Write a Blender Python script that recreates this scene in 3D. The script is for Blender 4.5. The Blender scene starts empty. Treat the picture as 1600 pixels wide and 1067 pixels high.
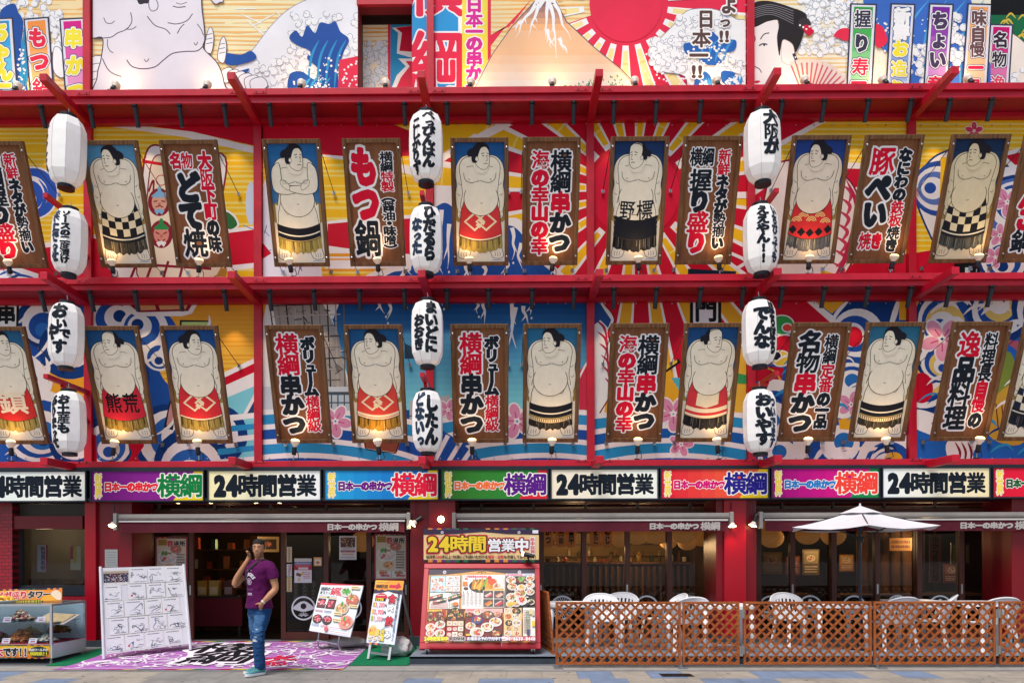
import bpy, bmesh, math, random
from math import sin, cos, pi, radians as R
from mathutils import Vector, Matrix
from mathutils.geometry import tessellate_polygon

scene = bpy.context.scene
COL = scene.collection
random.seed(7)

# ------------------------------------------------------------------ camera
FPX, CX, CY, HCAM = 1190.0, 779.0, 868.0, 1.58
YAW, ROLL = R(0.54), R(0.118)
_f = Vector((-sin(YAW), cos(YAW), 0))
_r0 = Vector((cos(YAW), sin(YAW), 0)); _u0 = Vector((0, 0, 1))
_r = _r0*cos(ROLL) - _u0*sin(ROLL)
_u = _u0*cos(ROLL) + _r0*sin(ROLL)
camd = bpy.data.cameras.new('camera'); cam = bpy.data.objects.new('camera', camd); COL.objects.link(cam)
cam.matrix_world = Matrix(((_r.x, _u.x, -_f.x, 0), (_r.y, _u.y, -_f.y, 0), (_r.z, _u.z, -_f.z, HCAM), (0, 0, 0, 1)))
camd.sensor_width = 36; camd.lens = 36*FPX/1600
camd.shift_x = (800-CX)/1600; camd.shift_y = (CY-533.5)/1600
camd.clip_end = 500
scene.camera = cam

# ------------------------------------------------------------------ sky, sun, exposure
w = bpy.data.worlds.new('World'); scene.world = w; w.use_nodes = True
nt = w.node_tree; bg = nt.nodes['Background']
sky = nt.nodes.new('ShaderNodeTexSky'); sky.sky_type = 'NISHITA'; sky.sun_disc = False
SUN_EL, SUN_AZ = R(63), R(-152)
sky.sun_elevation = SUN_EL; sky.sun_rotation = SUN_AZ; sky.air_density = 1.0; sky.dust_density = 2.5; sky.ozone_density = 0.6
nt.links.new(sky.outputs[0], bg.inputs['Color']); bg.inputs['Strength'].default_value = 0.088
sl = bpy.data.lights.new('sun', 'SUN'); sl.energy = 1.9; sl.angle = R(26); sl.color = (1, .95, .88)
so = bpy.data.objects.new('sun', sl); COL.objects.link(so)
_d = Vector((sin(SUN_AZ)*cos(SUN_EL), cos(SUN_AZ)*cos(SUN_EL), sin(SUN_EL)))
so.rotation_euler = _d.to_track_quat('Z', 'Y').to_euler()
so.location = (-6, -10, 20)
scene.view_settings.view_transform = 'Standard'; scene.view_settings.look = 'None'
scene.view_settings.gamma = 1; scene.view_settings.exposure = 0.77
scene.cycles.max_bounces = 6; scene.cycles.transparent_max_bounces = 16

# ------------------------------------------------------------------ placing helpers
def at(px, py, Y):
    d = _f + _r*((px-CX)/FPX) + _u*((CY-py)/FPX)
    t = Y/d.y
    return Vector((d.x*t, Y, HCAM + d.z*t))
def atz(px, py, Z):
    d = _f + _r*((px-CX)/FPX) + _u*((CY-py)/FPX)
    t = (Z-HCAM)/d.z
    return Vector((d.x*t, d.y*t, Z))

# ------------------------------------------------------------------ materials
def lin(h):
    h = h.lstrip('#')
    c = [int(h[i:i+2], 16)/255 for i in (0, 2, 4)]
    return [x/12.92 if x <= .04045 else ((x+.055)/1.055)**2.4 for x in c]
MATS = {}
def mat(key, hexcol, rough=.6, metal=0., noise=.08, scale=6., bump=0., bscale=40., emit=0., emitcol=None, alb=.9, spec=.4):
    if key in MATS: return MATS[key]
    m = bpy.data.materials.new(key); m.use_nodes = True
    n = m.node_tree.nodes; L = m.node_tree.links; p = n['Principled BSDF']
    c = [min(.85, x*alb) for x in lin(hexcol)]
    p.inputs['Roughness'].default_value = rough; p.inputs['Metallic'].default_value = metal
    p.inputs['Specular IOR Level'].default_value = spec
    p.inputs['Base Color'].default_value = (*c, 1)
    if noise > 0 or bump > 0:
        tc = n.new('ShaderNodeTexCoord')
    if noise > 0:
        nz = n.new('ShaderNodeTexNoise'); nz.inputs['Scale'].default_value = scale; nz.inputs['Detail'].default_value = 6
        L.new(tc.outputs['Object'], nz.inputs['Vector'])
        rp = n.new('ShaderNodeMapRange'); rp.inputs[1].default_value = .25; rp.inputs[2].default_value = .75
        rp.inputs[3].default_value = 1-noise; rp.inputs[4].default_value = 1+noise*.6
        L.new(nz.outputs['Fac'], rp.inputs[0])
        mx = n.new('ShaderNodeVectorMath'); mx.operation = 'SCALE'; mx.inputs[0].default_value = c
        L.new(rp.outputs[0], mx.inputs['Scale']); L.new(mx.outputs[0], p.inputs['Base Color'])
    if bump > 0:
        nb = n.new('ShaderNodeTexNoise'); nb.inputs['Scale'].default_value = bscale; nb.inputs['Detail'].default_value = 4
        L.new(tc.outputs['Object'], nb.inputs['Vector'])
        b = n.new('ShaderNodeBump'); b.inputs['Strength'].default_value = bump; b.inputs['Distance'].default_value = .02
        L.new(nb.outputs['Fac'], b.inputs['Height']); L.new(b.outputs[0], p.inputs['Normal'])
    if emit > 0:
        p.inputs['Emission Color'].default_value = (*(lin(emitcol) if emitcol else lin(hexcol)), 1)
        p.inputs['Emission Strength'].default_value = emit
    MATS[key] = m
    return m
def ink(h, kind='vinyl'):
    """printed colour on a sheet of the given kind"""
    k = kind+'_'+h
    if k in MATS: return MATS[k]
    if kind == 'vinyl': return mat(k, h, rough=.5, noise=.13, scale=1.1, bump=.3, bscale=1.6, spec=.1, alb=1)
    if kind == 'wood': return mat(k, h, rough=.6, noise=.07, scale=9, bump=.08, bscale=50, spec=.1, alb=1)
    if kind == 'lit': return mat(k, h, rough=.3, noise=.05, scale=1.2, emit=.08, spec=.08)
    if kind == 'paper': return mat(k, h, rough=.45, noise=.03, scale=4, bump=.05, bscale=8)
    if kind == 'food': return mat(k, h, rough=.5, noise=.2, scale=30, alb=1)
    if kind == 'cloth': return mat(k, h, rough=.95, noise=.18, scale=22, bump=.3, bscale=120, spec=.1)
    return mat(k, h)
RED = mat('red_painted_steel', '#c60c2b', rough=.42, noise=.2, scale=4, bump=.04, bscale=15)
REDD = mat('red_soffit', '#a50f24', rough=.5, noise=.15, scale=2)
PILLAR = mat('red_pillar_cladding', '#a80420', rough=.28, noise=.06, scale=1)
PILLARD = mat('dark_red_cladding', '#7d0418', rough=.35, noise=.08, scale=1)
def weather(m, dark, sx, sz, lo=.5, hi=.8, amt=.55):
    n = m.node_tree.nodes; L = m.node_tree.links; p = n['Principled BSDF']; src = p.inputs['Base Color'].links[0].from_socket
    tc = n.new('ShaderNodeTexCoord'); mp = n.new('ShaderNodeMapping'); mp.inputs['Scale'].default_value = (sx, sx, sz)
    nz = n.new('ShaderNodeTexNoise'); nz.inputs['Scale'].default_value = 1; nz.inputs['Detail'].default_value = 8; nz.inputs['Roughness'].default_value = .7
    r = n.new('ShaderNodeMapRange'); r.inputs[1].default_value = lo; r.inputs[2].default_value = hi; r.inputs[3].default_value = 0; r.inputs[4].default_value = amt
    mx = n.new('ShaderNodeMix'); mx.data_type = 'RGBA'; mx.inputs[7].default_value = (*lin(dark), 1)
    L.new(tc.outputs['Object'], mp.inputs[0]); L.new(mp.outputs[0], nz.inputs['Vector']); L.new(nz.outputs['Fac'], r.inputs[0]); L.new(r.outputs[0], mx.inputs[0]); L.new(src, mx.inputs[6]); L.new(mx.outputs[2], p.inputs['Base Color'])
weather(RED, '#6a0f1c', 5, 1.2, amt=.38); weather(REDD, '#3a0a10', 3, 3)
DARKST = mat('dark_navy_steel', '#1c222e', rough=.45, noise=.2, scale=8)
BLACK = mat('black_metal', '#15171c', rough=.4, noise=.15, scale=20)
CHROME = mat('brushed_steel', '#b9bcc0', rough=.3, metal=.9, noise=.08, scale=30)
ALU = mat('aluminium', '#b4b6ba', rough=.38, metal=.6, noise=.08, scale=12)
WHITEP = mat('white_plastic', '#eeedf0', rough=.4, noise=.05, scale=9)
BROWNF = mat('brown_door_frame', '#5a2c20', rough=.4, noise=.12, scale=6)
DKBROWN = mat('dark_brown', '#2c1812', rough=.5, noise=.15, scale=5)
BRICK = None

def wood_mat(key, a, b, sx=3, sz=30, rough=.6, axis='Z'):
    if key in MATS: return MATS[key]
    m = bpy.data.materials.new(key); m.use_nodes = True
    n = m.node_tree.nodes; L = m.node_tree.links; p = n['Principled BSDF']; p.inputs['Roughness'].default_value = rough
    p.inputs['Specular IOR Level'].default_value = .25
    tc = n.new('ShaderNodeTexCoord'); mp = n.new('ShaderNodeMapping')
    mp.inputs['Scale'].default_value = {'Z': (sz, sz, sx), 'X': (sx, sz, sz)}[axis]
    nz = n.new('ShaderNodeTexNoise'); nz.inputs['Scale'].default_value = 1.0; nz.inputs['Detail'].default_value = 7; nz.inputs['Distortion'].default_value = .6
    cr = n.new('ShaderNodeValToRGB'); cr.color_ramp.elements[0].position = .3; cr.color_ramp.elements[1].position = .72
    cr.color_ramp.elements[0].color = (*lin(a), 1); cr.color_ramp.elements[1].color = (*lin(b), 1)
    L.new(tc.outputs['Object'], mp.inputs[0]); L.new(mp.outputs[0], nz.inputs['Vector']); L.new(nz.outputs['Fac'], cr.inputs[0]); L.new(cr.outputs[0], p.inputs['Base Color'])
    bp = n.new('ShaderNodeBump'); bp.inputs['Strength'].default_value = .25; bp.inputs['Distance'].default_value = .01
    L.new(nz.outputs['Fac'], bp.inputs['Height']); L.new(bp.outputs[0], p.inputs['Normal'])
    MATS[key] = m; return m
FRAMEW = wood_mat('weathered_frame_wood', '#54371f', '#86603f', 3, 40)
PANELW = wood_mat('brown_board_wood', '#6e4227', '#855636', 1.5, 16)
LATT = wood_mat('orange_stained_wood', '#84421c', '#ad6230', 3, 25, axis='X')

weather(LATT, '#5a2c14', 6, 6, .5, .75, .45); weather(PANELW, '#4a2a18', 3, 1, .55, .8, .4); weather(FRAMEW, '#33251a', 7, 2, .5, .75, .5)
def glass_mat(key='clear_glass', tint=(.9, .93, .95)):
    if key in MATS: return MATS[key]
    m = bpy.data.materials.new(key); m.use_nodes = True
    n = m.node_tree.nodes; L = m.node_tree.links; n.remove(n['Principled BSDF'])
    t = n.new('ShaderNodeBsdfTransparent'); t.inputs[0].default_value = (*tint, 1)
    g = n.new('ShaderNodeBsdfGlossy'); g.inputs['Roughness'].default_value = .02
    f = n.new('ShaderNodeFresnel'); f.inputs['IOR'].default_value = 1.42
    mx = n.new('ShaderNodeMixShader')
    ge = n.new('ShaderNodeNewGeometry'); iv = n.new('ShaderNodeMath'); iv.operation = 'SUBTRACT'; iv.inputs[0].default_value = 1.; L.new(ge.outputs['Backfacing'], iv.inputs[1])
    ml_ = n.new('ShaderNodeMath'); ml_.operation = 'MULTIPLY'; L.new(f.outputs[0], ml_.inputs[0]); L.new(iv.outputs[0], ml_.inputs[1])
    L.new(ml_.outputs[0], mx.inputs[0]); L.new(t.outputs[0], mx.inputs[1]); L.new(g.outputs[0], mx.inputs[2]); L.new(mx.outputs[0], n['Material Output'].inputs[0])
    MATS[key] = m; return m
GLASS = glass_mat()
DGLASS = glass_mat('smoked_glass', (.62, .6, .58))

# ------------------------------------------------------------------ objects
TM = {}
def thing(name, label, cat, loc=(0, 0, 0), rot=(0, 0, 0), group=None):
    o = bpy.data.objects.new(name, None); COL.objects.link(o)
    o.empty_display_size = .1
    o.location = loc; o.rotation_euler = rot
    o['label'] = label; o['category'] = cat
    if group: o['group'] = group
    return o
def tag(o, label, cat, group=None, kind=None):
    if label: o['label'] = label
    if cat: o['category'] = cat
    if group: o['group'] = group
    if kind: o['kind'] = kind
    return o
def root_inv(o):
    while o.parent: o = o.parent
    return Matrix.LocRotScale(o.location, o.rotation_euler, None).inverted()

class MB:
    def __init__(s): s.v = []; s.f = []; s.m = []; s.mats = []
    def mi(s, m):
        if m not in s.mats: s.mats.append(m)
        return s.mats.index(m)
    def add(s, vs, fs, m):
        b = len(s.v); s.v.extend([tuple(p) for p in vs]); i = s.mi(m)
        for f in fs: s.f.append(tuple(b+k for k in f)); s.m.append(i)
        return s
    def box(s, x0, x1, y0, y1, z0, z1, m, M=None):
        vs = [Vector((x, y, z)) for x in (x0, x1) for y in (y0, y1) for z in (z0, z1)]
        if M: vs = [M @ p for p in vs]
        return s.add(vs, [(0, 1, 3, 2), (4, 6, 7, 5), (0, 4, 5, 1), (2, 3, 7, 6), (0, 2, 6, 4), (1, 5, 7, 3)], m)
    def bar(s, a, b, wd, ht, m, up=(0, 0, 1)):
        a = Vector(a); b = Vector(b); d = (b-a); l = d.length; d.normalize()
        x = d.cross(Vector(up)); x = x.normalized() if x.length > 1e-6 else Vector((1, 0, 0)); z = x.cross(d)
        M = Matrix(((x.x, d.x, z.x, a.x), (x.y, d.y, z.y, a.y), (x.z, d.z, z.z, a.z), (0, 0, 0, 1)))
        return s.box(-wd/2, wd/2, 0, l, -ht/2, ht/2, m, M)
    def tube(s, pts, r, m, seg=10, cap=True):
        pts = [Vector(p) for p in pts]; n = len(pts)
        rs = r if isinstance(r, (list, tuple)) else [r]*n
        ref = None; vs = []
        for i, p in enumerate(pts):
            d = (pts[min(i+1, n-1)]-pts[max(i-1, 0)]).normalized()
            if ref is None: ref = d.orthogonal().normalized()
            x = (ref - d*ref.dot(d)).normalized(); ref = x; y = d.cross(x)
            vs += [p + (x*cos(2*pi*k/seg) + y*sin(2*pi*k/seg))*rs[i] for k in range(seg)]
        fs = [(i*seg+k, i*seg+(k+1) % seg, (i+1)*seg+(k+1) % seg, (i+1)*seg+k) for i in range(n-1) for k in range(seg)]
        if cap: fs += [tuple(range(seg))[::-1], tuple((n-1)*seg+k for k in range(seg))]
        return s.add(vs, fs, m)
    def lathe(s, prof, m, M=None, seg=20, cap=True):
        n = len(prof); vs = [Vector((r*cos(2*pi*k/seg), r*sin(2*pi*k/seg), z)) for r, z in prof for k in range(seg)]
        if M: vs = [M @ p for p in vs]
        fs = [(i*seg+k, i*seg+(k+1) % seg, (i+1)*seg+(k+1) % seg, (i+1)*seg+k) for i in range(n-1) for k in range(seg)]
        if cap: fs += [tuple(range(seg))[::-1], tuple((n-1)*seg+k for k in range(seg))]
        return s.add(vs, fs, m)
    def loft(s, rings, m, cap=True, closed=True):
        n = len(rings[0]); vs = [p for r in rings for p in r]
        fs = [(i*n+k, i*n+(k+1) % n, (i+1)*n+(k+1) % n, (i+1)*n+k) for i in range(len(rings)-1) for k in range(n if closed else n-1)]
        if cap and closed: fs += [tuple(range(n))[::-1], tuple((len(rings)-1)*n+k for k in range(n))]
        return s.add(vs, fs, m)
    def prism(s, poly, d, m):
        """poly: 3-D outline, d: extrusion vector"""
        n = len(poly); P = [Vector(p) for p in poly]; d = Vector(d); vs = P+[p+d for p in P]
        return s.add(vs, [tuple(range(n)), tuple(range(n, 2*n))[::-1]]+[(k, n+k, n+(k+1) % n, (k+1) % n) for k in range(n)], m)
    def build(s, name, parent=None, smooth=False, local=False, bevel=0, weld=False):
        me = bpy.data.meshes.new(name)
        vs = s.v
        if parent is not None and not local:
            Mi = root_inv(parent); vs = [tuple(Mi @ Vector(p)) for p in vs]
        me.from_pydata(vs, [], s.f)
        for m in s.mats: me.materials.append(m)
        me.polygons.foreach_set('material_index', s.m)
        if smooth: me.polygons.foreach_set('use_smooth', [True]*len(me.polygons))
        me.update()
        o = bpy.data.objects.new(name, me); COL.objects.link(o)
        if parent is not None: o.parent = parent
        if bevel:
            md = o.modifiers.new('bevel', 'BEVEL'); md.width = bevel; md.segments = 2; md.limit_method = 'ANGLE'
        return o
def recalc(o):
    bm = bmesh.new(); bm.from_mesh(o.data); bmesh.ops.recalc_face_normals(bm, faces=bm.faces); bm.to_mesh(o.data); bm.free(); return o
def copy_tree(o, parent=None):
    c = o.copy(); COL.objects.link(c)
    if parent is not None: c.parent = parent; c.matrix_parent_inverse = o.matrix_parent_inverse
    for ch in list(o.children): copy_tree(ch, c)
    return c
def struct(name, mb, label=None, parent=None, **k):
    o = mb.build(name, parent, **k)
    if parent is None: o['kind'] = 'structure'
    if label: o['label'] = label
    return o

# ------------------------------------------------------------------ flat art (printed sheets), drawn in 2-D and laid out on a surface
GL = {}; LOOPS = {}
def glyph_loops(ch):
    """outlines of a character with brush-rounded corners and slightly swollen stroke ends"""
    if ch in LOOPS: return LOOPS[ch]
    c = bpy.data.curves.new('t', 'FONT'); c.body = ch; c.size = 1; c.resolution_u = 2
    o = bpy.data.objects.new('t', c); COL.objects.link(o)
    me = bpy.data.meshes.new_from_object(o.evaluated_get(bpy.context.evaluated_depsgraph_get()))
    bm = bmesh.new(); bm.from_mesh(me); bmesh.ops.remove_doubles(bm, verts=bm.verts, dist=1e-5); bmesh.ops.recalc_face_normals(bm, faces=bm.faces)
    nxt = {}
    for f in bm.faces:
        if f.normal.z < 0: f.normal_flip()
    for f in bm.faces:
        for l in f.loops:
            if len(l.edge.link_faces) == 1: nxt.setdefault(l.vert.index, []).append(l.link_loop_next.vert.index)
    co = {v.index: (v.co.x, v.co.y) for v in bm.verts}; loops = []
    while nxt:
        a0 = next(iter(nxt)); L = []; k = a0
        while k in nxt and nxt[k]:
            L.append(co[k]); n = nxt[k].pop()
            if not nxt[k]: del nxt[k]
            k = n
            if k == a0: break
        if len(L) > 2: loops.append(L)
    nb = len(bm.verts); bm.free(); bpy.data.objects.remove(o); bpy.data.curves.remove(c); bpy.data.meshes.remove(me)
    LOOPS[ch] = (loops, nb); return LOOPS[ch]
def brush(loops, dmax, swell):
    out = []
    for L in loops:
        Q = []; N = len(L)
        for i in range(N):
            p, q, r = L[i-1], L[i], L[(i+1) % N]
            ax, ay, bx, by = p[0]-q[0], p[1]-q[1], r[0]-q[0], r[1]-q[1]; la, lb = math.hypot(ax, ay), math.hypot(bx, by)
            if la < 1e-6 or lb < 1e-6: continue
            cs = (ax*bx+ay*by)/(la*lb)
            if cs < -.75 or dmax == 0: Q.append(q); continue
            cr = (-ax)*by-(-ay)*bx           # >0 convex for ccw outlines
            d = min(dmax, .46*la, .46*lb)
            ux, uy, vx, vy = ax/la, ay/la, bx/lb, by/lb
            sw = swell if cr > 0 else 0.
            m_ = math.hypot(ux+vx, uy+vy) or 1; ox, oy = -(ux+vx)/m_*sw, -(uy+vy)/m_*sw
            p1 = (q[0]+ux*d+ox, q[1]+uy*d+oy); p2 = (q[0]+vx*d+ox, q[1]+vy*d+oy)
            qq = (q[0]+ox*1.2, q[1]+oy*1.2)
            for t in (0, .5, 1): Q.append(tuple((1-t)**2*p1[k]+2*t*(1-t)*qq[k]+t*t*p2[k] for k in (0, 1)))
        if len(Q) > 2: out.append(Q)
    return out
def sarea(L): return sum(L[i-1][0]*L[i][1]-L[i][0]*L[i-1][1] for i in range(len(L)))/2
def glyph(ch, b, res=2):
    k = (ch, round(b, 3))
    if k in GL: return GL[k]
    loops, nb = glyph_loops(ch)
    if not loops: GL[k] = ([], [], (0, .3)); return GL[k]
    want = abs(sum(sarea(L) for L in loops))
    for dm, sw in ((.042, .010), (.03, 0.), (.015, 0.), (0, 0)):
        LL = brush(loops, dm, sw)
        c = bpy.data.curves.new('t', 'CURVE'); c.dimensions = '2D'; c.fill_mode = 'FRONT'; c.bevel_depth = b; c.bevel_resolution = 0; c.resolution_u = 1
        for L in LL:
            sp = c.splines.new('POLY'); sp.points.add(len(L)-1); sp.use_cyclic_u = True
            sp.points.foreach_set('co', [x for p in L for x in (p[0], p[1], 0, 1)])
        o = bpy.data.objects.new('t', c); COL.objects.link(o)
        me = bpy.data.meshes.new_from_object(o.evaluated_get(bpy.context.evaluated_depsgraph_get()))
        vs = [v.co.copy() for v in me.vertices]; fs = []; area = 0
        for p in me.polygons:
            if b > 0 and any(vs[i].z < -1e-5 for i in p.vertices): continue
            fs.append(tuple(p.vertices))
            if all(vs[i].z > b*.9 for i in p.vertices): area += p.area
        bpy.data.objects.remove(o); bpy.data.curves.remove(c); bpy.data.meshes.remove(me)
        if .88*want < area < 1.25*want: break
    used = sorted({i for f in fs for i in f}); ix = {v: i for i, v in enumerate(used)}
    V = [(vs[i].x, vs[i].y, (vs[i].z/b if b else 0)) for i in used]
    F = [tuple(ix[i] for i in f) for f in fs]
    xs = [p[0] for L in loops for p in L]; GL[k] = (V, F, (min(xs), max(xs))); return GL[k]

def spline(P, closed=True, n=6):
    out = []; N = len(P)
    rng = range(N) if closed else range(N-1)
    for i in rng:
        p0 = P[(i-1) % N] if closed or i > 0 else P[0]; p1 = P[i]; p2 = P[(i+1) % N]
        p3 = P[(i+2) % N] if closed or i+2 < N else P[-1]
        for k in range(n):
            t = k/n; t2 = t*t; t3 = t2*t
            out.append(tuple(.5*((2*p1[a]) + (-p0[a]+p2[a])*t + (2*p0[a]-5*p1[a]+4*p2[a]-p3[a])*t2 + (-p0[a]+3*p1[a]-3*p2[a]+p3[a])*t3) for a in (0, 1)))
    if not closed: out.append(tuple(P[-1]))
    return out

def clip_poly(P, ax, lim, sgn):
    out = []; n = len(P)
    for i in range(n):
        a = P[i]; b = P[(i+1) % n]; da = sgn*(a[ax]-lim); db = sgn*(b[ax]-lim)
        if da >= 0: out.append(a)
        if da*db < 0:
            t = da/(da-db); out.append(tuple(a[k]+(b[k]-a[k])*t for k in range(3)))
    return out
def clip_rect(P, r):
    x0, y0, x1, y1 = r
    for ax, lim, s in ((0, x0, 1), (0, x1, -1), (1, y0, 1), (1, y1, -1)):
        if not P: return P
        if all(s*(p[ax]-lim) >= 0 for p in P): continue
        P = clip_poly(P, ax, lim, s)
    return P

class Art:
    """y up, arbitrary units; every primitive a hair above the one before"""
    def __init__(s, kind='vinyl', flip=False): s.p = []; s.h = 0.; s.kind = kind; s.dz = 8e-5; s.flip = flip; s.T = None
    def tf(s, p):
        return s.T(p) if s.T else p
    def raw(s, V, F, col, h): s.p.append((V, F, col, h))
    def poly(s, P, col):
        P = [s.tf(p) for p in P]
        s.h += s.dz
        tr = tessellate_polygon([[Vector((x, y, 0)) for x, y in P]])
        s.raw([(x, y, 0) for x, y in P], [tuple(t) for t in tr], col, s.h); return s
    def rect(s, x0, y0, x1, y1, col):
        P = [s.tf(p) for p in ((x0, y0), (x1, y0), (x1, y1), (x0, y1))]
        s.h += s.dz; s.raw([(x, y, 0) for x, y in P], [(0, 1, 2, 3)], col, s.h); return s
    def ell(s, cx, cy, rx, ry, col, n=20, rot=0):
        c, q = cos(rot), sin(rot)
        P = [s.tf((cx+rx*cos(2*pi*k/n)*c-ry*sin(2*pi*k/n)*q, cy+rx*cos(2*pi*k/n)*q+ry*sin(2*pi*k/n)*c)) for k in range(n)]
        s.h += s.dz; s.raw([(x, y, 0) for x, y in P], [tuple(range(n))], col, s.h); return s
    def blob(s, P, col, line=None, lw=.01, n=6):
        Q = spline(P, True, n); s.poly(Q, col)
        if line: s.line(Q, lw, line, closed=True)
        return s
    def line(s, P, wd, col, closed=False, taper=False):
        P = [s.tf(p) for p in P]
        n = len(P); V = []; 
        for i in range(n):
            a = P[(i-1) % n] if closed or i > 0 else P[i]; b = P[(i+1) % n] if closed or i < n-1 else P[i]
            dx, dy = b[0]-a[0], b[1]-a[1]; l = math.hypot(dx, dy) or 1
            ww = wd/2
            if taper: ww *= max(.08, sin(pi*(i+.35)/(n-.3)) if taper is True else (1-i/(n-1)))
            V += [(P[i][0]-dy/l*ww, P[i][1]+dx/l*ww, 0), (P[i][0]+dy/l*ww, P[i][1]-dx/l*ww, 0)]
        F = [(2*i, 2*i+1, 2*((i+1) % n)+1, 2*((i+1) % n)) for i in range(n if closed else n-1)]
        s.h += s.dz; s.raw(V, F, col, s.h); return s
    def curve(s, P, wd, col, closed=False, taper=False, n=6): return s.line(spline(P, closed, n), wd, col, closed, taper)
    def arc(s, cx, cy, r, a0, a1, wd, col, n=20, taper=False, ry=None):
        ry = ry or r
        return s.line([(cx+r*cos(a0+(a1-a0)*k/n), cy+ry*sin(a0+(a1-a0)*k/n)) for k in range(n+1)], wd, col, False, taper)
    def glyphs(s, items, b=.035, lift=.0012, ex=0.):
        """items: (char, cx, cy, w, h, colour, rot) all laid at one level"""
        s.h += s.dz
        for ch, cx, cy, gw, gh, col, rot in items:
            nb = glyph_loops(ch)[1]; wk = 1. if ord(ch) < 0x2000 else (1.25 if nb < 40 else 1.1) if ord(ch) < 0x4E00 else (.95 if nb < 30 else (.75 if nb < 45 else (.52 if nb < 60 else .4)))
            V, F, ad = glyph(ch, b*wk+ex)
            c, q = cos(rot), sin(rot); lat = ord(ch) < 0x2000
            ox = (ad[0]+ad[1])/2 if lat else .5; oy = .36 if lat else .38
            P = []
            for x, y, z in V:
                u, v = (x-ox), (y-oy); u, v = u*c-v*q, u*q+v*c
                pp = s.tf((cx+u*gw, cy+v*gh)); P.append((pp[0], pp[1], z*lift*.9))
            s.raw(P, F, col, s.h)
        s.h += lift
    def text(s, items, b=.04, outline=None, ob=.09, outline2=None, ob2=.14, off2=(0, 0)):
        if outline2: s.glyphs([(i[0], i[1]+off2[0], i[2]+off2[1])+i[3:5]+(outline2,)+i[6:] for i in items], b, .0006, ob2-b)
        if outline: s.glyphs([i[:5]+(outline,)+i[6:] for i in items], b, .0006, ob-b)
        s.glyphs(items, b, .0006)
    def emit(s, mb, fn, clip=None):
        for V, F, col, h in s.p:
            m = col if not isinstance(col, str) else ink(col, s.kind)
            if clip:
                xs = [p[0] for p in V]; ys = [p[1] for p in V]
                if max(xs) <= clip[0] or min(xs) >= clip[2] or max(ys) <= clip[1] or min(ys) >= clip[3]: continue
                if min(xs) >= clip[0] and max(xs) <= clip[2] and min(ys) >= clip[1] and max(ys) <= clip[3]:
                    mb.add([fn(x, y, h+z) for x, y, z in V], F, m); continue
                for f in F:
                    Q = clip_rect([V[i] for i in f], clip)
                    if len(Q) > 2: mb.add([fn(x, y, h+z) for x, y, z in Q], [tuple(range(len(Q)))], m)
            else:
                mb.add([fn(x, y, h+z) for x, y, z in V], F, m)
SMALL = set('ゃゅょっァィゥェォャュョッぁぃぅぇぉ')
ROTV = set('ー()（）～－')
def vcol(chars, cx, ytop, ybot, wd, col, sq=1.0):
    """vertical column of glyphs -> items. chars may carry colours: list of (string, colour)"""
    segs = chars if isinstance(chars, list) else [(chars, col)]
    L = [(c, k) for st, k in segs for c in st]
    wt = [.72 if c in SMALL else (.6 if c in '()・一' else 1) for c, k in L]; tot = sum(wt); y = ytop; out = []
    for (c, k), q in zip(L, wt):
        hh = (ytop-ybot)*q/tot; g = (ytop-ybot)/tot
        cw = wd*(.8 if c in SMALL else 1); ch_ = g*(.8 if c in SMALL else 1)
        out.append((c, cx+(wd*.1 if c in SMALL else 0), y-hh/2, cw*1.08, ch_*1.08*sq, k, -pi/2 if c in ROTV else 0)); y -= hh
    return out
def hrow(chars, x0, x1, cy, ht, col, fit=True):
    segs = chars if isinstance(chars, list) else [(chars, col)]
    L = [(c, k) for st, k in segs for c in st]
    wt = [(.62 if ord(c) < 0x2000 else (.8 if c in SMALL else 1)) for c, k in L]; tot = sum(wt); x = x0; out = []
    g = (x1-x0)/tot
    for (c, k), q in zip(L, wt):
        ww = g*q; lat = ord(c) < 0x2000
        out.append((c, x+ww/2, cy-(ht*.1 if c in SMALL else 0), g*1.06*(.8 if c in SMALL else 1), ht*1.06*(.8 if c in SMALL else 1)*(1.16 if lat else 1), k, 0)); x += ww
    return out
# ================================================================== ground
W = 13.2                       # wall plane that carries the printed sheets
YB = 12.65                     # front of the canopy beams
YG = 13.5                      # shop glazing
YP = 12.75                     # fronts of the pillars
XL, XR = -11.6, 12.2
CONC = mat('grey_concrete', '#9a9792', rough=.85, noise=.16, scale=5, bump=.3, bscale=80)
CONCD = mat('dark_gutter_concrete', '#6f7074', rough=.85, noise=.2, scale=4, bump=.3, bscale=60)
BOUNCEG = mat('pale_bounce_street', '#b4afa8', rough=.9, noise=.2, scale=3, bump=.5, bscale=120)  # street colour lightened so it bounces fill light up at the boards
BLUET = mat('blue_paving', '#788aa6', rough=.8, noise=.2, scale=6, bump=.3, bscale=90)
BEIGET = mat('beige_paving', '#a69d90', rough=.8, noise=.2, scale=6, bump=.3, bscale=90)
GREYT = mat('grey_paving', '#918e8a', rough=.8, noise=.2, scale=6, bump=.3, bscale=90)
STEPC = mat('terrace_tile', '#7f8a99', rough=.6, noise=.15, scale=4, bump=.15, bscale=50)
STEPF = mat('dark_step_face', '#39434d', rough=.5, noise=.25, scale=8)
for m_ in (BLUET, BEIGET, GREYT): weather(m_, '#5c5a58', 1.3, 1.3, .48, .72, .55)
for m_ in (CONC, CONCD, STEPC): weather(m_, '#44444a', 2, 2, .5, .75, .4)
g = MB(); g.add([(-150, -150, -.02), (150, -150, -.02), (150, 150, -.02), (-150, 150, -.02)], [(0, 1, 2, 3)], BOUNCEG); struct('ground', g, 'grey street ground under the whole place')
rg = random.Random(3)
g = MB()
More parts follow.
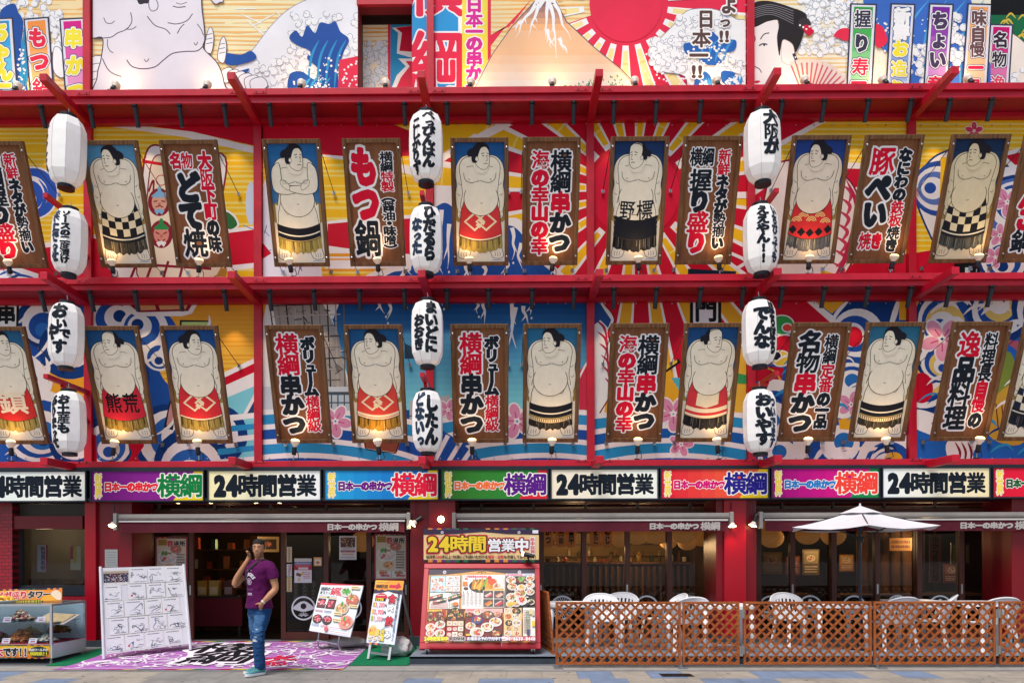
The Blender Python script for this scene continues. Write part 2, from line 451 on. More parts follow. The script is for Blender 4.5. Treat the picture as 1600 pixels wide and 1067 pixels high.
for j in range(12):
    y1 = 10.42-.6*j; y0 = y1-.594
    for i in range(-30, 32):
        x0 = i*.47+(.12*j); x1 = x0+.464
        blue = (rg.random() < .48) and (x0 > -1.4 and x0 < 5.5 or x0 < -5)
        m = BLUET if blue else (BEIGET if x0 > -1.4 or x0 < -5 else GREYT)
        g.add([(x0, y0, 0), (x1, y0, 0), (x1+.02, y1, 0), (x0+.02, y1, 0)], [(0, 1, 2, 3)], m)
g.box(-15, 16, 3.2, 10.5, -.019, -.004, CONCD)
GUM = mat('dark_gum_spot', '#4c4a48', rough=.9)
for k in range(130):
    x, y, r = rg.uniform(-9, 9), rg.uniform(8.2, 10.4), rg.uniform(.008, .028); g.add([(x+r*cos(q)*rg.uniform(.7, 1.3), y+r*sin(q)*rg.uniform(.7, 1.3), .0006) for q in [2*pi*i/9 for i in range(9)]], [tuple(range(9))], GUM)
struct('pavement', g, 'beige and blue paving slabs in front of the restaurant')
g = MB(); g.box(-15, 16, 10.5, 10.92, -.019, .004, CONC); g.box(-15, 16, 10.92, 11.16, -.019, -.002, CONCD)
struct('gutter', g, 'grey concrete gutter strip along the step')
# entrance apron: a gentle ramp from the pavement to the doors
xt = at(640, 1030, 11.13).x
g = MB()
g.add([(XL, 11.12, .004), (xt, 11.12, .004), (xt, 12.3, .07), (XL, 12.3, .07), (xt, 13.6, .08), (XL, 13.6, .08)], [(0, 1, 2, 3), (3, 2, 4, 5)], CONCD)
struct('entrance_ramp', g, 'dark concrete ramp up to the open entrance')
def ramp(y): return .0 if y < 11.12 else (.004+(y-11.12)/1.18*.066 if y < 12.3 else .07+(y-12.3)/1.3*.01)
TZ = .11
g = MB(); g.box(xt, XR, 11.13, 11.2, -.01, TZ, STEPF); g.box(xt, XR, 11.13, 13.6, TZ-.03, TZ+.003, STEPC)
struct('terrace', g, 'low tiled terrace in front of the glass doors')
dr = MB()
c = atz(1057, 1054, 0.004); dr.box(c.x-.21, c.x+.21, c.y-.12, c.y+.12, 0, .006, DARKST)
for i in range(9): dr.box(c.x-.19, c.x+.19, c.y-.105+i*.024, c.y-.095+i*.024, .006, .009, BLACK)
tag(dr.build('drain_cover'), 'small dark slotted drain cover set in the blue paving', 'drain cover')

# ================================================================== the building
bld = thing('restaurant_building', 'red steel fronted restaurant building with three canopies and glass shopfront', 'building', (0, W, 0))
def zz(py, Y, px=800): return at(px, py, Y).z
zA = (zz(157, YB), zz(147, YB), zz(137, YB)); zB = (zz(449, YB), zz(441, YB), zz(431, YB)); zC = (zz(728.5, YB), zz(724, YB), zz(719, YB))
zS = zz(781, 12.62)            # underside of the sign band
ZTOP = zz(-60, W)
WALL = mat('pale_wall', '#8d2a33', rough=.7, noise=.1)
g = MB()
rx0, rx1 = at(560, 70, W).x, at(643, 70, W).x; rz0, rz1 = zz(141, W), zz(3, W)
g.box(XL, rx0, W+.03, W+.3, zS, ZTOP, WALL); XC = at(1547, 70, W).x; g.box(rx1, XC, W+.03, W+.3, zS, ZTOP, WALL)
g.box(rx0, rx1, W+.03, W+.3, zS, rz0, WALL); g.box(rx0, rx1, W+.03, W+.3, rz1, ZTOP, WALL)
g.box(XC, XR, W+.03, W+.3, zS, zA[0], WALL)
g.box(XL, XR, W+1.2, W+1.3, zS, ZTOP, WALL)
g.box(rx0-.05, rx0, W+.3, W+1.2, rz0, rz1, DKBROWN); g.box(rx1, rx1+.05, W+.3, W+1.2, rz0, rz1, DKBROWN); g.box(rx0, rx1, W+.3, W+1.2, rz1, rz1+.05, DKBROWN)
g.build('upper_wall', bld)
g = MB()
sh = mat('brown_shutter', '#4a2c20', rough=.6, noise=.2)
zw = zz(36, W+.45)
g.box(rx0, rx1, W+.55, W+.6, zw, rz1, sh)
for i in range(5): g.box(rx0, rx1, W+.53, W+.55, zw+.02+i*.09, zw+.03+i*.09, BLACK)
g.box(rx0, rx1, W+.4, W+.55, zw-.04, zw+.1, DKBROWN); g.box(rx0-.02, rx1+.02, W-.05, W+.02, rz1-.06, rz1+.05, RED)
g.build('window_recess', bld)
PX = {141: .13, 405: .13, 672: .13, 922: .13, 1172: .13, 1422: .13}
for px in PX:
    for (pa, pb) in ((zC[2], zB[0]), (zB[2], zA[0])):
        x = at(px, 500, W).x; g = MB(); g.box(x-.065, x+.065, W-.09, W+.03, pa-.02, pb+.02, RED); g.build('post', bld)
for px in (139, 673, 1171):
    x = at(px, 100, W).x; g = MB(); g.box(x-.06, x+.06, W-.09, W+.03, zA[2]-.2, ZTOP, RED)
    for k in range(9): g.box(x-.085, x-.06, W-.02, W-.0, zA[2]+.1+k*.2, zA[2]+.13+k*.2, CHROME)
    g.build('post', bld)
ARMX = (141, 405, 672, 922, 1172, 1421)
ROWS = (('A', zA), ('B', zB), ('C', zC))
for nm, (zb, zm, zt) in ROWS:
    g = MB()
    if nm != 'C':
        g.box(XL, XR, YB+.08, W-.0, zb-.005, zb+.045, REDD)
        g.box(XL, XR, W-.12, W+.03, zb-.09, zb-.008, RED)
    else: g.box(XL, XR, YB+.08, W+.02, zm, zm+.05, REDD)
    can = g.build('canopy', bld)
    g = MB()
    g.box(XL, XR, YB-.03, YB+.09, zm if nm != 'C' else zb+.002, zt, RED)
    if nm != 'C': g.box(XL, XR, YB+.02, YB+.085, zb, zm-.002, RED)
    # bolted splice plates beside every arm
    for px in ARMX:
        x = at(px, (868-(zb-HCAM)*FPX/W), W).x
        for sx in (-.2, .2):
            g.box(x+sx-.11, x+sx+.11, YB-.036, YB-.0305, zm+.02, zt-.015, RED)
            for q in (-.06, .06): g.box(x+sx+q-.012, x+sx+q+.012, YB-.042, YB-.036, zm+.035, zm+.055, BLACK)
    g.build('beam', can, bevel=.006)
    for px in ARMX:
        x = at(px, 400, W).x; g = MB()
        z1 = zb+.005 if nm != 'C' else zt-.03
        g.box(x-.06, x+.06, 11.85, (W-.09) if nm != 'C' else YB-.031, z1-.12, z1-.004 if nm != 'C' else z1, RED)
        g.build('bracket_arm', can, bevel=.006)
LZ = {0: zz(299, 11.95), 1: zz(582, 11.95)}
for px in (141, 672, 1172):
    for k in (0, 1):
        x = at(px, 400, W).x; g = MB(); z = LZ[k]
        g.box(x-.035, x+.035, 11.9, W-.09, z-.07, z, RED); g.bar((x, 12.35, z-.07), (x, W-.09, z-.55), .05, .06, RED)
        g.build('lantern_arm', bld)
# sign band: dark steel frame box under the lowest beam
g = MB(); zt = zC[0]
g.box(XL, XR, 12.66, W+.1, zS, zt-.002, DARKST); g.box(XL, XR, 12.58, 12.66, zS, zS+.045, DARKST); g.box(XL, XR, 12.58, 12.66, zt-.05, zt-.002, DARKST)
g.box(XL, XR, 12.95, YG+.2, zS+.002, zS+.06, DKBROWN)
g.build('sign_band', bld)

# pillars with dark plinths
def pillar(px0, px1, ribs=(), Y=YP, base=.05, m=PILLAR, depth=.8):
    x0, x1 = at(px0, 900, Y).x, at(px1, 900, Y).x
    g = MB(); g.box(x0, x1, Y, Y+depth, base, zS+.01, m)
    for a, b, mm in ribs: g.box(at(a, 900, Y).x, at(b, 900, Y).x, Y-.07, Y-.001, base, zS-.002, mm)
    o = g.build('pillar', bld, bevel=.004)
    g = MB(); g.box(x0-.015, x1+.015, Y-.085, Y+depth-.02, base-.06, base+.13, STEPF); g.build('plinth', o)
    return o
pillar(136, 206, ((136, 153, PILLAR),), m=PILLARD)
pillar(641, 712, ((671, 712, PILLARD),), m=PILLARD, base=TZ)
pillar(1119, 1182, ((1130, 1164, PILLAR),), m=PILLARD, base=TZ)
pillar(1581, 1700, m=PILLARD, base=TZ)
# small labels on the pillars
g = MB(); a = at(164, 858, YP-.008); b = at(184, 886, YP-.008); g.box(a.x, b.x, YP-.012, YP-.001, b.z, a.z, CHROME)
for k in range(6): g.box(a.x+.03, b.x-.03, YP-.0135, YP-.012, b.z+.04+k*.042, b.z+.047+k*.042, mat('engraved', '#7d7a72'))
tag(g.build('name_plate'), 'small steel name plate engraved with lines on the red entrance pillar', 'plate')
# left end: brick return wall, transom, window
BRK = bpy.data.materials.new('red_brick_tile'); BRK.use_nodes = True
n_ = BRK.node_tree.nodes; p_ = n_['Principled BSDF']; bt = n_.new('ShaderNodeTexBrick'); tcx = n_.new('ShaderNodeTexCoord'); mp_ = n_.new('ShaderNodeMapping')
mp_.inputs['Rotation'].default_value = (R(90), 0, 0); bt.inputs['Scale'].default_value = 4.2
bt.inputs['Color1'].default_value = (*lin('#a3142a'), 1); bt.inputs['Color2'].default_value = (*lin('#8a1024'), 1); bt.inputs['Mortar'].default_value = (*lin('#4a1018'), 1)
BRK.node_tree.links.new(tcx.outputs['Object'], mp_.inputs[0]); BRK.node_tree.links.new(mp_.outputs[0], bt.inputs['Vector']); BRK.node_tree.links.new(bt.outputs[0], p_.inputs['Base Color']); p_.inputs['Roughness'].default_value = .35
g = MB(); x0 = at(12, 900, YP).x
g.box(XL, x0, YP+.12, YP+.3, .02, zS-.003, BRK)
xa, xb = at(18, 900, 13.1).x, at(139, 900, 13.1).x
g.box(x0, xb, 13.0, 13.3, .02, zz(930, 13.0), BRK)
g.build('brick_wall', bld)
g = MB(); g.box(x0, xb, 12.9, 13.1, zz(824, 12.9), zz(804, 12.9), PILLARD); g.build('transom', bld)
g = MB(); zl, zh = zz(913, 13.05), zz(822, 13.05)
g.box(x0, xa+.16, 13.05, 13.2, zl-.15, zS, mat('grey_window_frame', '#4a4a4c', rough=.5)); g.box(x0, xb, 13.0, 13.2, zl-.17, zl, DARKST); g.box(x0, xb, 13.08, 13.2, zh+.02, zS-.01, mat('window_blind_grey', '#5b5752', rough=.6))
wn = g.build('window', bld)
g = MB(); g.box(xa+.16, xb, 13.13, 13.14, zl, zh, GLASS); g.build('pane', wn)
g = MB(); g.box(at(64, 700, 12.58).x, at(70, 700, 12.58).x, 0, 0, 0, 0, RED) if 0 else None

# ------------------------------------------------------------------ interior shell
INW = mat('interior_brown', '#3a2418', rough=.7, noise=.3, scale=2)
INT = wood_mat('interior_wood_panel', '#4a2f18', '#7c5430', 2, 8)
INF = mat('interior_floor', '#2a211d', rough=.5, noise=.2)
g = MB()
g.box(XL, XR, YG+.1, 18.5, .0, .07, INF); g.box(XL, XR, YG+.12, 18.5, 2.62, 2.7, INW); g.box(XL, XR, 18.4, 18.5, .07, 2.62, INW)
for px in (170, 676, 1150):
    x = at(px, 900, YG).x; g.box(x-.1, x+.1, YG+.3, 18.4, .07, 2.62, INW)
g.box(XL-.1, XL, YP, 18.5, 0, 2.7, INW); g.box(XR, XR+.1, YP, 18.5, 0, 2.7, INW)
g.build('interior_shell', bld)
g = MB()
for i in range(26):
    x = at(860, 900, 16.4).x+i*.13; g.box(x, x+.05, 16.38, 16.44, .07, 1.35, INT)
g.box(at(850, 900, 16.4).x, at(1110, 900, 16.4).x, 16.45, 16.95, .07, 1.4, DKBROWN); g.box(at(850, 900, 16.4).x, at(1110, 900, 16.4).x, 16.3, 17.0, 1.4, 1.45, INT)
tag(g.build('service_counter'), 'dark slatted wooden service counter inside behind the middle glass doors', 'counter')
# glass doors
def sect(px0, px1, mullions, emblems, open_=None, z0=.1):
    x0, x1 = at(px0, 900, YG).x, at(px1, 900, YG).x
    g = MB(); g.box(x0, x1, YG-.06, YG+.06, 2.33, 2.4, BROWNF); g.box(x0, x1, YG-.05, YG+.05, z0-.07, z0-.002, ALU)
    for i in range(5): xx = x0+(x1-x0)*(i+.5)/5; g.box(xx-.02, xx+.02, YG-.03, YG+.03, 2.4, zS, mat('grey_mullion', '#5c5a58'))
    fr = g.build('shopfront_frame', bld)
    g = MB(); g.box(x0, x1, YG+.002, YG+.008, 2.4, zS, DGLASS); g.build('transom_pane', fr)
    for i in range(len(mullions)-1):
        a, b = at(mullions[i], 900, YG).x, at(mullions[i+1], 900, YG).x
        if open_ and i in open_: continue
        off = .035 if i % 2 else -.035
        g = MB()
        g.box(a-.04, a+.045, YG+off-.03, YG+off+.03, z0, 2.328, BROWNF); g.box(b-.045, b+.04, YG+off-.03, YG+off+.03, z0, 2.328, BROWNF)
        g.box(a+.046, b-.046, YG+off-.028, YG+off+.028, z0, z0+.14, BROWNF); g.box(a+.046, b-.046, YG+off-.028, YG+off+.028, 2.22, 2.328, BROWNF)
        d = g.build('glass_door', bld)
        g = MB(); g.box(a+.04, b-.04, YG+off-.004, YG+off+.004, z0+.13, 2.23, DGLASS); g.build('pane', d)
        g = MB(); hx = a+.012 if i % 2 else b-.012; g.box(hx-.014, hx+.014, YG+off-.045, YG+off-.031, .9, 1.07, CHROME); g.build('handle', d)
        if emblems[i]:
            cx_ = at(emblems[i][0], 900, YG).x; em = Art('paper'); crest(em, 0, 0, .2, emblems[i][1])
            g = MB(); em.emit(g, lambda u, v, h: (cx_+u, YG+off-.0045-h, .66+v)); g.build('emblem', d)
WHT = '#eef0f2'
def crest(a, cx, cy, r, k):
    a.arc(cx, cy, r, 0, 2*pi, r*.14, WHT, 40)
    if k == 0:   # eye shaped fan crest
        a.poly(spline([(cx-r*.95, cy+.0*r), (cx-r*.4, cy+.5*r), (cx, cy+.62*r), (cx+r*.4, cy+.5*r), (cx+r*.95, cy), (cx+.45*r, cy-.22*r), (cx, cy-.3*r), (cx-.45*r, cy-.22*r)]), WHT)
        a.ell(cx, cy+.18*r, .26*r, .26*r, '#14100e')
        for j in range(7):
            t = R(30+20*j); a.line([(cx+.15*r*cos(t), cy-.8*r+.15*r*sin(t)), (cx+.5*r*cos(t), cy-.8*r+.45*r*sin(t))], .05*r, WHT)
    elif k == 1:  # wheel of blades
        for j in range(26):
            t = 2*pi*j/26; a.line([(cx+.6*r*cos(t), cy+.6*r*sin(t)), (cx+.92*r*cos(t+.14), cy+.92*r*sin(t+.14))], .06*r, WHT)
        a.ell(cx, cy, .52*r, .52*r, WHT)
        for j in range(5): t = 2*pi*j/5; a.ell(cx+.25*r*cos(t), cy+.25*r*sin(t), .13*r, .13*r, '#14100e', 10)
    elif k == 2:  # leaves and petals
        for j in range(5):
            t = pi/2+2*pi*j/5; a.ell(cx+.42*r*cos(t), cy+.42*r*sin(t), .34*r, .2*r, WHT, 14, t)
        a.ell(cx, cy, .12*r, .12*r, '#14100e')
    elif k == 3:
        for j in range(3):
            t = pi/2+2*pi*j/3; a.ell(cx+.42*r*cos(t), cy+.42*r*sin(t), .3*r, .3*r, WHT)
            a.ell(cx+.42*r*cos(t), cy+.42*r*sin(t), .12*r, .12*r, '#14100e')
        for j in range(3): a.arc(cx, cy-.45*r, .2*r+.12*r*j, R(200), R(340), .04*r, WHT)
    else:
        for j in range(4): a.arc(cx, cy-.5*r, .25*r+.2*r*j, R(30), R(150), .09*r, WHT)
        a.poly([(cx-.5*r, cy-.55*r), (cx+.5*r, cy-.55*r), (cx+.3*r, cy-.2*r), (cx-.3*r, cy-.2*r)], WHT)
sect(206, 641, [215, 301, 444, 511, 577, 636], [None, None, (475, 0), (546, 3), None], open_=(1,))
sect(712, 1119, [716, 846, 912, 980, 1045, 1112], [None, (879, 1), (946, 2), (1011, 4), (1078, 0)], z0=TZ+.02)
sect(1182, 1581, [1184, 1237, 1301, 1369, 1434, 1500, 1570], [(1203, 3), (1267, 2), (1333, 4), (1404, 1), (1467, 2), None], z0=TZ+.02)
# ================================================================== printed wall sheets (drawn in picture coordinates, laid on the wall plane)
YEL, YEL2, RD, CRM, WH, BL, BL2, LB, TEAL, ORG, PNK, MAR, NAVY = '#f4b91c', '#f8d66c', '#c8102e', '#ead9c4', '#efe6e4', '#1f4f9e', '#123a7a', '#2f8fc4', '#5fb8c9', '#e79a2b', '#d98fb0', '#8c1b33', '#16233f'
def flipy(p): return (p[0], -p[1])
def newart(kind='vinyl'):
    a = Art(kind); a.T = flipy; a.dz = 2.5e-5; return a
def stripes(a, x0, y0, x1, y1, c, step=9, th=2.2, seed=1):
    r = random.Random(seed); y = y0
    while y < y1:
        if r.random() < .85: a.rect(x0, y, x1, y+th*r.uniform(.6, 1.3), c)
        y += step*r.uniform(.85, 1.15)
def rays(a, cx, cy, r0, r1, n, c1, c2, wcol=WH, off=0, frac=.5, bw=.16):
    for k in range(n):
        t0 = off+2*pi*k/n; d = 2*pi/n*frac
        def wedge(u, v, col): a.poly([(cx+r0*cos(u), cy+r0*sin(u)), (cx+r1*cos(u), cy+r1*sin(u)), (cx+r1*cos(v), cy+r1*sin(v)), (cx+r0*cos(v), cy+r0*sin(v))], col)
        wedge(t0-d/2, t0+d/2, wcol); b = d*bw
        r0_, = (r0,); wedge2 = [(cx+(r0+8)*cos(t0-d/2+b), cy+(r0+8)*sin(t0-d/2+b)), (cx+r1*cos(t0-d/2+b), cy+r1*sin(t0-d/2+b)), (cx+r1*cos(t0+d/2-b), cy+r1*sin(t0+d/2-b)), (cx+(r0+8)*cos(t0+d/2-b), cy+(r0+8)*sin(t0+d/2-b))]
        a.poly(wedge2, c1)
        for q in range(7):
            rr = r0+16+(r1-r0)*(q+.3)/7; e = rr*.0+3
            if cx+rr*cos(t0) and c2: a.poly([(cx+rr*cos(t0-d/2+b), cy+rr*sin(t0-d/2+b)), (cx+(rr+e)*cos(t0-d/2+b), cy+(rr+e)*sin(t0-d/2+b)), (cx+(rr+e)*cos(t0+d/2-b), cy+(rr+e)*sin(t0+d/2-b)), (cx+rr*cos(t0+d/2-b), cy+rr*sin(t0+d/2-b))], c2)
def swirl(a, cx, cy, r, cols, a0=0, a1=2*pi, grow=.45):
    """nested crescents that open out like a comma"""
    n = len(cols)
    for i, c in enumerate(cols):
        k = 1-i/n; ox = r*grow*(1-k)*cos(a0+.8); oy = r*grow*(1-k)*sin(a0+.8)
        a.ell(cx+ox, cy+oy, r*k, r*k*.95, c, 26)
def bands(a, cx, cy, rads, cols, ry=.55):
    for r, c in zip(rads, cols): a.ell(cx, cy, r, r*ry, c, 48)
def streak(a, P, wd, col, n=8): a.curve(P, wd, col, taper=True, n=n)
def petal(a, cx, cy, r, rot=0, c=PNK, e=WH):
    for k in range(5):
        t = rot+2*pi*k/5; a.ell(cx+r*.62*cos(t), cy+r*.62*sin(t), r*.56, r*.40, e, 14, t)
    for k in range(5):
        t = rot+2*pi*k/5; a.ell(cx+r*.62*cos(t), cy+r*.62*sin(t), r*.46, r*.31, c, 14, t); a.line([(cx+r*.2*cos(t), cy+r*.2*sin(t)), (cx+r*.6*cos(t), cy+r*.6*sin(t))], r*.06, '#c04070')
def drips(a, P, c, seed):
    r = random.Random(seed)
    for x, y, l in P:
        Q = [(x, y)]
        for k in range(4): Q.append((Q[-1][0]+r.uniform(-5, 5), Q[-1][1]+l/4))
        a.curve(Q, 7, c, taper='f'); a.curve([(Q[2][0], Q[2][1]), (Q[2][0]+r.choice((-7, 7)), Q[2][1]+l*.3)], 4, c, taper='f')
        a.ell(Q[-1][0]+2, Q[-1][1]+5, 1.5, 2, c, 8)
def foam(a, x0, y0, x1, y1, n, seed, col='#eef0f4', ln='#74829f', dark=None):
    r = random.Random(seed)
    for i in range(n):
        x, y = r.uniform(x0, x1), r.uniform(y0, y1); s = r.uniform(3, 7); t = r.uniform(0, 6)
        a.ell(x, y, s, s, col, 10)
        a.arc(x, y, s*.8, t, t+3.6, .8, ln, 8)
def wavebl(a, P, seed, dots=40, c=BL, c2=LB):
    """dark wave body with lighter ribs and spray dots"""
    a.poly(spline(P), c); r = random.Random(seed)
    xs = [p[0] for p in P]; ys = [p[1] for p in P]; x0, x1, y0, y1 = min(xs), max(xs), min(ys), max(ys)
    for i in range(4):
        x = x0+(x1-x0)*(.3+.15*i); a.curve([(x, y1-4), (x+6, (y0+y1)/2), (x+(x1-x0)*.2, y0+(y1-y0)*.25)], 4, c2, taper=True)
    for i in range(dots): a.ell(r.uniform(x0+6, x1-4), r.uniform((y0*.6+y1*.4), y1), *(2*[r.uniform(.8, 2.2)]), '#eef0f4', 8)

def put_sheet(art, x0, y0, x1, y1, label, Y=W-.012, name='wall_mural', cat='mural', grommets=True, group='printed sheets on the restaurant wall'):
    mb = MB(); n = 6
    art.emit(mb, lambda u, v, h: at(u, -v, Y-h), clip=(x0, -y1, x1, -y0))
    # a real sheet behind the print
    a, b, c, d = at(x0, y1, Y), at(x1, y1, Y), at(x1, y0, Y), at(x0, y0, Y)
    bk = ink('#d8d0c8'); mb.prism([a+Vector((0, .001, 0)), b+Vector((0, .001, 0)), c+Vector((0, .001, 0)), d+Vector((0, .001, 0))], (0, .006, 0), bk)
    if grommets:
        k = x0+10; top = art.h+.002
        while k < x1-6:
            for yy in (y0+12, y1-10):
                p = at(k, yy, Y-top); mb.lathe([(.013, 0), (.013, .004)], CHROME, Matrix.Translation(p) @ Matrix.Rotation(R(90), 4, 'X'), 8)
            k += 28
    o = mb.build(name); tag(o, label, cat, group)
    return o
def basefill(a, x0, y0, x1, y1, c): a.rect(x0-3, y0-3, x1+3, y1+3, c)
PB = [(-110, 136), (146, 400), (411, 666), (678, 917), (928, 1166), (1178, 1416), (1428, 1720)]
M0, M1, N0, N1 = 184, 446, 462, 726
# ---- middle level
a = newart(); x0, x1 = PB[0]; basefill(a, x0, M0, x1, M1, YEL); stripes(a, x0, M0, x1, M1, YEL2, 8, 3, 1)
a.poly([(-110, 408), (60, 380), (140, 372), (140, 450), (-110, 450)], WH); a.poly([(-110, 414), (60, 388), (140, 380), (140, 450), (-110, 450)], RD)
a.ell(52, 302, 40, 42, WH, 30); a.ell(52, 302, 37, 39, '#2a55b5', 30); a.ell(48, 304, 27, 29, WH, 28); a.ell(46, 306, 22, 24, '#2a55b5'); a.ell(42, 314, 15, 17, WH); a.curve([(60, 280), (72, 300), (64, 326), (48, 330)], 6, '#2a55b5', taper=True)
a.poly([(-20, 425), (30, 418), (60, 428), (60, 446), (-20, 446)], '#e4e8f0'); streak(a, [(-5, 432), (15, 424), (40, 432)], 4, BL); streak(a, [(10, 438), (30, 430), (58, 436)], 4, BL)
put_sheet(a, x0, M0, x1, M1, 'yellow striped mural sheet with a blue comma swirl behind the left lanterns')
a = newart(); x0, x1 = PB[1]; basefill(a, x0, M0, x1, M1, YEL); stripes(a, x0, M0, x1, M1, YEL2, 8, 3.4, 2)
a.poly([(150, 196), (205, 196), (300, 206), (405, 232), (405, 242), (290, 215), (200, 202)], WH); a.poly([(210, 180), (405, 180), (405, 230), (300, 206), (220, 196)], RD)
a.poly([(140, 366), (230, 374), (405, 352), (405, 418), (350, 424), (140, 440)], WH); a.poly([(140, 372), (230, 380), (405, 358), (405, 410), (350, 416), (300, 440), (140, 440)], RD)
a.blob([(228, 240), (250, 228), (268, 246), (300, 240), (352, 246), (345, 330), (352, 420), (330, 445), (180, 445), (215, 330)], WH, MAR, 3)
a.blob([(238, 252), (262, 244), (300, 256), (340, 256), (334, 330), (340, 430), (220, 440), (228, 330)], '#f0dcc4', MAR, 2)
a.line([(222, 252), (260, 258), (300, 252)], 5, RD); a.curve([(232, 300), (240, 282), (238, 320)], 3, MAR); a.ell(252, 282, 8, 10, '#f0dcc4'); a.arc(252, 282, 8, 0, 2*pi, 1.4, RD)
for (fx, fy, hat, sk, mad) in ((249, 316, '#7fb4d6', '#d9a48c', True), (252, 366, '#2f8a4c', '#d48d7c', False)):
    a.ell(fx, fy, 18, 22, MAR, 20); a.ell(fx, fy, 12, 15, sk, 20); a.poly([(fx-13, fy-9), (fx, fy-20), (fx+13, fy-9), (fx+8, fy-7), (fx-8, fy-7)], hat); a.ell(fx, fy-21, 3, 4, hat, 8)
    s = -1 if mad else 1
    a.line([(fx-9, fy-2-s*1.5), (fx-3, fy+1-2+s*1)], 2, MAR); a.line([(fx+9, fy-2-s*1.5), (fx+3, fy-1+s*1)], 2, MAR); a.ell(fx, fy+3, 2.5, 2.5, '#c46a5c', 8)
    a.curve([(fx-6, fy+8), (fx, fy+(6 if mad else 11)), (fx+6, fy+8)], 1.8, MAR); a.poly([(fx-8, fy+13), (fx, fy+10), (fx+8, fy+13), (fx+4, fy+20), (fx, fy+16), (fx-4, fy+20)], hat if mad else WH)
for k in range(4): a.line([(200+k*26, 445), (215+k*24, 408)], 4, MAR)
a.line([(200, 412), (330, 420)], 4, MAR); a.poly([(330, 445), (345, 418), (355, 420), (350, 445)], '#b8863a')
a.blob([(352, 330), (366, 338), (372, 352), (360, 360), (350, 352)], '#2f6b3a', WH, 3); a.ell(392, 318, 8, 34, '#c8d4e6'); a.line([(380, 352), (404, 362)], 1.5, '#8098b8')
put_sheet(a, x0, M0, x1, M1, 'yellow mural sheet of a cream treasure boat with two small bearded faces')
a = newart(); x0, x1 = PB[2]; basefill(a, x0, M0, x1, M1, YEL); stripes(a, x0, M0, x1, M1, YEL2, 8, 3.4, 3)
a.poly([(400, 232), (500, 244), (560, 254), (670, 280), (670, 270), (600, 248), (680, 222), (590, 190), (400, 180)], WH); a.poly([(400, 180), (590, 184), (640, 205), (668, 224), (640, 244), (560, 246), (400, 234)], RD)
a.poly([(508, 346), (545, 342), (640, 336), (668, 336), (668, 420), (508, 420)], WH); a.poly([(512, 350), (545, 347), (668, 340), (668, 400), (540, 388), (512, 384)], RD)
stripes(a, 500, 396, 600, 446, ORG, 9, 4, 8)
# pale lattice tower, bottom left
a.poly([(411, 290), (424, 250), (436, 300), (462, 360), (500, 395), (505, 446), (411, 446)], '#e6e2ec')
rt = random.Random(5)
for k in range(46):
    x = rt.uniform(411, 500); y = rt.uniform(300, 446); a.line([(x, y), (x+rt.uniform(-9, 9), y+rt.uniform(6, 16))], 1.1, rt.choice(['#4a5a94', '#7684b4', '#39406e']))
a.poly([(411, 380), (424, 396), (411, 404)], RD)
a.poly(spline([(668, 300), (690, 290), (690, 446), (560, 446), (585, 424), (605, 420), (640, 400), (652, 350)]), WH); a.poly(spline([(664, 318), (690, 308), (690, 446), (590, 446), (612, 426), (640, 418), (660, 372)]), BL)
drips(a, [(632, 425, 16), (645, 410, 20)], WH, 4)
put_sheet(a, x0, M0, x1, M1, 'red and yellow mural sheet with a pale lattice tower at its lower left')
a = newart(); x0, x1 = PB[3]; basefill(a, x0, M0, x1, M1, RD); rays(a, 992, 300, 70, 420, 20, YEL, YEL2, off=.08, bw=.2)
a.poly([(670, 180), (780, 180), (672, 260)], YEL); a.poly([(670, 255), (700, 235), (790, 186), (800, 196), (700, 248), (670, 270)], WH)
a.poly(spline([(660, 330), (690, 292), (720, 300), (745, 320), (780, 340), (815, 345), (850, 400), (880, 450), (660, 450)], n=5), WH); a.poly(spline([(660, 356), (690, 318), (715, 330), (750, 360), (790, 352), (812, 362), (840, 405), (870, 452), (660, 452)], n=5), BL)
drips(a, [(690, 328, 60), (702, 350, 70), (684, 398, 30), (745, 352, 30), (800, 356, 50), (815, 380, 40), (755, 415, 24), (790, 408, 26), (730, 410, 30)], WH, 9)
put_sheet(a, x0, M0, x1, M1, 'mural sheet of a snowy blue slope under red and yellow rays')
a = newart(); x0, x1 = PB[4]; basefill(a, x0, M0, x1, M1, RD); rays(a, 992, 300, 78, 420, 20, YEL, YEL2, off=.08, bw=.2)
a.ell(992, 300, 70, 72, '#d4173a', 40)
a.poly([(1075, 420), (1150, 424), (1150, 446), (1075, 446)], NAVY); [a.ell(1090+q*12, 434, 7, 5, WH) for q in range(4)]; a.rect(1140, 300, 1170, 310, WH); a.curve([(1140, 395), (1165, 408), (1150, 420)], 5, WH)
put_sheet(a, x0, M0, x1, M1, 'mural sheet of a big red sun sending out yellow and red rays')
a = newart(); x0, x1 = PB[5]; basefill(a, x0, M0, x1, M1, YEL); stripes(a, x0, M0, x1, M1, YEL2, 8, 3.4, 6)
a.poly([(1170, 180), (1310, 180), (1215, 232), (1170, 262)], WH); a.poly([(1170, 180), (1295, 180), (1210, 226), (1170, 250)], RD)
a.poly([(1170, 300), (1240, 250), (1345, 255), (1345, 300), (1170, 370)], WH); a.poly([(1170, 312), (1240, 262), (1345, 264), (1345, 290), (1170, 356)], RD)
a.blob([(1205, 270), (1240, 250), (1300, 262), (1338, 300), (1342, 370), (1318, 430), (1262, 446), (1210, 446), (1190, 360)], '#f0dfd8', MAR, 3)
for k in range(7): a.curve([(1318-k*3, 290+k*20), (1330-k*2, 302+k*20), (1326-k*4, 318+k*20)], 6, '#c73a58', taper=True)
a.curve([(1322, 280), (1340, 330), (1322, 400), (1300, 440)], 10, '#b8284a', taper=True)
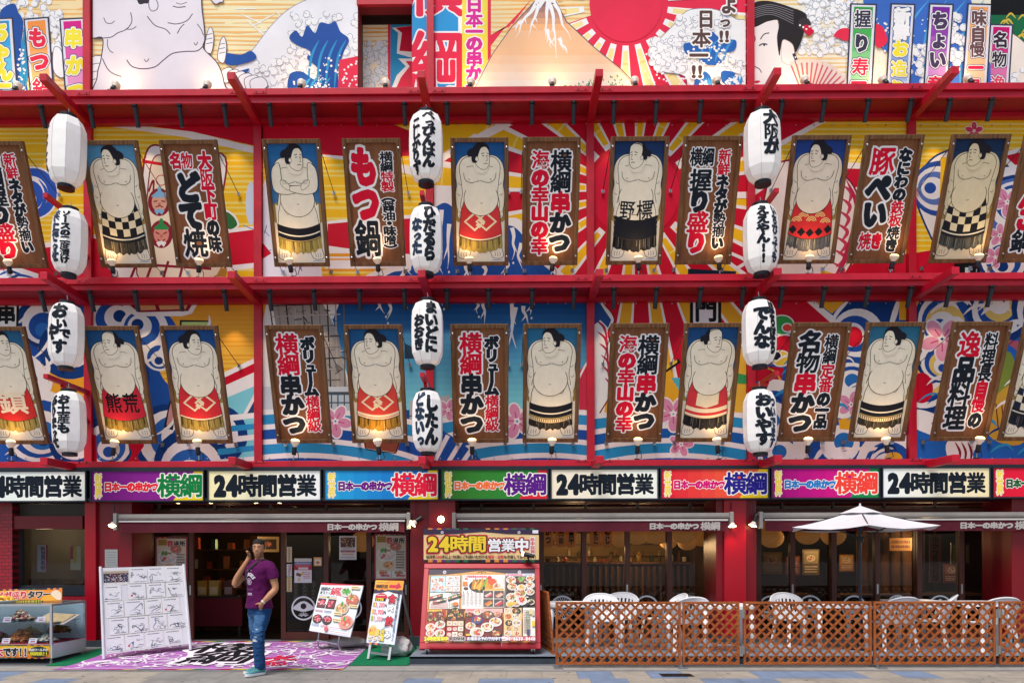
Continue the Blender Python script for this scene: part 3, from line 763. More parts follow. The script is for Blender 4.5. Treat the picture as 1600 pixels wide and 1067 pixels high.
a.poly([(1300, 446), (1345, 400), (1420, 396), (1420, 446)], RD); a.poly([(1200, 440), (1260, 420), (1350, 440), (1300, 450), (1200, 450)], WH); a.poly([(1270, 446), (1285, 422), (1345, 440)], YEL)
a.poly([(1170, 330), (1215, 350), (1190, 400), (1215, 446), (1170, 446)], WH); a.curve([(1180, 430), (1200, 400), (1190, 370)], 6, '#c73a58', taper=True); a.rect(1240, 430, 1275, 446, '#e6cfa6')
put_sheet(a, x0, M0, x1, M1, 'yellow mural sheet with a crimson and cream fish behind the fish tail stripes')
a = newart(); x0, x1 = PB[6]; basefill(a, x0, M0, x1, M1, YEL); stripes(a, x0, M0, x1, M1, YEL2, 8, 3.4, 7)
a.blob([(1428, 300), (1450, 255), (1480, 236), (1520, 230), (1560, 260), (1640, 250), (1720, 280), (1720, 446), (1580, 446), (1550, 400), (1500, 420), (1470, 400)], WH, BL2, 3)
swirl(a, 1470, 295, 46, ['#2a4f9e', WH, '#5b76b8', WH, '#2a4f9e'], 2.4); swirl(a, 1590, 330, 60, [BL2, '#4c6cb5', WH, BL, WH, '#7086c0'], 3.5); swirl(a, 1570, 400, 46, [BL2, WH, BL, WH, BL2], 1)
a.poly([(1470, 246), (1480, 246), (1478, 300), (1468, 320)], YEL); a.poly([(1560, 240), (1720, 200), (1720, 262), (1580, 264)], WH); a.poly([(1570, 244), (1720, 208), (1720, 254), (1586, 258)], RD)
petal(a, 1574, 316, 22, .4); petal(a, 1562, 368, 17, 1); petal(a, 1522, 205, 13, -pi/2, '#d8405c'); petal(a, 1555, 402, 16, .2)
a.poly([(1428, 396), (1470, 388), (1520, 396), (1500, 446), (1428, 446)], RD); a.poly([(1490, 412), (1530, 410), (1532, 440), (1500, 440)], '#16181c'); a.rect(1508, 418, 1516, 430, '#dfe6f0')
put_sheet(a, x0, M0, x1, M1, 'yellow mural sheet with purple blue swirls and pink blossoms at the right end')
# ---- lower level
def water(a, x0, x1, y, seed, c1=BL, c2=LB, ctr=None):
    r = random.Random(seed); cx = ctr if ctr else (x0+x1)/2
    for k in range(7):
        rr = 172-k*23; a.ell(cx, y+170, rr*2.3, rr, WH, 60); a.ell(cx, y+170, rr*2.3-13, rr-8, c1 if k % 2 else c2, 60)
def vgrad(a, x0, y0, x1, y1, cols):
    n = len(cols)
    for i, c in enumerate(cols): a.rect(x0, y0+(y1-y0)*i/n, x1, y0+(y1-y0)*(i+1)/n+.3, c)
def mixh(c, d, t):
    c, d = c.lstrip('#'), d.lstrip('#'); return '#'+''.join('%02x' % round(int(c[i:i+2], 16)*(1-t)+int(d[i:i+2], 16)*t) for i in (0, 2, 4))
def ramp_cols(c, d, n): return [mixh(c, d, i/(n-1)) for i in range(n)]
ORS = '#e8a22c'
a = newart(); x0, x1 = PB[0]; basefill(a, x0, N0, x1, N1, BL); 
a.poly(spline([(30, 460), (80, 462), (70, 520), (90, 560), (60, 545), (40, 500)]), ORS); a.poly(spline([(30, 575), (80, 570), (130, 585), (140, 640), (70, 650), (40, 620)]), ORS)
for (cx, cy, r, a0) in ((70, 500, 46, 1.), (20, 600, 56, 2.2), (110, 545, 50, 4), (60, 665, 60, .4), (120, 690, 44, 3), (-60, 560, 70, 1)): swirl(a, cx, cy, r, [WH, BL, WH, '#2b6fb8', BL2] if r > 50 else [BL2, WH, BL, '#2b6fb8'], a0)
for k in range(16):
    rr = random.Random(k); x = rr.uniform(-30, 136); y = rr.uniform(470, 720); streak(a, [(x, y), (x+18, y-14), (x+30, y-34), (x+26, y-52)], rr.uniform(4, 9), WH)
a.poly([(-110, 470), (30, 470), (26, 640), (-110, 660)], '#191a1e'); a.poly([(-110, 470), (26, 470), (22, 640), (-110, 660)], '#f0ece6'); a.text(vcol('横綱の串', 6, 400, 300, 0, '#111111') if 0 else [('串', 12, 491, 28, 30, '#15171c', 0)] if 0 else [], .05)
A2 = a.T; a.T = None; a.text([('串', 10, -491, 30, 30, '#15171c', 0)], .06); a.T = A2
put_sheet(a, x0, N0, x1, N1, 'blue wave mural sheet with a white nobori banner reading 串 at the left end')
a = newart(); x0, x1 = PB[1]; basefill(a, x0, N0, x1, N1, ORS); vgrad(a, x0-3, N0-3, x1+3, 640, ramp_cols('#e2952c', '#f6cf52', 14)); stripes(a, x0, N0, x1, 650, '#e39a2a', 7, 2.4, 11)
a.poly(spline([(140, 462), (215, 462), (230, 490), (262, 492), (275, 520), (235, 540), (245, 570), (262, 600), (300, 625), (330, 690), (330, 730), (140, 730)]), BL)
a.poly([(330, 640), (350, 605), (405, 585), (405, 730), (320, 730)], '#7fcbd8'); a.poly([(345, 584), (405, 556), (405, 600), (352, 622)], WH); a.poly([(350, 590), (405, 564), (405, 578), (352, 602)], RD)
a.poly([(378, 650), (405, 600), (405, 652)], WH); a.poly([(384, 650), (405, 612), (405, 648)], '#29456b')
for (cx, cy, r, a0) in ((175, 500, 40, 5), (225, 515, 38, 3), (250, 555, 26, 1), (190, 590, 44, 2), (170, 690, 44, .8), (262, 690, 62, 5), (335, 680, 52, 2.4), (300, 725, 60, 1)): swirl(a, cx, cy, r, [BL2, WH, '#2a62ae', WH, BL] if r > 40 else [WH, BL, WH, BL2], a0)
for k in range(5): a.poly([(340, 650+k*17), (405, 644+k*17), (405, 652+k*17), (340, 660+k*17)], WH if k % 2 == 0 else LB)
rr = random.Random(4); a.poly([(140, 676), (150, 680), (152, 730), (140, 730)], RD); a.blob([(200, 690), (225, 694), (215, 712), (222, 730), (196, 730), (206, 708)], RD)
a.poly([(186, 470), (312, 470), (300, 490), (285, 494), (212, 494), (196, 484)], WH); a.poly([(194, 470), (304, 470), (294, 486), (216, 488)], MAR); a.poly([(204, 470), (240, 470), (244, 484), (220, 485)], '#d8a070'); a.poly([(246, 470), (296, 470), (290, 483), (250, 484)], '#d8a070')
a.poly([(281, 500), (330, 501), (330, 510), (281, 510)], '#1c1c20'); a.rect(284, 503, 327, 508, '#b9cf7a'); a.poly([(262, 640), (272, 600), (280, 610), (270, 672), (256, 668)], '#1c1c20'); a.poly([(264, 640), (272, 612), (277, 616), (268, 666), (260, 664)], '#c98a86')
for k in range(10):
    rr = random.Random(k+50); x = rr.uniform(145, 300); y = rr.uniform(520, 700); streak(a, [(x, y), (x+16, y-8), (x+30, y-22), (x+30, y-38)], rr.uniform(3, 7), WH)
put_sheet(a, x0, N0, x1, N1, 'orange sky mural sheet over blue curling waves and a cyan slope')
a = newart(); x0, x1 = PB[2]; basefill(a, x0, N0, x1, N1, '#174e92'); vgrad(a, x0-3, N0, x1+3, 640, ramp_cols('#0f4488', '#7fd0dc', 18))
a.poly([(405, 462), (535, 462), (520, 500), (546, 600), (546, 730), (405, 730)], '#e9e4e2')
a.poly([(405, 462), (418, 462), (408, 520), (405, 540)], ORS)
rt = random.Random(12); tc = ['#4a4440', '#8c8078', '#2c2a2c', '#b5a89c', '#6a6058']
a.poly([(425, 474), (500, 466), (528, 520), (546, 616), (470, 616), (440, 560)], '#a39a94')
for k in range(10): a.line([(420+k*13, 466), (440+k*11, 616)], 2.2, tc[k % 5])
for k in range(90):
    y = rt.uniform(470, 612); x = rt.uniform(422+(y-470)*.1, 520+(y-470)*.18); a.line([(x, y), (x+rt.uniform(-14, 14), y+rt.uniform(-9, 9))], rt.uniform(.8, 2), rt.choice(tc+['#e8e2dc']))
for k in range(8): a.line([(424, 478+k*17), (532, 474+k*17)], 1.6, tc[(k+2) % 5])
a.rect(411, 604, 560, 660, '#c9ccd2'); a.rect(505, 612, 548, 645, '#4a5560')
for i in range(4):
    for j in range(2): a.rect(509+i*10, 617+j*13, 517+i*10, 628+j*13, '#b9c4cc')
a.rect(640, 626, 690, 690, '#b8b2b4'); a.line([(640, 650), (690, 646)], 2, '#5c5a60'); a.poly([(632, 536), (650, 545), (652, 560), (632, 560)], '#22384a')
water(a, x0, x1, 640, 1, ctr=470)
drips(a, [(590, 466, 24), (605, 466, 34), (640, 466, 10)], WH, 5); petal(a, 524, 658, 24, .2)
a.poly([(568, 690), (626, 690), (620, 707), (570, 700)], '#8c4a3a'); a.line([(570, 690), (572, 702), (618, 708), (624, 690)], 1.6, '#1c1c20')
put_sheet(a, x0, N0, x1, N1, 'mural sheet with a steel lattice tower over white and blue wave bands')
a = newart(); x0, x1 = PB[3]; basefill(a, x0, N0, x1, N1, '#174e92'); vgrad(a, x0-3, N0, x1+3, 640, ramp_cols('#0f4488', '#7fd0dc', 18))
drips(a, [(746, 464, 26), (758, 466, 40), (800, 470, 46), (806, 480, 80), (818, 478, 30), (828, 470, 22), (690, 464, 14)], WH, 8)
a.poly([(672, 626), (702, 616), (702, 660), (672, 660)], '#b8b2b4'); water(a, x0, x1, 640, 2, ctr=850); petal(a, 808, 658, 26, .7); petal(a, 700, 640, 16, .1); a.poly([(905, 580), (922, 560), (922, 640), (905, 640)], '#c8304a'); a.curve([(905, 590), (915, 570), (922, 560)], 3, WH)
a.poly([(672, 660), (720, 690), (760, 726), (672, 726)], BL); [a.line([(676+k*22, 726), (700+k*26, 680)], 7, WH) for k in range(3)]
put_sheet(a, x0, N0, x1, N1, 'blue to teal mural sheet with white drips above pink petals and waves')
a = newart(); x0, x1 = PB[4]; basefill(a, x0, N0, x1, N1, RD); rays(a, 1000, 310, 100, 520, 24, '#e6a82c', None, off=.12, bw=.15)
vgrad(a, 1000, 590, 1170, 690, ramp_cols('#4fb3c6', '#a6dde2', 8)); a.poly([(1030, 560), (1080, 640), (1010, 640), (1005, 560)], '#e6a82c'); a.poly([(1100, 560), (1170, 540), (1170, 650), (1100, 650)], '#e6b43c')
a.blob([(928, 470), (948, 480), (960, 500), (950, 520), (960, 560), (955, 610), (940, 640), (922, 660), (900, 560)], '#f2ebe8', MAR, 2)
for k in range(6): a.curve([(930+k*3, 500+k*18), (944+k*2, 512+k*18), (950, 540+k*16)], 4, '#b8284a', taper=True)
a.poly([(935, 470), (955, 500), (950, 512), (938, 500), (928, 508), (928, 470)], '#2b4f8e')
a.poly([(1015, 585), (1060, 560), (1064, 566), (1020, 596)], '#1c1c20'); a.poly([(1018, 582), (1058, 562), (1058, 566), (1020, 592)], '#e8c238')
water(a, x0, x1, 640, 3, '#1c5ca8', '#2a8ec2', ctr=1050); petal(a, 1052, 646, 26, .3); petal(a, 1064, 694, 18, 1.2)
a.poly([(1140, 580), (1166, 586), (1166, 600), (1140, 598)], '#3a9a58')
a.rect(1078, 462, 1127, 505, '#15171c'); a.rect(1083, 462, 1122, 505, '#e9e4ea'); A2 = a.T; a.T = None; a.text([('門', 1103, -484, 36, 38, '#15171c', 0)], .05); a.T = A2
put_sheet(a, x0, N0, x1, N1, 'mural sheet of red and yellow rays above wave bands with the character 門')
a = newart(); x0, x1 = PB[5]; basefill(a, x0, N0, x1, N1, BL); 
a.poly([(1170, 462), (1260, 462), (1300, 500), (1330, 520), (1170, 520)], RD); a.poly([(1250, 462), (1262, 462), (1310, 500), (1300, 506)], WH); a.poly([(1262, 462), (1330, 462), (1300, 490)], '#e6a82c')
a.poly(spline([(1300, 520), (1320, 480), (1345, 464), (1405, 464), (1398, 500), (1360, 510), (1330, 560)]), BL2); streak(a, [(1296, 510), (1310, 486), (1330, 466)], 6, WH); streak(a, [(1388, 520), (1398, 490), (1405, 464)], 9, WH)
a.rect(1405, 462, 1420, 500, '#e6a82c')
for (cx, cy, r, c) in ((1222, 508, 18, '#3aa04a'), (1226, 540, 20, '#c8102e'), (1220, 560, 14, '#e8c238'), (1212, 556, 8, '#1c1c20'), (1230, 512, 7, '#e8483a')): a.ell(cx, cy, r+2, r*.8+2, WH); a.ell(cx, cy, r, r*.8, c)
a.poly([(1178, 570), (1225, 575), (1220, 600), (1178, 595)], '#b8142c'); a.curve([(1200, 575), (1212, 582), (1222, 598)], 3, '#d8a04a')
for (cx, cy, r, a0) in ((1340, 520, 40, 2), (1330, 610, 46, 4), (1210, 640, 50, 1), (1230, 715, 46, 3), (1300, 700, 62, 5), (1390, 720, 50, 1)): swirl(a, cx, cy, r, [WH, BL, WH, '#2b6fb8'], a0)
a.ell(1334, 526, 14, 16, RD); petal(a, 1330, 632, 20, 0); a.poly([(1310, 655), (1340, 650), (1336, 672), (1312, 670)], '#e6a82c'); [streak(a, [(1270+k*22, 724), (1285+k*22, 704), (1310+k*22, 700)], 8, WH) for k in range(5)]; a.ell(1396, 716, 14, 10, '#e6a82c')
rr = random.Random(61)
for k in range(22): x, y = rr.uniform(1180, 1400), rr.uniform(560, 715); streak(a, [(x, y), (x+12, y-10), (x+28, y-14), (x+38, y-4)], rr.uniform(2.5, 6), rr.choice([WH, WH, LB, BL2]))
put_sheet(a, x0, N0, x1, N1, 'blue swirl mural sheet with a red corner and green and red knots')
a = newart(); x0, x1 = PB[6]; basefill(a, x0, N0, x1, N1, '#2462b4'); a.rect(1420, 462, 1450, 520, '#e6a82c')
for (cx, cy, r, a0) in ((1490, 500, 62, 2), (1560, 490, 50, 4), (1640, 480, 60, 1), (1440, 600, 50, 5), (1470, 560, 40, .6)): swirl(a, cx, cy, r, [BL2, WH, BL, '#e6c26a', WH, BL], a0)
for k in range(12):
    rr = random.Random(k+90); x = rr.uniform(1440, 1600); y = rr.uniform(476, 560); streak(a, [(x, y), (x+14, y-12), (x+34, y-16), (x+46, y-6)], rr.uniform(4, 9), WH)
a.ell(1440, 606, 18, 24, RD); petal(a, 1472, 530, 32, .3, '#e89ab4'); a.blob([(1550, 560), (1580, 552), (1586, 600), (1556, 640)], '#7c8c3a'); a.blob([(1555, 620), (1600, 600), (1600, 690), (1545, 680)], '#c89a3a'); [a.line([(1556+k*9, 630), (1560+k*9, 670)], 2, '#7c2a1c') for k in range(4)]
a.blob([(1568, 530), (1590, 550), (1598, 600), (1720, 600), (1720, 560)], '#b8586a'); a.poly(spline([(1480, 690), (1530, 684), (1520, 710), (1530, 730), (1490, 730)]), WH); [a.curve([(1492+k*10, 690), (1500+k*9, 706), (1498+k*9, 722)], 4, MAR, taper=True) for k in range(3)]
a.poly(spline([(1428, 640), (1470, 652), (1500, 690), (1428, 668)]), WH)
rr = random.Random(62)
for k in range(20): x, y = rr.uniform(1432, 1590), rr.uniform(600, 715); streak(a, [(x, y), (x+12, y-10), (x+28, y-14), (x+38, y-4)], rr.uniform(2.5, 6), rr.choice([WH, WH, LB, BL2]))
put_sheet(a, x0, N0, x1, N1, 'blue mural sheet with a large pink blossom and white swirls at the right end')

# ---- top level
SKY = '#f0d8a6'; SKO = '#efb267'
def sky_stripes(a, x0, x1, y0, y1, seed, c=SKO):
    r = random.Random(seed); y = y0
    while y < y1:
        x = x0
        while x < x1:
            l = min(r.uniform(60, 200), x1+4-x); a.line([(x, y+r.uniform(-1, 1)), (x+l*.5, y+r.uniform(-1.5, 1.5)), (x+l, y)], r.uniform(1.5, 4.5), c, taper=True); x += max(l*r.uniform(.6, 1.3), 6)
        y += 7
T0, T1 = -62, 150
def nobori(a, P, cols, chars, tcols, wd, b=.055, ob=.11):
    """tilted vertical banner printed on the sheet. P: top-left, top-right, bottom-right, bottom-left"""
    (ax, ay), (bx, by), (cx, cy), (dx, dy) = P
    a.poly([(ax-2.5, ay-2.5), (bx+2.5, by-2.5), (cx+2.5, cy), (dx-2.5, dy)], '#3a3a4e'); a.poly(P, '#dcdce6')
    n = len(cols)
    def L(u, v): return ((ax*(1-u)+bx*u)*(1-v)+(dx*(1-u)+cx*u)*v, (ay*(1-u)+by*u)*(1-v)+(dy*(1-u)+cy*u)*v)
    for i, c in enumerate(cols): a.poly([L(.1, .02+.98*i/n), L(.9, .02+.98*i/n), L(.9, .02+.98*(i+1)/n), L(.1, .02+.98*(i+1)/n)], c)
    T = a.T; a.T = None; items = []
    for i, (ch, v) in enumerate(chars):
        x, y = L(.5, v); items.append((ch, x, -y, wd, wd*1.05, tcols[i], 0))
    a.text(items, b, '#f2ecec', ob, '#4a4458', ob+.035); a.T = T
a = newart(); basefill(a, -110, T0, 134, T1, SKY); sky_stripes(a, -110, 134, T0, T1, 1)
foam(a, -40, -30, 80, 60, 120, 2); foam(a, 60, 20, 100, 80, 60, 3)
wavebl(a, [(0, 20), (20, 6), (28, 20), (34, 70), (40, 150), (20, 150), (5, 60)], 5); wavebl(a, [(22, 30), (36, 34), (32, 90), (44, 150), (26, 150)], 6)
a.blob([(84, 76), (96, 80), (100, 120), (84, 112)], '#eef0f4', '#5a5a78', 1)
nobori(a, [(-24, 32), (18, 30), (26, 150), (-10, 150)], ramp_cols('#1d9ad8', '#8fd8f0', 6), [('ち', .16), ('ゃ', .42), ('ん', .68), ('こ', .94)], ['#f2e03a']*4, 30)
nobori(a, [(39, 32), (74, 29), (83, 150), (49, 150)], ramp_cols('#ef9446', '#f7c088', 5), [('も', .24), ('つ', .55), ('鍋', .9)], ['#e0284a']*3, 30)
nobori(a, [(95, 32), (130, 30), (138, 150), (104, 150)], ramp_cols('#d01c84', '#e8b8d8', 6), [('串', .24), ('か', .6), ('つ', .94)], ['#f2e03a']*3, 30)
put_sheet(a, -110, T0, 133, T1, 'top mural sheet with cyan, orange and magenta food banners over foam', grommets=False)
a = newart(); basefill(a, 144, T0, 560, T1, '#f4e2b4'); sky_stripes(a, 144, 560, T0, T1, 9, '#efb66e')
for k in range(12): a.line([(368+k*9, 14+k*9 % 60), (400+k*9, 14+(k*23) % 60)], 3, '#f5ece4', taper=True)
SK = '#e2dce4'; LN = '#4a3a52'
# pale rounded mountain and blue surf on the right
a.blob([(352, 150), (400, 72), (440, 24), (480, 0), (520, -8), (562, -4), (562, 150)], '#e8e8ee', '#8a8aa8', 1)
foam(a, 452, 20, 560, 140, 150, 7); foam(a, 400, 90, 470, 150, 70, 8)
for P in ([(452, 60), (462, 48), (472, 58), (480, 40), (492, 52), (500, 36), (514, 38), (524, 34), (532, 50), (545, 62), (536, 84), (528, 110), (528, 150), (500, 150), (498, 110), (480, 92), (484, 80), (466, 72)], [(452, 118), (470, 112), (486, 122), (500, 130), (520, 150), (456, 150)], [(348, 118), (372, 112), (390, 108), (372, 124), (350, 130)]): wavebl(a, P, 3, 46)
a.poly([(530, 94), (560, 88), (560, 150), (528, 150)], '#e0304e'); [a.ell(random.Random(k).uniform(532, 558), random.Random(k+9).uniform(96, 148), 1.6, 1.6, '#f2ecec', 8) for k in range(26)]
a.blob([(352, 84), (376, 86), (392, 80), (400, 92), (372, 102), (352, 100)], BL)
for (sx, sy) in ((320, 55), (340, 70)): 
    a.blob([(sx, sy+22), (sx+4, sy-4), (sx+10, sy-12), (sx+14, sy+4), (sx+10, sy+28)], '#eceaf0', LN, 1); [a.line([(sx+2, sy+k*7), (sx+12, sy-2+k*7)], 1, LN) for k in range(3)]
for k in range(6): a.blob([(346+k*9, 112+k*3), (360+k*10, 106+k*3), (368+k*10, 120+k*3), (352+k*9, 130+k*3)], '#eceaf0', LN, 1)
for k in range(5): a.blob([(144, 90+k*12), (158, 88+k*12), (164, 98+k*12), (146, 102+k*12)], '#eceaf0', LN, 1)
# giant wrestler in line
a.blob([(300, -70), (330, 0), (344, 4), (348, -4), (330, -62)], SK, LN, 1)
a.blob([(120, 20), (130, -40), (200, -66), (300, -66), (316, 20), (320, 60), (318, 76), (340, 100), (350, 130), (346, 160), (160, 160), (152, 120), (158, 92), (160, 60), (140, 58)], SK, LN, 1.6)
a.blob([(215, -40), (212, 2), (228, 8), (236, -4), (240, 18), (262, 33), (280, 37), (300, 26), (306, 8), (306, -60)], SK, None)
a.blob([(212, -66), (214, 0), (226, 6), (233, -2), (232, -66)], '#2c2636'); a.blob([(233, 0), (238, -6), (246, 4), (246, 14), (238, 18), (233, 12)], SK, LN, 1.2)
for P, q in (([(262, 36), (276, 38), (292, 33), (301, 22)], 1.4), ([(230, 26), (242, 40), (258, 46), (266, 54)], 1.4), ([(277, 53), (282, 44), (288, 38)], 1.4), ([(204, 20), (206, 34), (198, 46), (184, 52), (172, 59), (150, 60)], 1.4), ([(196, 46), (206, 46), (213, 42)], 1.2), ([(162, 28), (166, 36), (174, 37), (179, 33)], 1.2), ([(168, 62), (168, 72), (172, 80), (177, 83)], 1.2), ([(160, 92), (168, 108), (178, 116), (190, 120)], 1.4), ([(198, 94), (206, 104), (222, 108), (242, 105), (256, 94), (270, 84), (290, 81), (308, 80), (318, 72)], 1.6), ([(225, 93), (229, 97), (233, 92)], 1.2), ([(303, 67), (306, 71), (309, 66)], 1.2), ([(308, 38), (314, 46), (318, 56)], 1.2), ([(270, 10), (278, 12), (290, 11)], 1.5), ([(275, 5), (283, 7), (292, 4)], 1)): a.curve(P, q, LN)
put_sheet(a, 145, T0, 559, T1, 'top mural sheet of a giant outlined wrestler beside foaming blue waves', grommets=False)
# sheet inside the window recess
a = newart(); basefill(a, 555, 30, 650, T1, '#f2e2c4'); sky_stripes(a, 555, 650, 30, 100, 3, '#e0a860'); foam(a, 560, 66, 606, 140, 90, 5, '#d6dce2', '#6f8a9c')
a.rect(606, 30, 650, 160, LB); a.rect(606, 30, 610, 160, '#d8304c'); a.poly([(612, 44), (622, 52), (620, 84), (640, 90), (650, 90), (650, 40)], '#f0ecec'); a.poly([(618, 44), (628, 52), (624, 80), (650, 82), (650, 40)], '#c8183a'); a.poly([(612, 138), (620, 118), (634, 104), (622, 92), (650, 92), (650, 150)], '#f0ecec'); a.poly([(618, 140), (626, 122), (640, 104), (634, 96), (650, 96), (650, 150)], '#d8304c')
put_sheet(a, 556, 32, 649, T1, 'mural strip set back inside the dark top window recess', Y=W+.42, grommets=False)
a = newart(); basefill(a, 640, T0, 1166, T1, SKY); sky_stripes(a, 640, 1166, T0, T1, 4)
a.rect(1010, T0, 1166, T1, '#e0304e'); a.rect(767, -62, 1010, -18, SKY)
rx, ry_ = 978, 6
a.poly([(880, 40), (1166, -62), (1166, 150), (880, 150)], '#e0304e'); a.poly([(767, 55), (800, 40), (830, 0), (767, 48)], '#e0304e')
rays(a, rx, ry_, 66, 330, 22, '#f2dc9a', '#eec878', '#f4eeee', off=.15, bw=.16)
a.ell(rx, ry_, 57, 60, '#e0304e', 44)
a.rect(640, T0, 872, T1, SKY); sky_stripes(a, 767, 880, T0, T1, 14)
a.poly([(767, 55), (800, 40), (830, 0), (790, 42), (767, 72)], '#e0304e')
a.rect(640, T0, 716, T1, '#2c93cf'); a.rect(716, T0, 722, T1, '#e8f0f4')
T = a.T; a.T = None; a.text([('横', 681, 18, 92, 92, '#e0284a', 0), ('綱', 681, -98, 92, 104, '#e0284a', 0)], .05, '#f4ecee', .075); a.T = T
a.rect(722, T0, 762, T1, '#f4d64e'); a.rect(762, T0, 767, T1, '#e0304e'); T = a.T; a.T = None; a.text(vcol('日本一の串かつ', 741, 4, -150, 25, '#d02a92'), .055, '#f4eef0', .12); a.T = T
# snow capped peak (generic)
a.poly([(736, 150), (770, 84), (800, 42), (836, 2), (842, -4), (862, -4), (868, 2), (885, 34), (930, 76), (970, 108), (1010, 150)], '#f2bd92')
vg = ramp_cols('#8a6a72', '#f2b27c', 5)
for i, c in enumerate(vg): a.poly([(836-i*9.4, 2+i*9), (868+i*4.4, 2+i*9), (872+i*5.4, 2+(i+1)*9.2), (828-i*9, 2+(i+1)*9.2)], c)
for i, c in enumerate(ramp_cols('#f2bd92', '#f5e6de', 6)): a.poly([(776-i*8, 74+i*13), (928+i*14, 74+i*13), (944+i*14, 87.5+i*13), (767-i*8, 87.5+i*13)], c)
a.line([(736, 150), (770, 84), (800, 42), (836, 2)], 1.2, '#6a5a70'); a.line([(868, 2), (885, 34), (930, 76), (970, 108), (1010, 150)], 1.4, '#4a4a68')
rs = random.Random(2)
a.poly([(838, -4), (866, -4), (870, 8), (862, 4), (858, 14), (852, 2), (844, 14), (842, 4), (832, 12)], '#f6f0ee')
for (sx, sy, ex, ey) in ((834, 8, 804, 60), (842, 6, 826, 58), (854, 6, 855, 62), (860, 8, 872, 92), (866, 6, 890, 62), (872, 60, 886, 84), (855, 46, 860, 76), (815, 34, 800, 44)):
    P = [(sx+(ex-sx)*t/5+rs.uniform(-2.5, 2.5), sy+(ey-sy)*t/5) for t in range(6)]; a.curve(P, 6.5, '#f6f0ee', taper='f', n=4)
    for t in (2, 3): a.curve([P[t], (P[t][0]+rs.uniform(-9, 9), P[t][1]+10)], 3, '#f6f0ee', taper='f', n=3)
for k in range(70): x = rs.uniform(880, 985); y = 138-rs.random()**1.5*(x-860)*.22; a.line([(x, y), (x+1, y+rs.uniform(2, 4))], 1.6, rs.choice(['#3f8a6c', '#2f7a58', '#7fae6a']))
# foam wave, right
a.blob([(1052, 40), (1070, 20), (1090, 14), (1120, 16), (1150, 30), (1170, 44), (1170, 150), (1084, 150), (1070, 120), (1035, 112), (1016, 96), (1024, 70)], '#eceef4', '#7a8098', 1)
foam(a, 1018, 60, 1075, 108, 90, 9); foam(a, 1060, 24, 1130, 100, 120, 10); foam(a, 1120, 90, 1166, 140, 50, 11)
for P in ([(1068, 70), (1080, 66), (1096, 60), (1112, 50), (1122, 58), (1134, 62), (1150, 64), (1146, 80), (1120, 84), (1128, 98), (1106, 102), (1088, 88), (1072, 84)], [(1086, 126), (1100, 112), (1112, 124), (1108, 150), (1086, 150)], [(1128, 112), (1148, 114), (1146, 124), (1160, 140), (1130, 130)]): wavebl(a, P, 6, 40, '#2b62b0', '#3f8ed0')
for k in range(40): a.ell(rs.uniform(1008, 1080), rs.uniform(80, 146), 1.6, 1.6, '#f4eeee', 8)
T = a.T; a.T = None
a.text([('よ', 1139, -8, 27, 30, '#5a4440', 0), ('っ', 1133, -34, 20, 20, '#5a4440', 0), ('!', 1127, -57, 30, 24, '#5a4440', 0), ('!', 1136, -57, 30, 24, '#5a4440', 0), ('日', 1103, -30, 27, 30, '#5a4440', 0), ('本', 1096, -60, 30, 30, '#5a4440', 0), ('一', 1092, -87, 30, 30, '#5a4440', 0), ('!', 1084, -112, 32, 26, '#5a4440', 0), ('!', 1094, -112, 32, 26, '#5a4440', 0)], .04, '#f2f0f2', .12); a.T = T
put_sheet(a, 644, T0, 1165, T1, 'top mural sheet of a snow capped peak, red sun and huge 横綱 lettering', grommets=False)
a = newart(); basefill(a, 1176, T0, 1548, T1, '#f2e8d4'); sky_stripes(a, 1176, 1340, T0, T1, 6, '#efc98c')
foam(a, 1240, -30, 1330, 85, 200, 15); foam(a, 1300, -20, 1340, 40, 40, 16)
wavebl(a, [(1355, -40), (1480, -50), (1520, 10), (1516, 70), (1548, 100), (1548, 150), (1420, 150), (1410, 100), (1366, 60)], 7, 160, '#3f6cc0', '#4fa0d8'); foam(a, 1420, 60, 1470, 130, 50, 17); foam(a, 1484, 20, 1510, 110, 40, 18)
a.blob([(1303, 56), (1312, 46), (1326, 46), (1326, 64), (1310, 60)], '#e0304e'); a.blob([(1366, 40), (1380, 44), (1386, 66), (1370, 74)], '#e0304e')
# a woman in old print style (generic), and her fan
a.poly([(1176, 20), (1215, 28), (1220, 80), (1240, 90), (1248, 120), (1256, 150), (1176, 150)], '#efe4e0')
a.blob([(1176, 8), (1200, 2), (1236, 12), (1260, 24), (1256, 52), (1246, 78), (1236, 84), (1222, 66), (1218, 88), (1214, 60), (1217, 34), (1200, 34), (1176, 42)], '#2a2628'); a.blob([(1222, 66), (1230, 64), (1240, 74), (1240, 100), (1222, 96)], '#efe4e0', '#b89a90', .8)
for k in range(6): a.curve([(1176, 14+k*3), (1205, 8+k*3), (1240, 18+k*4)], .8, '#8a868c')
a.ell(1257, 38, 10, 10, '#3a3438'); a.blob([(1254, 42), (1264, 40), (1272, 50), (1262, 56)], '#c8203c'); [a.ell(1250+q*5, 40+q*3 % 7, 1.6, 1.6, WH, 8) for q in range(5)]
a.curve([(1188, 62), (1194, 54), (1202, 52)], 1.6, '#3a3034'); a.curve([(1186, 72), (1192, 69), (1199, 70)], 2, '#3a3034'); a.ell(1194, 71, 1.6, 1.6, '#3a3034', 8); a.curve([(1176, 52), (1180, 60), (1178, 68)], 1.3, '#3a3034'); a.curve([(1178, 104), (1186, 108), (1190, 114)], 1.4, '#4a3034'); a.blob([(1178, 128), (1184, 126), (1188, 128), (1182, 131)], '#c8304a')
a.curve([(1240, 84), (1246, 100), (1248, 120), (1254, 140)], 5, '#3a3a58'); [a.ell(1243+q*2.4, 90+q*11, 1.4, 1.4, WH, 8) for q in range(6)]
fc = (1262, 168)
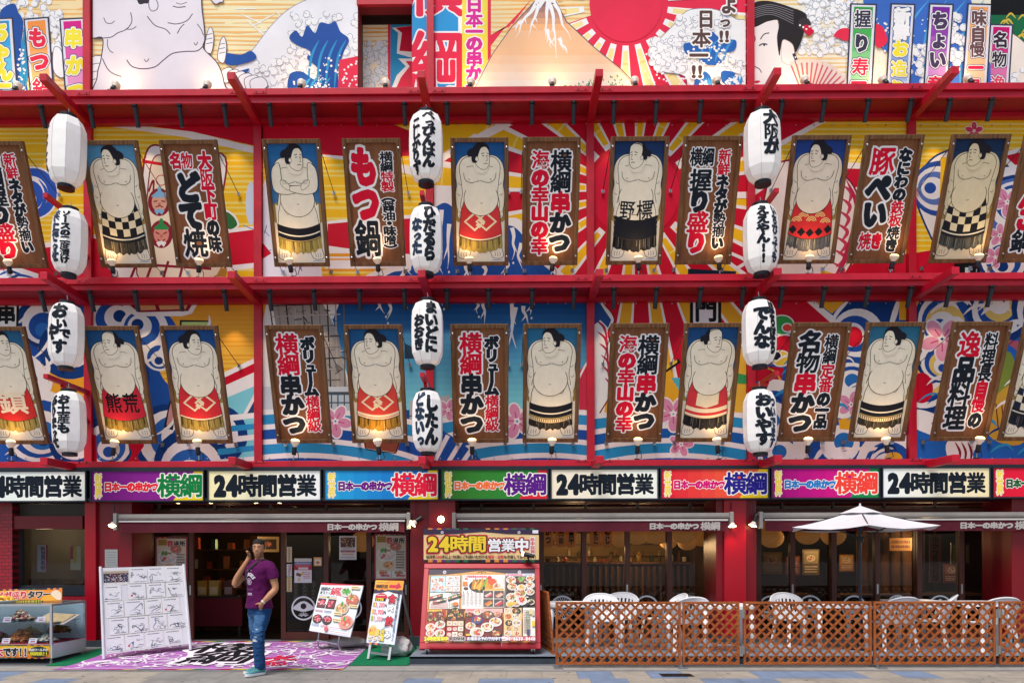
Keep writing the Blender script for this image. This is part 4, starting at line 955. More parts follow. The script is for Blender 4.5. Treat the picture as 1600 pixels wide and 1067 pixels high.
for k in range(13):
    t = -pi*.62+k*.12; a.poly([(fc[0]+20*cos(t), fc[1]+20*sin(t)), (fc[0]+76*cos(t), fc[1]+76*sin(t)), (fc[0]+76*cos(t+.1), fc[1]+76*sin(t+.1)), (fc[0]+20*cos(t+.1), fc[1]+20*sin(t+.1))], '#e8d0c8'); a.line([(fc[0]+24*cos(t), fc[1]+24*sin(t)), (fc[0]+70*cos(t), fc[1]+70*sin(t))], 2.6, '#c86468')
nobori(a, [(1331, 8), (1368, 9), (1360, 150), (1324, 150)], ramp_cols('#2f9e3e', '#b4e4b8', 6), [('握', .15), ('り', .42), ('寿', .68), ('司', .93)], ['#3a3a4c', '#3a3a4c', '#e0284a', '#e0284a'], 27)
nobori(a, [(1394, 8), (1428, 9), (1419, 150), (1385, 150)], ramp_cols('#2462b8', '#c4d4ec', 6), [('新', .12), ('鮮', .29), ('お', .48), ('造', .7), ('り', .92)], ['#eef0f4', '#eef0f4', '#f2e03a', '#f2e03a', '#f2e03a'], 25)
nobori(a, [(1454, 8), (1488, 9), (1478, 150), (1444, 150)], ramp_cols('#7a2a9c', '#e4a8d8', 6), [('ち', .17), ('ょ', .38), ('い', .6), ('章', .88)], ['#4a3a5c', '#4a3a5c', '#4a3a5c', '#e0284a'], 27)
nobori(a, [(1514, 8), (1548, 9), (1540, 150), (1504, 150)], ramp_cols('#efa05e', '#f4d4b0', 6), [('味', .14), ('自', .32), ('慢', .49), ('一', .69), ('品', .9)], ['#6a4a4c', '#6a4a4c', '#6a4a4c', '#e0284a', '#e0284a'], 24)
put_sheet(a, 1177, T0, 1548, T1, 'top mural sheet of a woman with a red fan beside four food banners', grommets=False)
a = newart(); basefill(a, 1540, T0, 1720, T1, '#1e6a44'); a.rect(1540, -62, 1720, 24, '#1a1a1c'); rs = random.Random(8)
for k in range(26): x, y = rs.uniform(1560, 1640), rs.uniform(26, 80); a.curve([(x, y), (x+8, y-8), (x+16, y)], 3, '#d8b848', taper=True)
a.blob([(1540, 70), (1575, 50), (1620, 90), (1640, 150), (1540, 150)], '#efe2d6', '#5a4a50', 1); foam(a, 1580, 110, 1640, 150, 40, 6)
nobori(a, [(1549, 40), (1581, 41), (1574, 150), (1542, 150)], ramp_cols('#c8146e', '#e49ac0', 5), [('名', .2), ('物', .48), ('逸', .82)], ['#3a2a3c', '#3a2a3c', '#e0506e'], 24)
put_sheet(a, 1542, T0, 1720, T1, 'green and gold sheet with a magenta food banner set back beyond the corner', Y=W+.9, grommets=False)
# ================================================================== boards of wrestlers and menu lettering
K1, R1, W1 = '#1b222c', '#cf1233', '#e9eaf0'
SKIN = '#efe4ce'; INK = '#39322c'
def wrestler(a, H, bg, f, apron, hair='knot', fringe='#9a8440', legc=None, skin=SKIN, arms='down'):
    """f: +1 looks right, -1 looks left. H: height for width 1"""
    lw = .011
    a.rect(-.5, 0, .5, H, skin)
    for i, c in enumerate(ramp_cols(bg, mixh(bg, '#7fa0b8', .35), 6)): a.rect(-.5, H-(i+1)*1.35/6, .5, H-i*1.35/6+.001, c)
    def X(P): return [(x*f, y) for x, y in P]
    # sandy rope bundle behind the hips
    for s in (-1, 1): a.blob([(s*.36, 1.12), (s*.5, 1.1), (s*.5, .8), (s*.38, .8)], '#a58a4c', None)
    # feet
    for s in (-1, 1): a.blob([(s*.20, .34), (s*.40, .34), (s*.46, .2), (s*.47, .1), (s*.38, .06), (s*.24, .1)], skin, INK, lw); [a.curve([(s*(.30+k*.05), .1), (s*(.31+k*.05), .15), (s*(.29+k*.05), .19)], .008, INK) for k in range(3)]
    arm = [(.18, 1.97), (.34, 1.97), (.46, 1.84), (.495, 1.64), (.475, 1.46), (.499, 1.3), (.49, 1.1), (.465, .98), (.47, .88), (.41, .82), (.36, .9), (.375, 1.05), (.355, 1.25), (.33, 1.45), (.26, 1.65)]
    if arms == 'down':
        for s in (-1, 1):
            P = [(x*s, y) for x, y in arm]; a.blob(P, skin, INK, lw)
            a.curve([(s*.44, 1.5), (s*.40, 1.46), (s*.36, 1.48)], .008, INK); a.curve([(s*.46, 1.3), (s*.43, 1.26), (s*.40, 1.28)], .008, INK); a.curve([(s*.44, .96), (s*.40, .94)], .008, INK); [a.line([(s*(.38+k*.025), .9), (s*(.375+k*.025), .84)], .007, INK) for k in range(3)]
    T = [(-.09, 1.98), (-.3, 1.95), (-.41, 1.80), (-.38, 1.5), (-.36, 1.3), (-.38, 1.0), (0, .82), (.38, 1.0), (.36, 1.3), (.38, 1.5), (.41, 1.80), (.3, 1.95), (.09, 1.98)]
    a.blob(T, skin, INK, lw)
    # apron and fringe
    kind = apron[0]; c1 = apron[1]; lo = .50 if kind != 'bands' else .5
    def edge(t, dy=0): return (t*.445, lo+dy-.10*(1-t*t))
    ts = [-1+.1*k for k in range(21)]
    fr = [edge(t) for t in ts]; fb = []
    rr = random.Random(int(H*10)+len(kind))
    for t in reversed(ts): fb += [(t*.46, lo-.22-.10*(1-t*t)+rr.uniform(-.03, .03))]
    a.poly(fr+fb, fringe)
    dk = mixh(fringe, '#000000', .55); lt = mixh(fringe, '#fff0c0', .45)
    for k in range(46):
        t = rr.uniform(-.98, .98); y = lo-.10*(1-t*t); l = rr.uniform(.1, .23); a.line([(t*.446, y), (t*.458, y-l)], .007, rr.choice([dk, dk, lt]))
    side = [(-.33, 1.16), (-.40, .95), (-.445, lo)]
    a.poly(side+[edge(t) for t in ts]+[(.445, lo), (.40, .95), (.33, 1.16)], c1)
    def strip(d0, d1, col, w0=.445): a.poly([edge(t, d0) for t in ts]+[edge(t, d1) for t in reversed(ts)], col)
    if kind == 'check':
        cc = apron[2]
        for i in range(6):
            for j in range(4):
                if (i+j) % 2: x0 = -.42+.14*i; dy = lambda x: -.10*(1-(x/.44)**2); y0 = .62+.14*j; a.poly([(x0, y0+dy(x0)), (x0+.14, y0+dy(x0+.14)), (x0+.14, y0+.14+dy(x0+.14)), (x0, y0+.14+dy(x0))], cc)
        strip(.0, .12, '#20222a'); strip(.05, .075, '#d8d2c0')
    elif kind == 'bands':
        strip(.26, .62, skin); strip(.0, .26, '#1c1e26'); strip(.10, .125, skin); strip(-.0, .02, '#c8b070')
        if len(apron) > 2: strip(-.08, .0, '#7a5a30'); [a.line([edge(t, -.075), edge(t+.06, -.005)], .012, '#e8d8b0') for t in ts[:-1]]; [a.line([edge(t, -.005), edge(t+.06, -.075)], .012, '#e8d8b0') for t in ts[:-1]]
    elif kind == 'stripes':
        strip(.38, .62, skin)
        for k in range(4): strip(.02+k*.095, .09+k*.095, '#1c1e26')
    elif kind == 'diamond':
        for cx in (-.12, .12):
            P = [(cx-.2, .77), (cx, .93), (cx+.2, .77), (cx, .61)]; a.line([P[0], P[1], P[2], P[3]], .05, '#e8d9b6', closed=True)
        a.line([(-.02, .80), (.08, .72)], .05, '#e8d9b6'); a.line([(-.08, .72), (0, .66)], .05, '#e8d9b6')
        strip(.01, .035, '#e8d9b6')
        if len(apron) > 2: strip(.05, .1, '#e8d9b6')
    elif kind == 'clouds':
        for (cx, cy) in ((0, .92), (-.17, .85), (.17, .85), (0, .77), (-.3, .77), (.29, .74)):
            for k in range(3): a.arc(cx, cy-.04, .1-.03*k, R(10), R(170), .014, '#ecd58a', 10)
        for k in range(5):
            x = -.36+.18*k; y = .60-.1*(1-(x/.44)**2)+.02; a.poly([(x-.085, y), (x, y+.085), (x+.085, y), (x, y-.085)], '#1c1e26')
    elif kind == 'panel':
        a.poly([(-.2, .95), (.24, 1.0), (.24, .7), (0, .62), (-.22, .68)], '#ecdcba'); strip(.12, .2, '#ecdcba'); strip(.03, .06, '#ecdcba'); strip(.0, .03, '#d8b898')
    elif kind == 'letters':
        pass
    a.line([(-.33, 1.16), (-.40, .95), (-.445, lo)]+[edge(t) for t in ts]+[(.445, lo), (.40, .95), (.33, 1.16)], lw, INK)
    for s in (-1, 1): a.curve([(s*.1, 1.0), (s*.22, .93), (s*.31, 1.12)], .007, INK)
    # belly, chest
    a.ell(.02*f, 1.2, .35, .32, skin, 30); a.arc(.02*f, 1.2, .35, R(150), R(390), lw, INK, 26, ry=.32)
    a.arc(.03*f, 1.13, .02, R(180), R(360), .009, INK, 6)
    for s in (-1, 1):
        a.curve([(s*.33, 1.68), (s*.30, 1.56), (s*.2, 1.50), (s*.08, 1.51), (s*.01, 1.54)], .009, INK); a.ell(s*.22, 1.56, .016, .012, '#b08a6c', 8)
        a.curve([(s*.07, 1.78), (s*.16, 1.80), (s*.27, 1.78)], .007, INK)
    if arms == 'crossed':
        for s in (-1, 1): a.blob([(s*.3, 1.88), (s*.44, 1.78), (s*.47, 1.55), (s*.42, 1.36), (s*.2, 1.3), (s*-.1, 1.36), (s*-.12, 1.45), (s*.12, 1.47), (s*.27, 1.5), (s*.27, 1.65)], skin, INK, lw)
        for s in (-1, 1): a.blob([(s*-.12, 1.47), (s*-.22, 1.56), (s*-.3, 1.55), (s*-.26, 1.45), (s*-.14, 1.38)], skin, INK, .008); [a.line([(s*(-.26+k*.025), 1.56), (s*(-.24+k*.025), 1.49)], .006, INK) for k in range(4)]
    if kind == 'letters':
        T0_ = a.T; ch = apron[2]; a.text([(ch[0], .17, .77, .34, .42, apron[3], 0), (ch[1], -.19, .77, .34, .42, apron[3], 0)] if len(ch) > 1 else [(ch, 0, .8, .62, .52, apron[3], 0)], .035); a.T = T0_
    if kind == 'stripes' and len(apron) > 2:
        a.text([(apron[2][0], .17, .97, .34, .40, K1, .06), (apron[2][1], -.19, .97, .32, .38, K1, -.06)], .022)
    # head (larger than life, as on the boards)
    T1_ = a.T; a.T = lambda p: (p[0]*1.2+.01*f, 1.95+(p[1]-1.95)*1.14)
    hx = .03*f
    a.blob(X([(-.1, 1.90), (-.09, 1.75), (.02, 1.70), (.12, 1.74), (.13, 1.88)]), skin)
    a.blob(X([(-.075, 2.12), (-.10, 1.98), (-.07, 1.84), (.02, 1.77), (.10, 1.77), (.145, 1.84), (.155, 1.92), (.15, 2.02), (.13, 2.12), (.03, 2.17)]), skin, INK, .009)
    if hair == 'bald':
        a.blob(X([(-.13, 1.9), (-.15, 2.0), (-.10, 2.13), (-.05, 2.16), (-.06, 2.05), (-.05, 1.93)]), '#23222a'); a.blob(X([(-.13, 1.97), (-.2, 1.95), (-.2, 2.03), (-.12, 2.06)]), '#23222a'); a.curve(X([(-.07, 2.1), (.0, 2.15), (.08, 2.15)]), .02, '#55505a', taper=True)
    else:
        a.blob(X([(-.13, 1.88), (-.145, 1.98), (-.125, 2.10), (-.04, 2.175), (.08, 2.175), (.145, 2.12), (.15, 2.05), (.10, 2.115), (.02, 2.10), (-.03, 1.99), (-.05, 1.88)]), '#23222a'); a.blob(X([(-.12, 2.0), (-.2, 1.97), (-.21, 2.05), (-.13, 2.10)]), '#23222a'); a.blob(X([(-.06, 2.18), (-.02, 2.235), (.06, 2.23), (.05, 2.18)]), '#23222a')
    a.ell(-.055*f, 1.93, .025, .04, skin, 10); a.arc(-.055*f, 1.93, .03, 0, 2*pi, .006, INK, 8)
    a.line(X([(.02, 2.01), (.07, 2.025)]), .014, INK); a.line(X([(.105, 2.025), (.14, 2.01)]), .013, INK)
    a.line(X([(.03, 1.975), (.07, 1.98)]), .012, INK); a.line(X([(.112, 1.98), (.138, 1.975)]), .011, INK)
    a.curve(X([(.10, 1.99), (.125, 1.91), (.09, 1.905)]), .008, INK); a.curve(X([(.06, 1.855), (.09, 1.862), (.125, 1.855)]), .013, '#8a4438')
    a.T = T1_
    a.rect(.22, .015, .48, .05, '#e8e8ec'); a.line([(.24, .033), (.46, .033)], .012, '#8a8a98')

BW, BL_, IW = .93, 1.91, .80
IH = (BL_-.13)/IW            # art height for width 1
RY = {1: (12.18, 12.85, 6.47), 2: (12.18, 12.85, 3.495)}
LEAN = math.atan2(.67, 1.79)
bolt_proto = None
def board(row, pxc, draw, label, cat='sign board'):
    Yt, Yb, Zb = RY[row]
    pt = at(pxc, 215 if row == 1 else 508, Yt)
    t = thing('sign_board', label, cat, (pt.x, Yb, Zb), (LEAN, 0, 0), 'wooden boards of wrestlers and dishes')
    g = MB(); e = .065; h = BW/2
    g.box(-h, -h+e, -.045, .03, 0, BL_, FRAMEW); g.box(h-e, h, -.045, .03, 0, BL_, FRAMEW)
    g.box(-h+e, h-e, -.043, .028, 0, e, FRAMEW); g.box(-h+e, h-e, -.043, .028, BL_-e, BL_, FRAMEW)
    g.build('frame', t, local=True, bevel=.006)
    a = Art('wood'); draw(a)
    g = MB(); g.box(-h+e, h-e, -.004, .012, e, BL_-e, PANELW); a.emit(g, lambda u, v, hh: (u*IW, -.0045-hh, e+v*IW))
    g.build('panel', t, local=True)
    for bx in (-h+e/2, h-e/2):
        for bz in (.14, BL_-.14):
            g = MB(); g.lathe([(.016, 0), (.016, .008), (.008, .014)], CHROME, Matrix.Translation((bx, -.045, bz)) @ Matrix.Rotation(R(90), 4, 'X'), 10); g.build('bolt', t, local=True)
    # stay cables back to the wall
    M = Matrix.LocRotScale(t.location, t.rotation_euler, None)
    for sx in (-1, 1):
        p = M @ Vector((sx*(h+.004), .0, BL_-.2)); q = Vector((p.x, W-.05, p.z-.22))
        g = MB(); g.tube([p, q], .006, BLACK, 6); g.box(q.x-.025, q.x+.025, W-.06, W-.042, q.z-.03, q.z+.03, CHROME); g.build('stay_cable', t)
        p = M @ Vector((sx*(h-.05), .035, .03)); q = Vector((p.x, W-.05, p.z-.02)); g = MB(); g.tube([p, q], .008, CHROME, 6); g.box(q.x-.03, q.x+.03, W-.06, W-.042, q.z-.035, q.z+.035, CHROME); g.build('lower_bracket', t)
    return t
def menu(cols, b=.07, ob=.14):
    def d(a):
        it = []
        for c in cols: it += c
        a.text(it, b, W1, ob)
    return d
def V(segs, cx, y1, y0, wd, col=K1): return vcol(segs, cx, y1*IH, y0*IH, wd, col)
def wr(*p, **k):
    return lambda a: wrestler(a, IH, *p, **k)
B1 = [(-8, menu([V([('横綱', K1), ('握り', K1), ('盛り', R1)], -.2, .96, .05, .42), V([('新鮮', R1), ('ネタが勢揃い', K1)], .22, .94, .1, .24)]), 'brown board reading 新鮮ネタが勢揃い横綱握り盛り, cut by the left edge'),
 (170, wr('#4f8ab0', -1, ('check', '#1f2028', '#e4d6b4'), fringe='#4a453c'), 'wrestler board with chequered black apron on pale blue'),
 (294, menu([[('名', -.31, .87*IH, .24, .3, R1, 0), ('物', -.08, .87*IH, .24, .3, R1, 0)], V([('どて', K1), ('焼', K1)], -.13, .77, .06, .46), V([('大阪下町', R1), ('の味', K1)], .28, .94, .1, .25)]), 'brown board reading 大阪下町の味 名物どて焼'),
 (455, wr('#27639c', 1, ('bands', SKIN), fringe='#b09a50', arms='crossed'), 'wrestler board of a man with crossed arms and cream apron'),
 (580, menu([V([('もつ', R1), ('鍋', K1)], -.18, .96, .06, .5), V([('横綱', K1), ('特製', R1), ('（醤油・味噌）', K1)], .28, .93, .07, .25)]), 'brown board reading もつ鍋 in huge red letters'),
 (749, wr('#1f5590', 1, ('diamond', '#cf3a3c'), fringe='#a89048'), 'wrestler board with red linked diamonds apron on blue'),
 (862, menu([V('海の幸山の幸', -.22, .93, .06, .34, R1), V([('横綱', K1), ('串', R1), ('かつ', K1)], .2, .93, .08, .4)]), 'brown board reading 横綱串かつ 海の幸山の幸'),
 (1000, wr('#1d3763', -1, ('stripes', '#1c1e26', '標野'), hair='bald', fringe='#26262a'), 'wrestler board with balding head and black striped apron'),
 (1114, menu([[('横', -.3, .87*IH, .25, .34, K1, 0), ('綱', -.06, .87*IH, .25, .34, K1, 0)], V([('握り', K1), ('盛り', R1)], -.17, .77, .07, .42), V([('新鮮', R1), ('ネタが勢揃い', K1)], .27, .93, .1, .24)]), 'brown board reading 横綱握り盛り beside the right lanterns'),
 (1284, wr('#233f86', -1, ('clouds', '#cc3236'), fringe='#5a5c62', skin='#e6d8c4'), 'wrestler board with red apron of clouds and black diamonds'),
 (1398, menu([V([('豚', R1), ('ぺい', K1)], -.16, .94, .28, .46), [('焼', -.28, .16*IH, .26, .34, R1, 0), ('き', -.04, .16*IH, .24, .32, R1, 0)], V([('なにわの', K1), ('鉄板', R1), ('焼き', K1)], .28, .93, .07, .25)]), 'brown board reading 豚ぺい焼き'),
 (1533, wr('#1b3152', -1, ('check', '#1f2028', '#dccfa8'), fringe='#50524e', skin='#dccdaa'), 'wrestler board with chequered apron on dark navy at the right'),
 (1647, menu([V([('ちゃんこ', R1), ('鍋', K1)], -.18, .94, .06, .42), V('なにわ名物', .26, .93, .1, .25)]), 'brown board of red lettering cut by the right edge')]
KB = [V([('横綱', R1), ('串かつ', K1)], -.18, .96, .05, .43), V([('ボリューム', K1), ('横綱級', R1)], .24, .93, .07, .27)]
B2 = [(-6, wr('#2a5f86', 1, ('letters', '#c8302e', '鎮', '#ecdcc0'), fringe='#a08c48'), 'wrestler board with one cream character on red apron'),
 (171, wr('#1f4f80', -1, ('letters', '#c6283a', '荒熊', '#17161a'), hair='bald', fringe='#8c7434'), 'wrestler board with black characters 荒熊 on a red apron'),
 (295, wr('#1c4a86', 1, ('diamond', '#cc3038'), fringe='#9a8440'), 'wrestler board with red linked diamonds apron beside the 荒熊 board'),
 (459, menu(KB), 'brown board reading 横綱串かつ ボリューム横綱級 before the tower sheet'),
 (583, wr('#1e5484', -1, ('diamond', '#d4463c', 1), fringe='#a87a28'), 'wrestler board with linked diamonds and orange fringe beside the middle lanterns'),
 (749, menu(KB), 'brown board reading 横綱串かつ ボリューム横綱級 right of the middle lanterns'),
 (863, wr('#2a6a92', -1, ('bands', SKIN, 1), fringe='#33302c'), 'wrestler board with black banded cream cloth near the centre'),
 (1000, menu([V('海の幸山の幸', -.22, .93, .06, .34, R1), V([('横綱', K1), ('串', R1), ('かつ', K1)], .2, .93, .08, .4)]), 'brown board reading 横綱串かつ 海の幸山の幸'),
 (1115, wr('#1d4a7e', 1, ('panel', '#cc3a40'), hair='bald', fringe='#26262a'), 'wrestler board with cream panel on red apron and black fringe'),
 (1284, menu([V([('名物', K1), ('串', R1), ('かつ', K1)], -.17, .96, .05, .44), V([('横綱', K1), ('定番', R1), ('の一品', K1)], .25, .93, .09, .26)]), 'brown board reading 名物串かつ 横綱定番の一品'),
 (1400, wr('#2f6c8c', -1, ('bands', SKIN, 1), fringe='#3a362e'), 'wrestler board with black banded cream cloth at the right'),
 (1535, menu([V([('逸', R1), ('品料理', K1)], -.16, .95, .07, .42), V([('料理長', K1), ('自慢', R1), ('の', K1)], .26, .94, .09, .26)]), 'brown board reading 逸品料理 料理長自慢の'),
 (1647, wr('#24466a', -1, ('check', '#23283c', '#e0d6bc'), fringe='#2a2c3a'), 'wrestler board in navy cut by the right edge')]
for px, d, lb in B1: board(1, px, d, lb.replace('brown board reading', 'tilted brown wooden board in the upper row reading') if lb.startswith('brown board reading') else lb+', in the upper row')
for px, d, lb in B2: board(2, px, d, lb.replace('brown board reading', 'tilted brown wooden board in the lower row reading') if lb.startswith('brown board reading') else lb+', in the lower row')

# ================================================================== reflector lamps on the canopies
BULB = mat('milky_lamp_glass', '#d9d3cc', rough=.25, noise=.05, emit=.12, emitcol='#ffd9a0')
BFACE = mat('lamp_front_glow', '#ffd490', rough=.3, noise=0, emit=3, emitcol='#ffc070')
lamp0 = thing('reflector_lamp', 'x', 'lamp', (0, 0, 0), group='reflector lamps along the canopies')
g = MB(); g.box(-.03, .03, -.03, .03, 0, .02, BLACK); g.tube([(0, 0, .02), (0, .01, .1)], .009, CHROME, 6); g.tube([(.025, 0, .01), (.07, .01, .03), (.06, .02, .1), (.02, .015, .14)], .006, BLACK, 5); g.build('clamp', lamp0, local=True)
g = MB(); g.lathe([(.03, .08), (.034, .1), (.034, .17), (.028, .185)], BLACK, seg=12); g.build('socket', lamp0, local=True, smooth=True)
g = MB(); g.lathe([(.026, .185), (.03, .2), (.054, .225), (.064, .248), (.064, .262)], BULB, seg=16, cap=False); g.lathe([(.064, .2625), (.045, .283), (.004, .29)], BFACE, seg=16, cap=False); g.build('bulb', lamp0, local=True, smooth=True)
sp = bpy.data.lights.new('lamp_light', 'SPOT'); sp.energy = 32; sp.color = (1, .64, .3); sp.spot_size = R(100); sp.spot_blend = 1; sp.shadow_soft_size = .05
spo = bpy.data.objects.new('lamp_light', sp); COL.objects.link(spo); spo.parent = lamp0; spo.location = (0, -.07, .31); spo.rotation_euler = (R(166), 0, 0)
TOPL = sp.copy(); TOPL.energy = 5; TOPL.spot_size = R(140)
LX = {'T': [20, 172, 317, 467, 602, 733, 862, 994, 1124, 1265, 1390, 1523], 1: [18, 178, 310, 457, 592, 735, 861, 998, 1125, 1262, 1390, 1525], 2: [18, 175, 311, 458, 594, 738, 861, 995, 1123, 1261, 1388, 1525]}
ORD = ['first', 'second', 'third', 'fourth', 'fifth', 'sixth', 'seventh', 'eighth', 'ninth', 'tenth', 'eleventh', 'twelfth', 'thirteenth', 'fourteenth', 'fifteenth', 'sixteenth', 'seventeenth', 'eighteenth', 'nineteenth', 'twentieth', 'twenty-first', 'twenty-second', 'twenty-third']
first = True
rl = random.Random(21)
for rw, zt, py, wh in (('T', zA[2], 135, 'top canopy'), (1, zB[2], 430, 'middle canopy'), (2, zC[2], 718, 'lowest beam')):
    for i, px in enumerate(LX[rw]):
        o = lamp0 if first else copy_tree(lamp0); first = False
        p = at(px, py, YB+.03); o.scale = (1.15, 1.15, 1.3 if rw == 2 else 1.1); o.location = (p.x, YB+.03, zt); o.rotation_euler = (R(rl.uniform(2, 15)), R(rl.uniform(-9, 9)), R(rl.uniform(-20, 20))) if rw != 'T' else (R(-38), R(rl.uniform(-10, 10)), 0)
        if rw == 'T':
            for ch in o.children:
                if ch.type == 'LIGHT': ch.data = TOPL
        o['label'] = 'white reflector lamp on the %s, %s from the left' % (wh, ORD[i])

# ================================================================== tube spotlights under the canopies
tube0 = thing('tube_spotlight', 'x', 'spotlight', (0, 0, 0), group='black tube spotlights under the canopies')
TUB = mat('charcoal_tube', '#232a35', rough=.35, noise=.1)
g = MB(); g.lathe([(.045, 0), (.045, -.03), (.03, -.045)], BLACK, seg=12); g.tube([(.05, .02, -.03), (.06, .03, -.09), (.05, .05, -.12)], .007, BLACK, 5); g.build('mount', tube0, local=True)
g = MB(); d = Vector((0, .13, -.27)); g.tube([Vector((0, .0, -.04)), Vector((0, .0, -.04))+d], .037, TUB, 14); g.build('tube', tube0, local=True)
tl = bpy.data.lights.new('tube_light', 'SPOT'); tl.energy = 7; tl.color = (1, .72, .42); tl.spot_size = R(70); tl.spot_blend = .9; tl.shadow_soft_size = .03
tlo = bpy.data.objects.new('tube_light', tl); COL.objects.link(tlo); tlo.parent = tube0; tlo.location = Vector((0, 0, -.04))+d*1.05; tlo.rotation_euler = (-d).to_track_quat('Z', 'Y').to_euler()
TXS = [57, 134, 205, 275, 346, 417, 487, 559, 630, 697, 763, 832, 898, 961, 1028, 1098, 1165, 1226, 1293, 1362, 1430, 1491, 1557]
first = True
for rw, zb, py, wh in ((1, zA[0], 158, 'upper canopy'), (2, zB[0], 450, 'middle canopy')):
    for i, px in enumerate(TXS):
        o = tube0 if first else copy_tree(tube0); first = False
        p = at(px, py, 12.58); o.location = (p.x, 12.6, zb-.002 if False else zb); o['label'] = 'black tube spotlight under the %s, %s from the left' % (wh, ORD[i])
        o.location.y = YB+.05

# ================================================================== paper lanterns
LAN = bpy.data.materials.new('white_lantern_vinyl'); LAN.use_nodes = True
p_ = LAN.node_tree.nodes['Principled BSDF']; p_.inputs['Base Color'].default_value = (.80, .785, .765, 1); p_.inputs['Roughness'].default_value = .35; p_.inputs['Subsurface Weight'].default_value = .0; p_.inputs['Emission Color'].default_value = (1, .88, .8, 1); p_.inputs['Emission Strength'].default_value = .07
nz_ = LAN.node_tree.nodes.new('ShaderNodeTexNoise'); nz_.inputs['Scale'].default_value = 5; bp_ = LAN.node_tree.nodes.new('ShaderNodeBump'); bp_.inputs['Strength'].default_value = .25; bp_.inputs['Distance'].default_value = .03
LAN.node_tree.links.new(nz_.outputs['Fac'], bp_.inputs['Height']); LAN.node_tree.links.new(bp_.outputs[0], p_.inputs['Normal'])
LPROF = [(.13, .0), (.205, .045), (.262, .18), (.272, .3), (.276, .52), (.272, .76), (.262, .88), (.205, 1.01), (.13, 1.05)]
def lrad(z):
    for (r0, z0), (r1, z1) in zip(LPROF, LPROF[1:]):
        if z0 <= z <= z1: return r0+(r1-r0)*(z-z0)/(z1-z0)
    return .12
def lantern(pxc, ytop, ybot, Y, cols, label, rot=0., yaw=0.):
    pt, pb = at(pxc, ytop, Y), at(pxc, ybot, Y); sc = (pt.z-pb.z)/1.16
    t = thing('paper_lantern', label, 'lantern', (pb.x, Y, pb.z), (0, rot, yaw), 'white lettered lanterns hung in pairs')
    g = MB(); S = Matrix.Scale(sc, 4)
    prof = [(r, z+.055) for r, z in LPROF]; fine = []
    for (r0, z0), (r1, z1) in zip(prof, prof[1:]): fine += [(r0+(r1-r0)*k/3, z0+(z1-z0)*k/3) for k in range(3)]
    g.lathe(prof, LAN, S @ Matrix.Rotation(pi/8, 4, 'Z'), 8)
    body = g.build('lantern_body', t, local=True, bevel=.012)
    a = Art('vinyl')
    it = []
    for c in cols: it += c
    if it:
        a.text([(c_, x_, y_, w__*1.04, h__*1.0, k_, r_) for c_, x_, y_, w__, h__, k_, r_ in it], .066); g = MB()
        seg = 2*pi/8
        def fn(u, v, h):
            z = v; r = lrad(z)+.003; th = u/.276
            k = math.floor(th/seg+.5); al = th-k*seg
            # flat facet of the 16-gon
            rr = r*cos(seg/2)/cos(al)+.001
            q = h*.6+.001; return tuple(S @ Vector((rr*sin(th)+q*sin(k*seg), -rr*cos(th)-q*cos(k*seg), z+.055)))
        zs = [z for r, z in LPROF]
        for k in range(-4, 4):
            for z0, z1 in zip(zs, zs[1:]):
                e = 1e-5
                a.emit(g, fn, clip=((k-.5)*seg*.276+e, z0, (k+.5)*seg*.276-e, z1))
        if g.v: g.build('lettering', body, local=True)
    g = MB()
    g.lathe([(.125, 0), (.125, .05), (.115, .056)], BLACK, S, 18); g.build('lower_ring', t, local=True)
    g = MB(); g.lathe([(.125, 1.105), (.125, 1.155), (.02, 1.16)], BLACK, S, 18); g.tube([(0, 0, 1.16*sc), (.01, 0, 1.2*sc), (0, 0, 1.26*sc)], .006, CHROME, 6); g.build('upper_ring', t, local=True)
    for k in range(8):
        th = 2*pi*k/8+pi/8; g = MB(); g.tube([S @ Vector(((r+.0005)*sin(th), -(r+.001)*cos(th), z)) for r, z in prof], .0016, mat('rib_grey', '#9a969a'), 5); g.build('rib', body, local=True)
    return t
def LV(s, cx, z1, z0, wd, col=K1): return vcol(s, cx, z1, z0, wd, col)
LB1 = '#2a3a50'
weather(LAN2, '#a8a29c', 3, 1., .5, .8, .35) if 0 else None
lantern(103, 180, 296, 12.02, [LV('いらっしゃい', -.36, .95, .12, .17, LB1)], 'blank looking white lantern at the upper left, its lettering turned away', R(2), R(4))
lantern(107, 325, 433, 12.02, [LV('ソースの二度漬け', .07, .97, .1, .15), LV('禁止でっせ', -.13, .97, .12, .18, LB1)], 'hanging white paper lantern lettered ソースの二度漬け禁止でっせ', R(2))
lantern(103, 471, 578, 12.02, [[('お', .02, .88, .27, .28, K1, 0), ('い', .06, .66, .18, .17, K1, 0), ('で', .12, .5, .17, .16, K1, 0), ('や', -.1, .52, .26, .28, K1, .1), ('す', .03, .28, .24, .24, K1, 0)]], 'hanging white paper lantern lettered おいでやす in large black brush strokes', R(1))
lantern(109, 608, 712, 12.02, [LV('お土産も', .05, .97, .3, .2), LV('ありまっせ', -.16, .97, .06, .19)], 'hanging white paper lantern lettered お土産もありまっせ', R(-1))
lantern(666, 174, 290, 12.02, [LV('べっぴんはん', .07, 1.0, .12, .2), LV('こしかりず', -.15, .88, .04, .16)], 'hanging white paper lantern lettered べっぴんはん above the middle column', R(0))
lantern(666, 320, 432, 12.02, [LV('ひだるら', .09, 1.0, .12, .21), LV('なった', -.15, .8, .22, .2, LB1)], 'hanging white paper lantern lettered ひだるらなった', 0)
lantern(668, 467, 576, 12.02, [LV('まいどに', .1, 1.0, .16, .23), LV('おおき', -.14, .78, .2, .2)], 'hanging white paper lantern lettered まいどおおきに', 0)
lantern(668, 607, 711, 12.02, [LV('したん', .11, .95, .1, .25), LV('どないっ', -.13, 1.0, .1, .19, LB1)], 'hanging white paper lantern lettered どないしたん', 0)
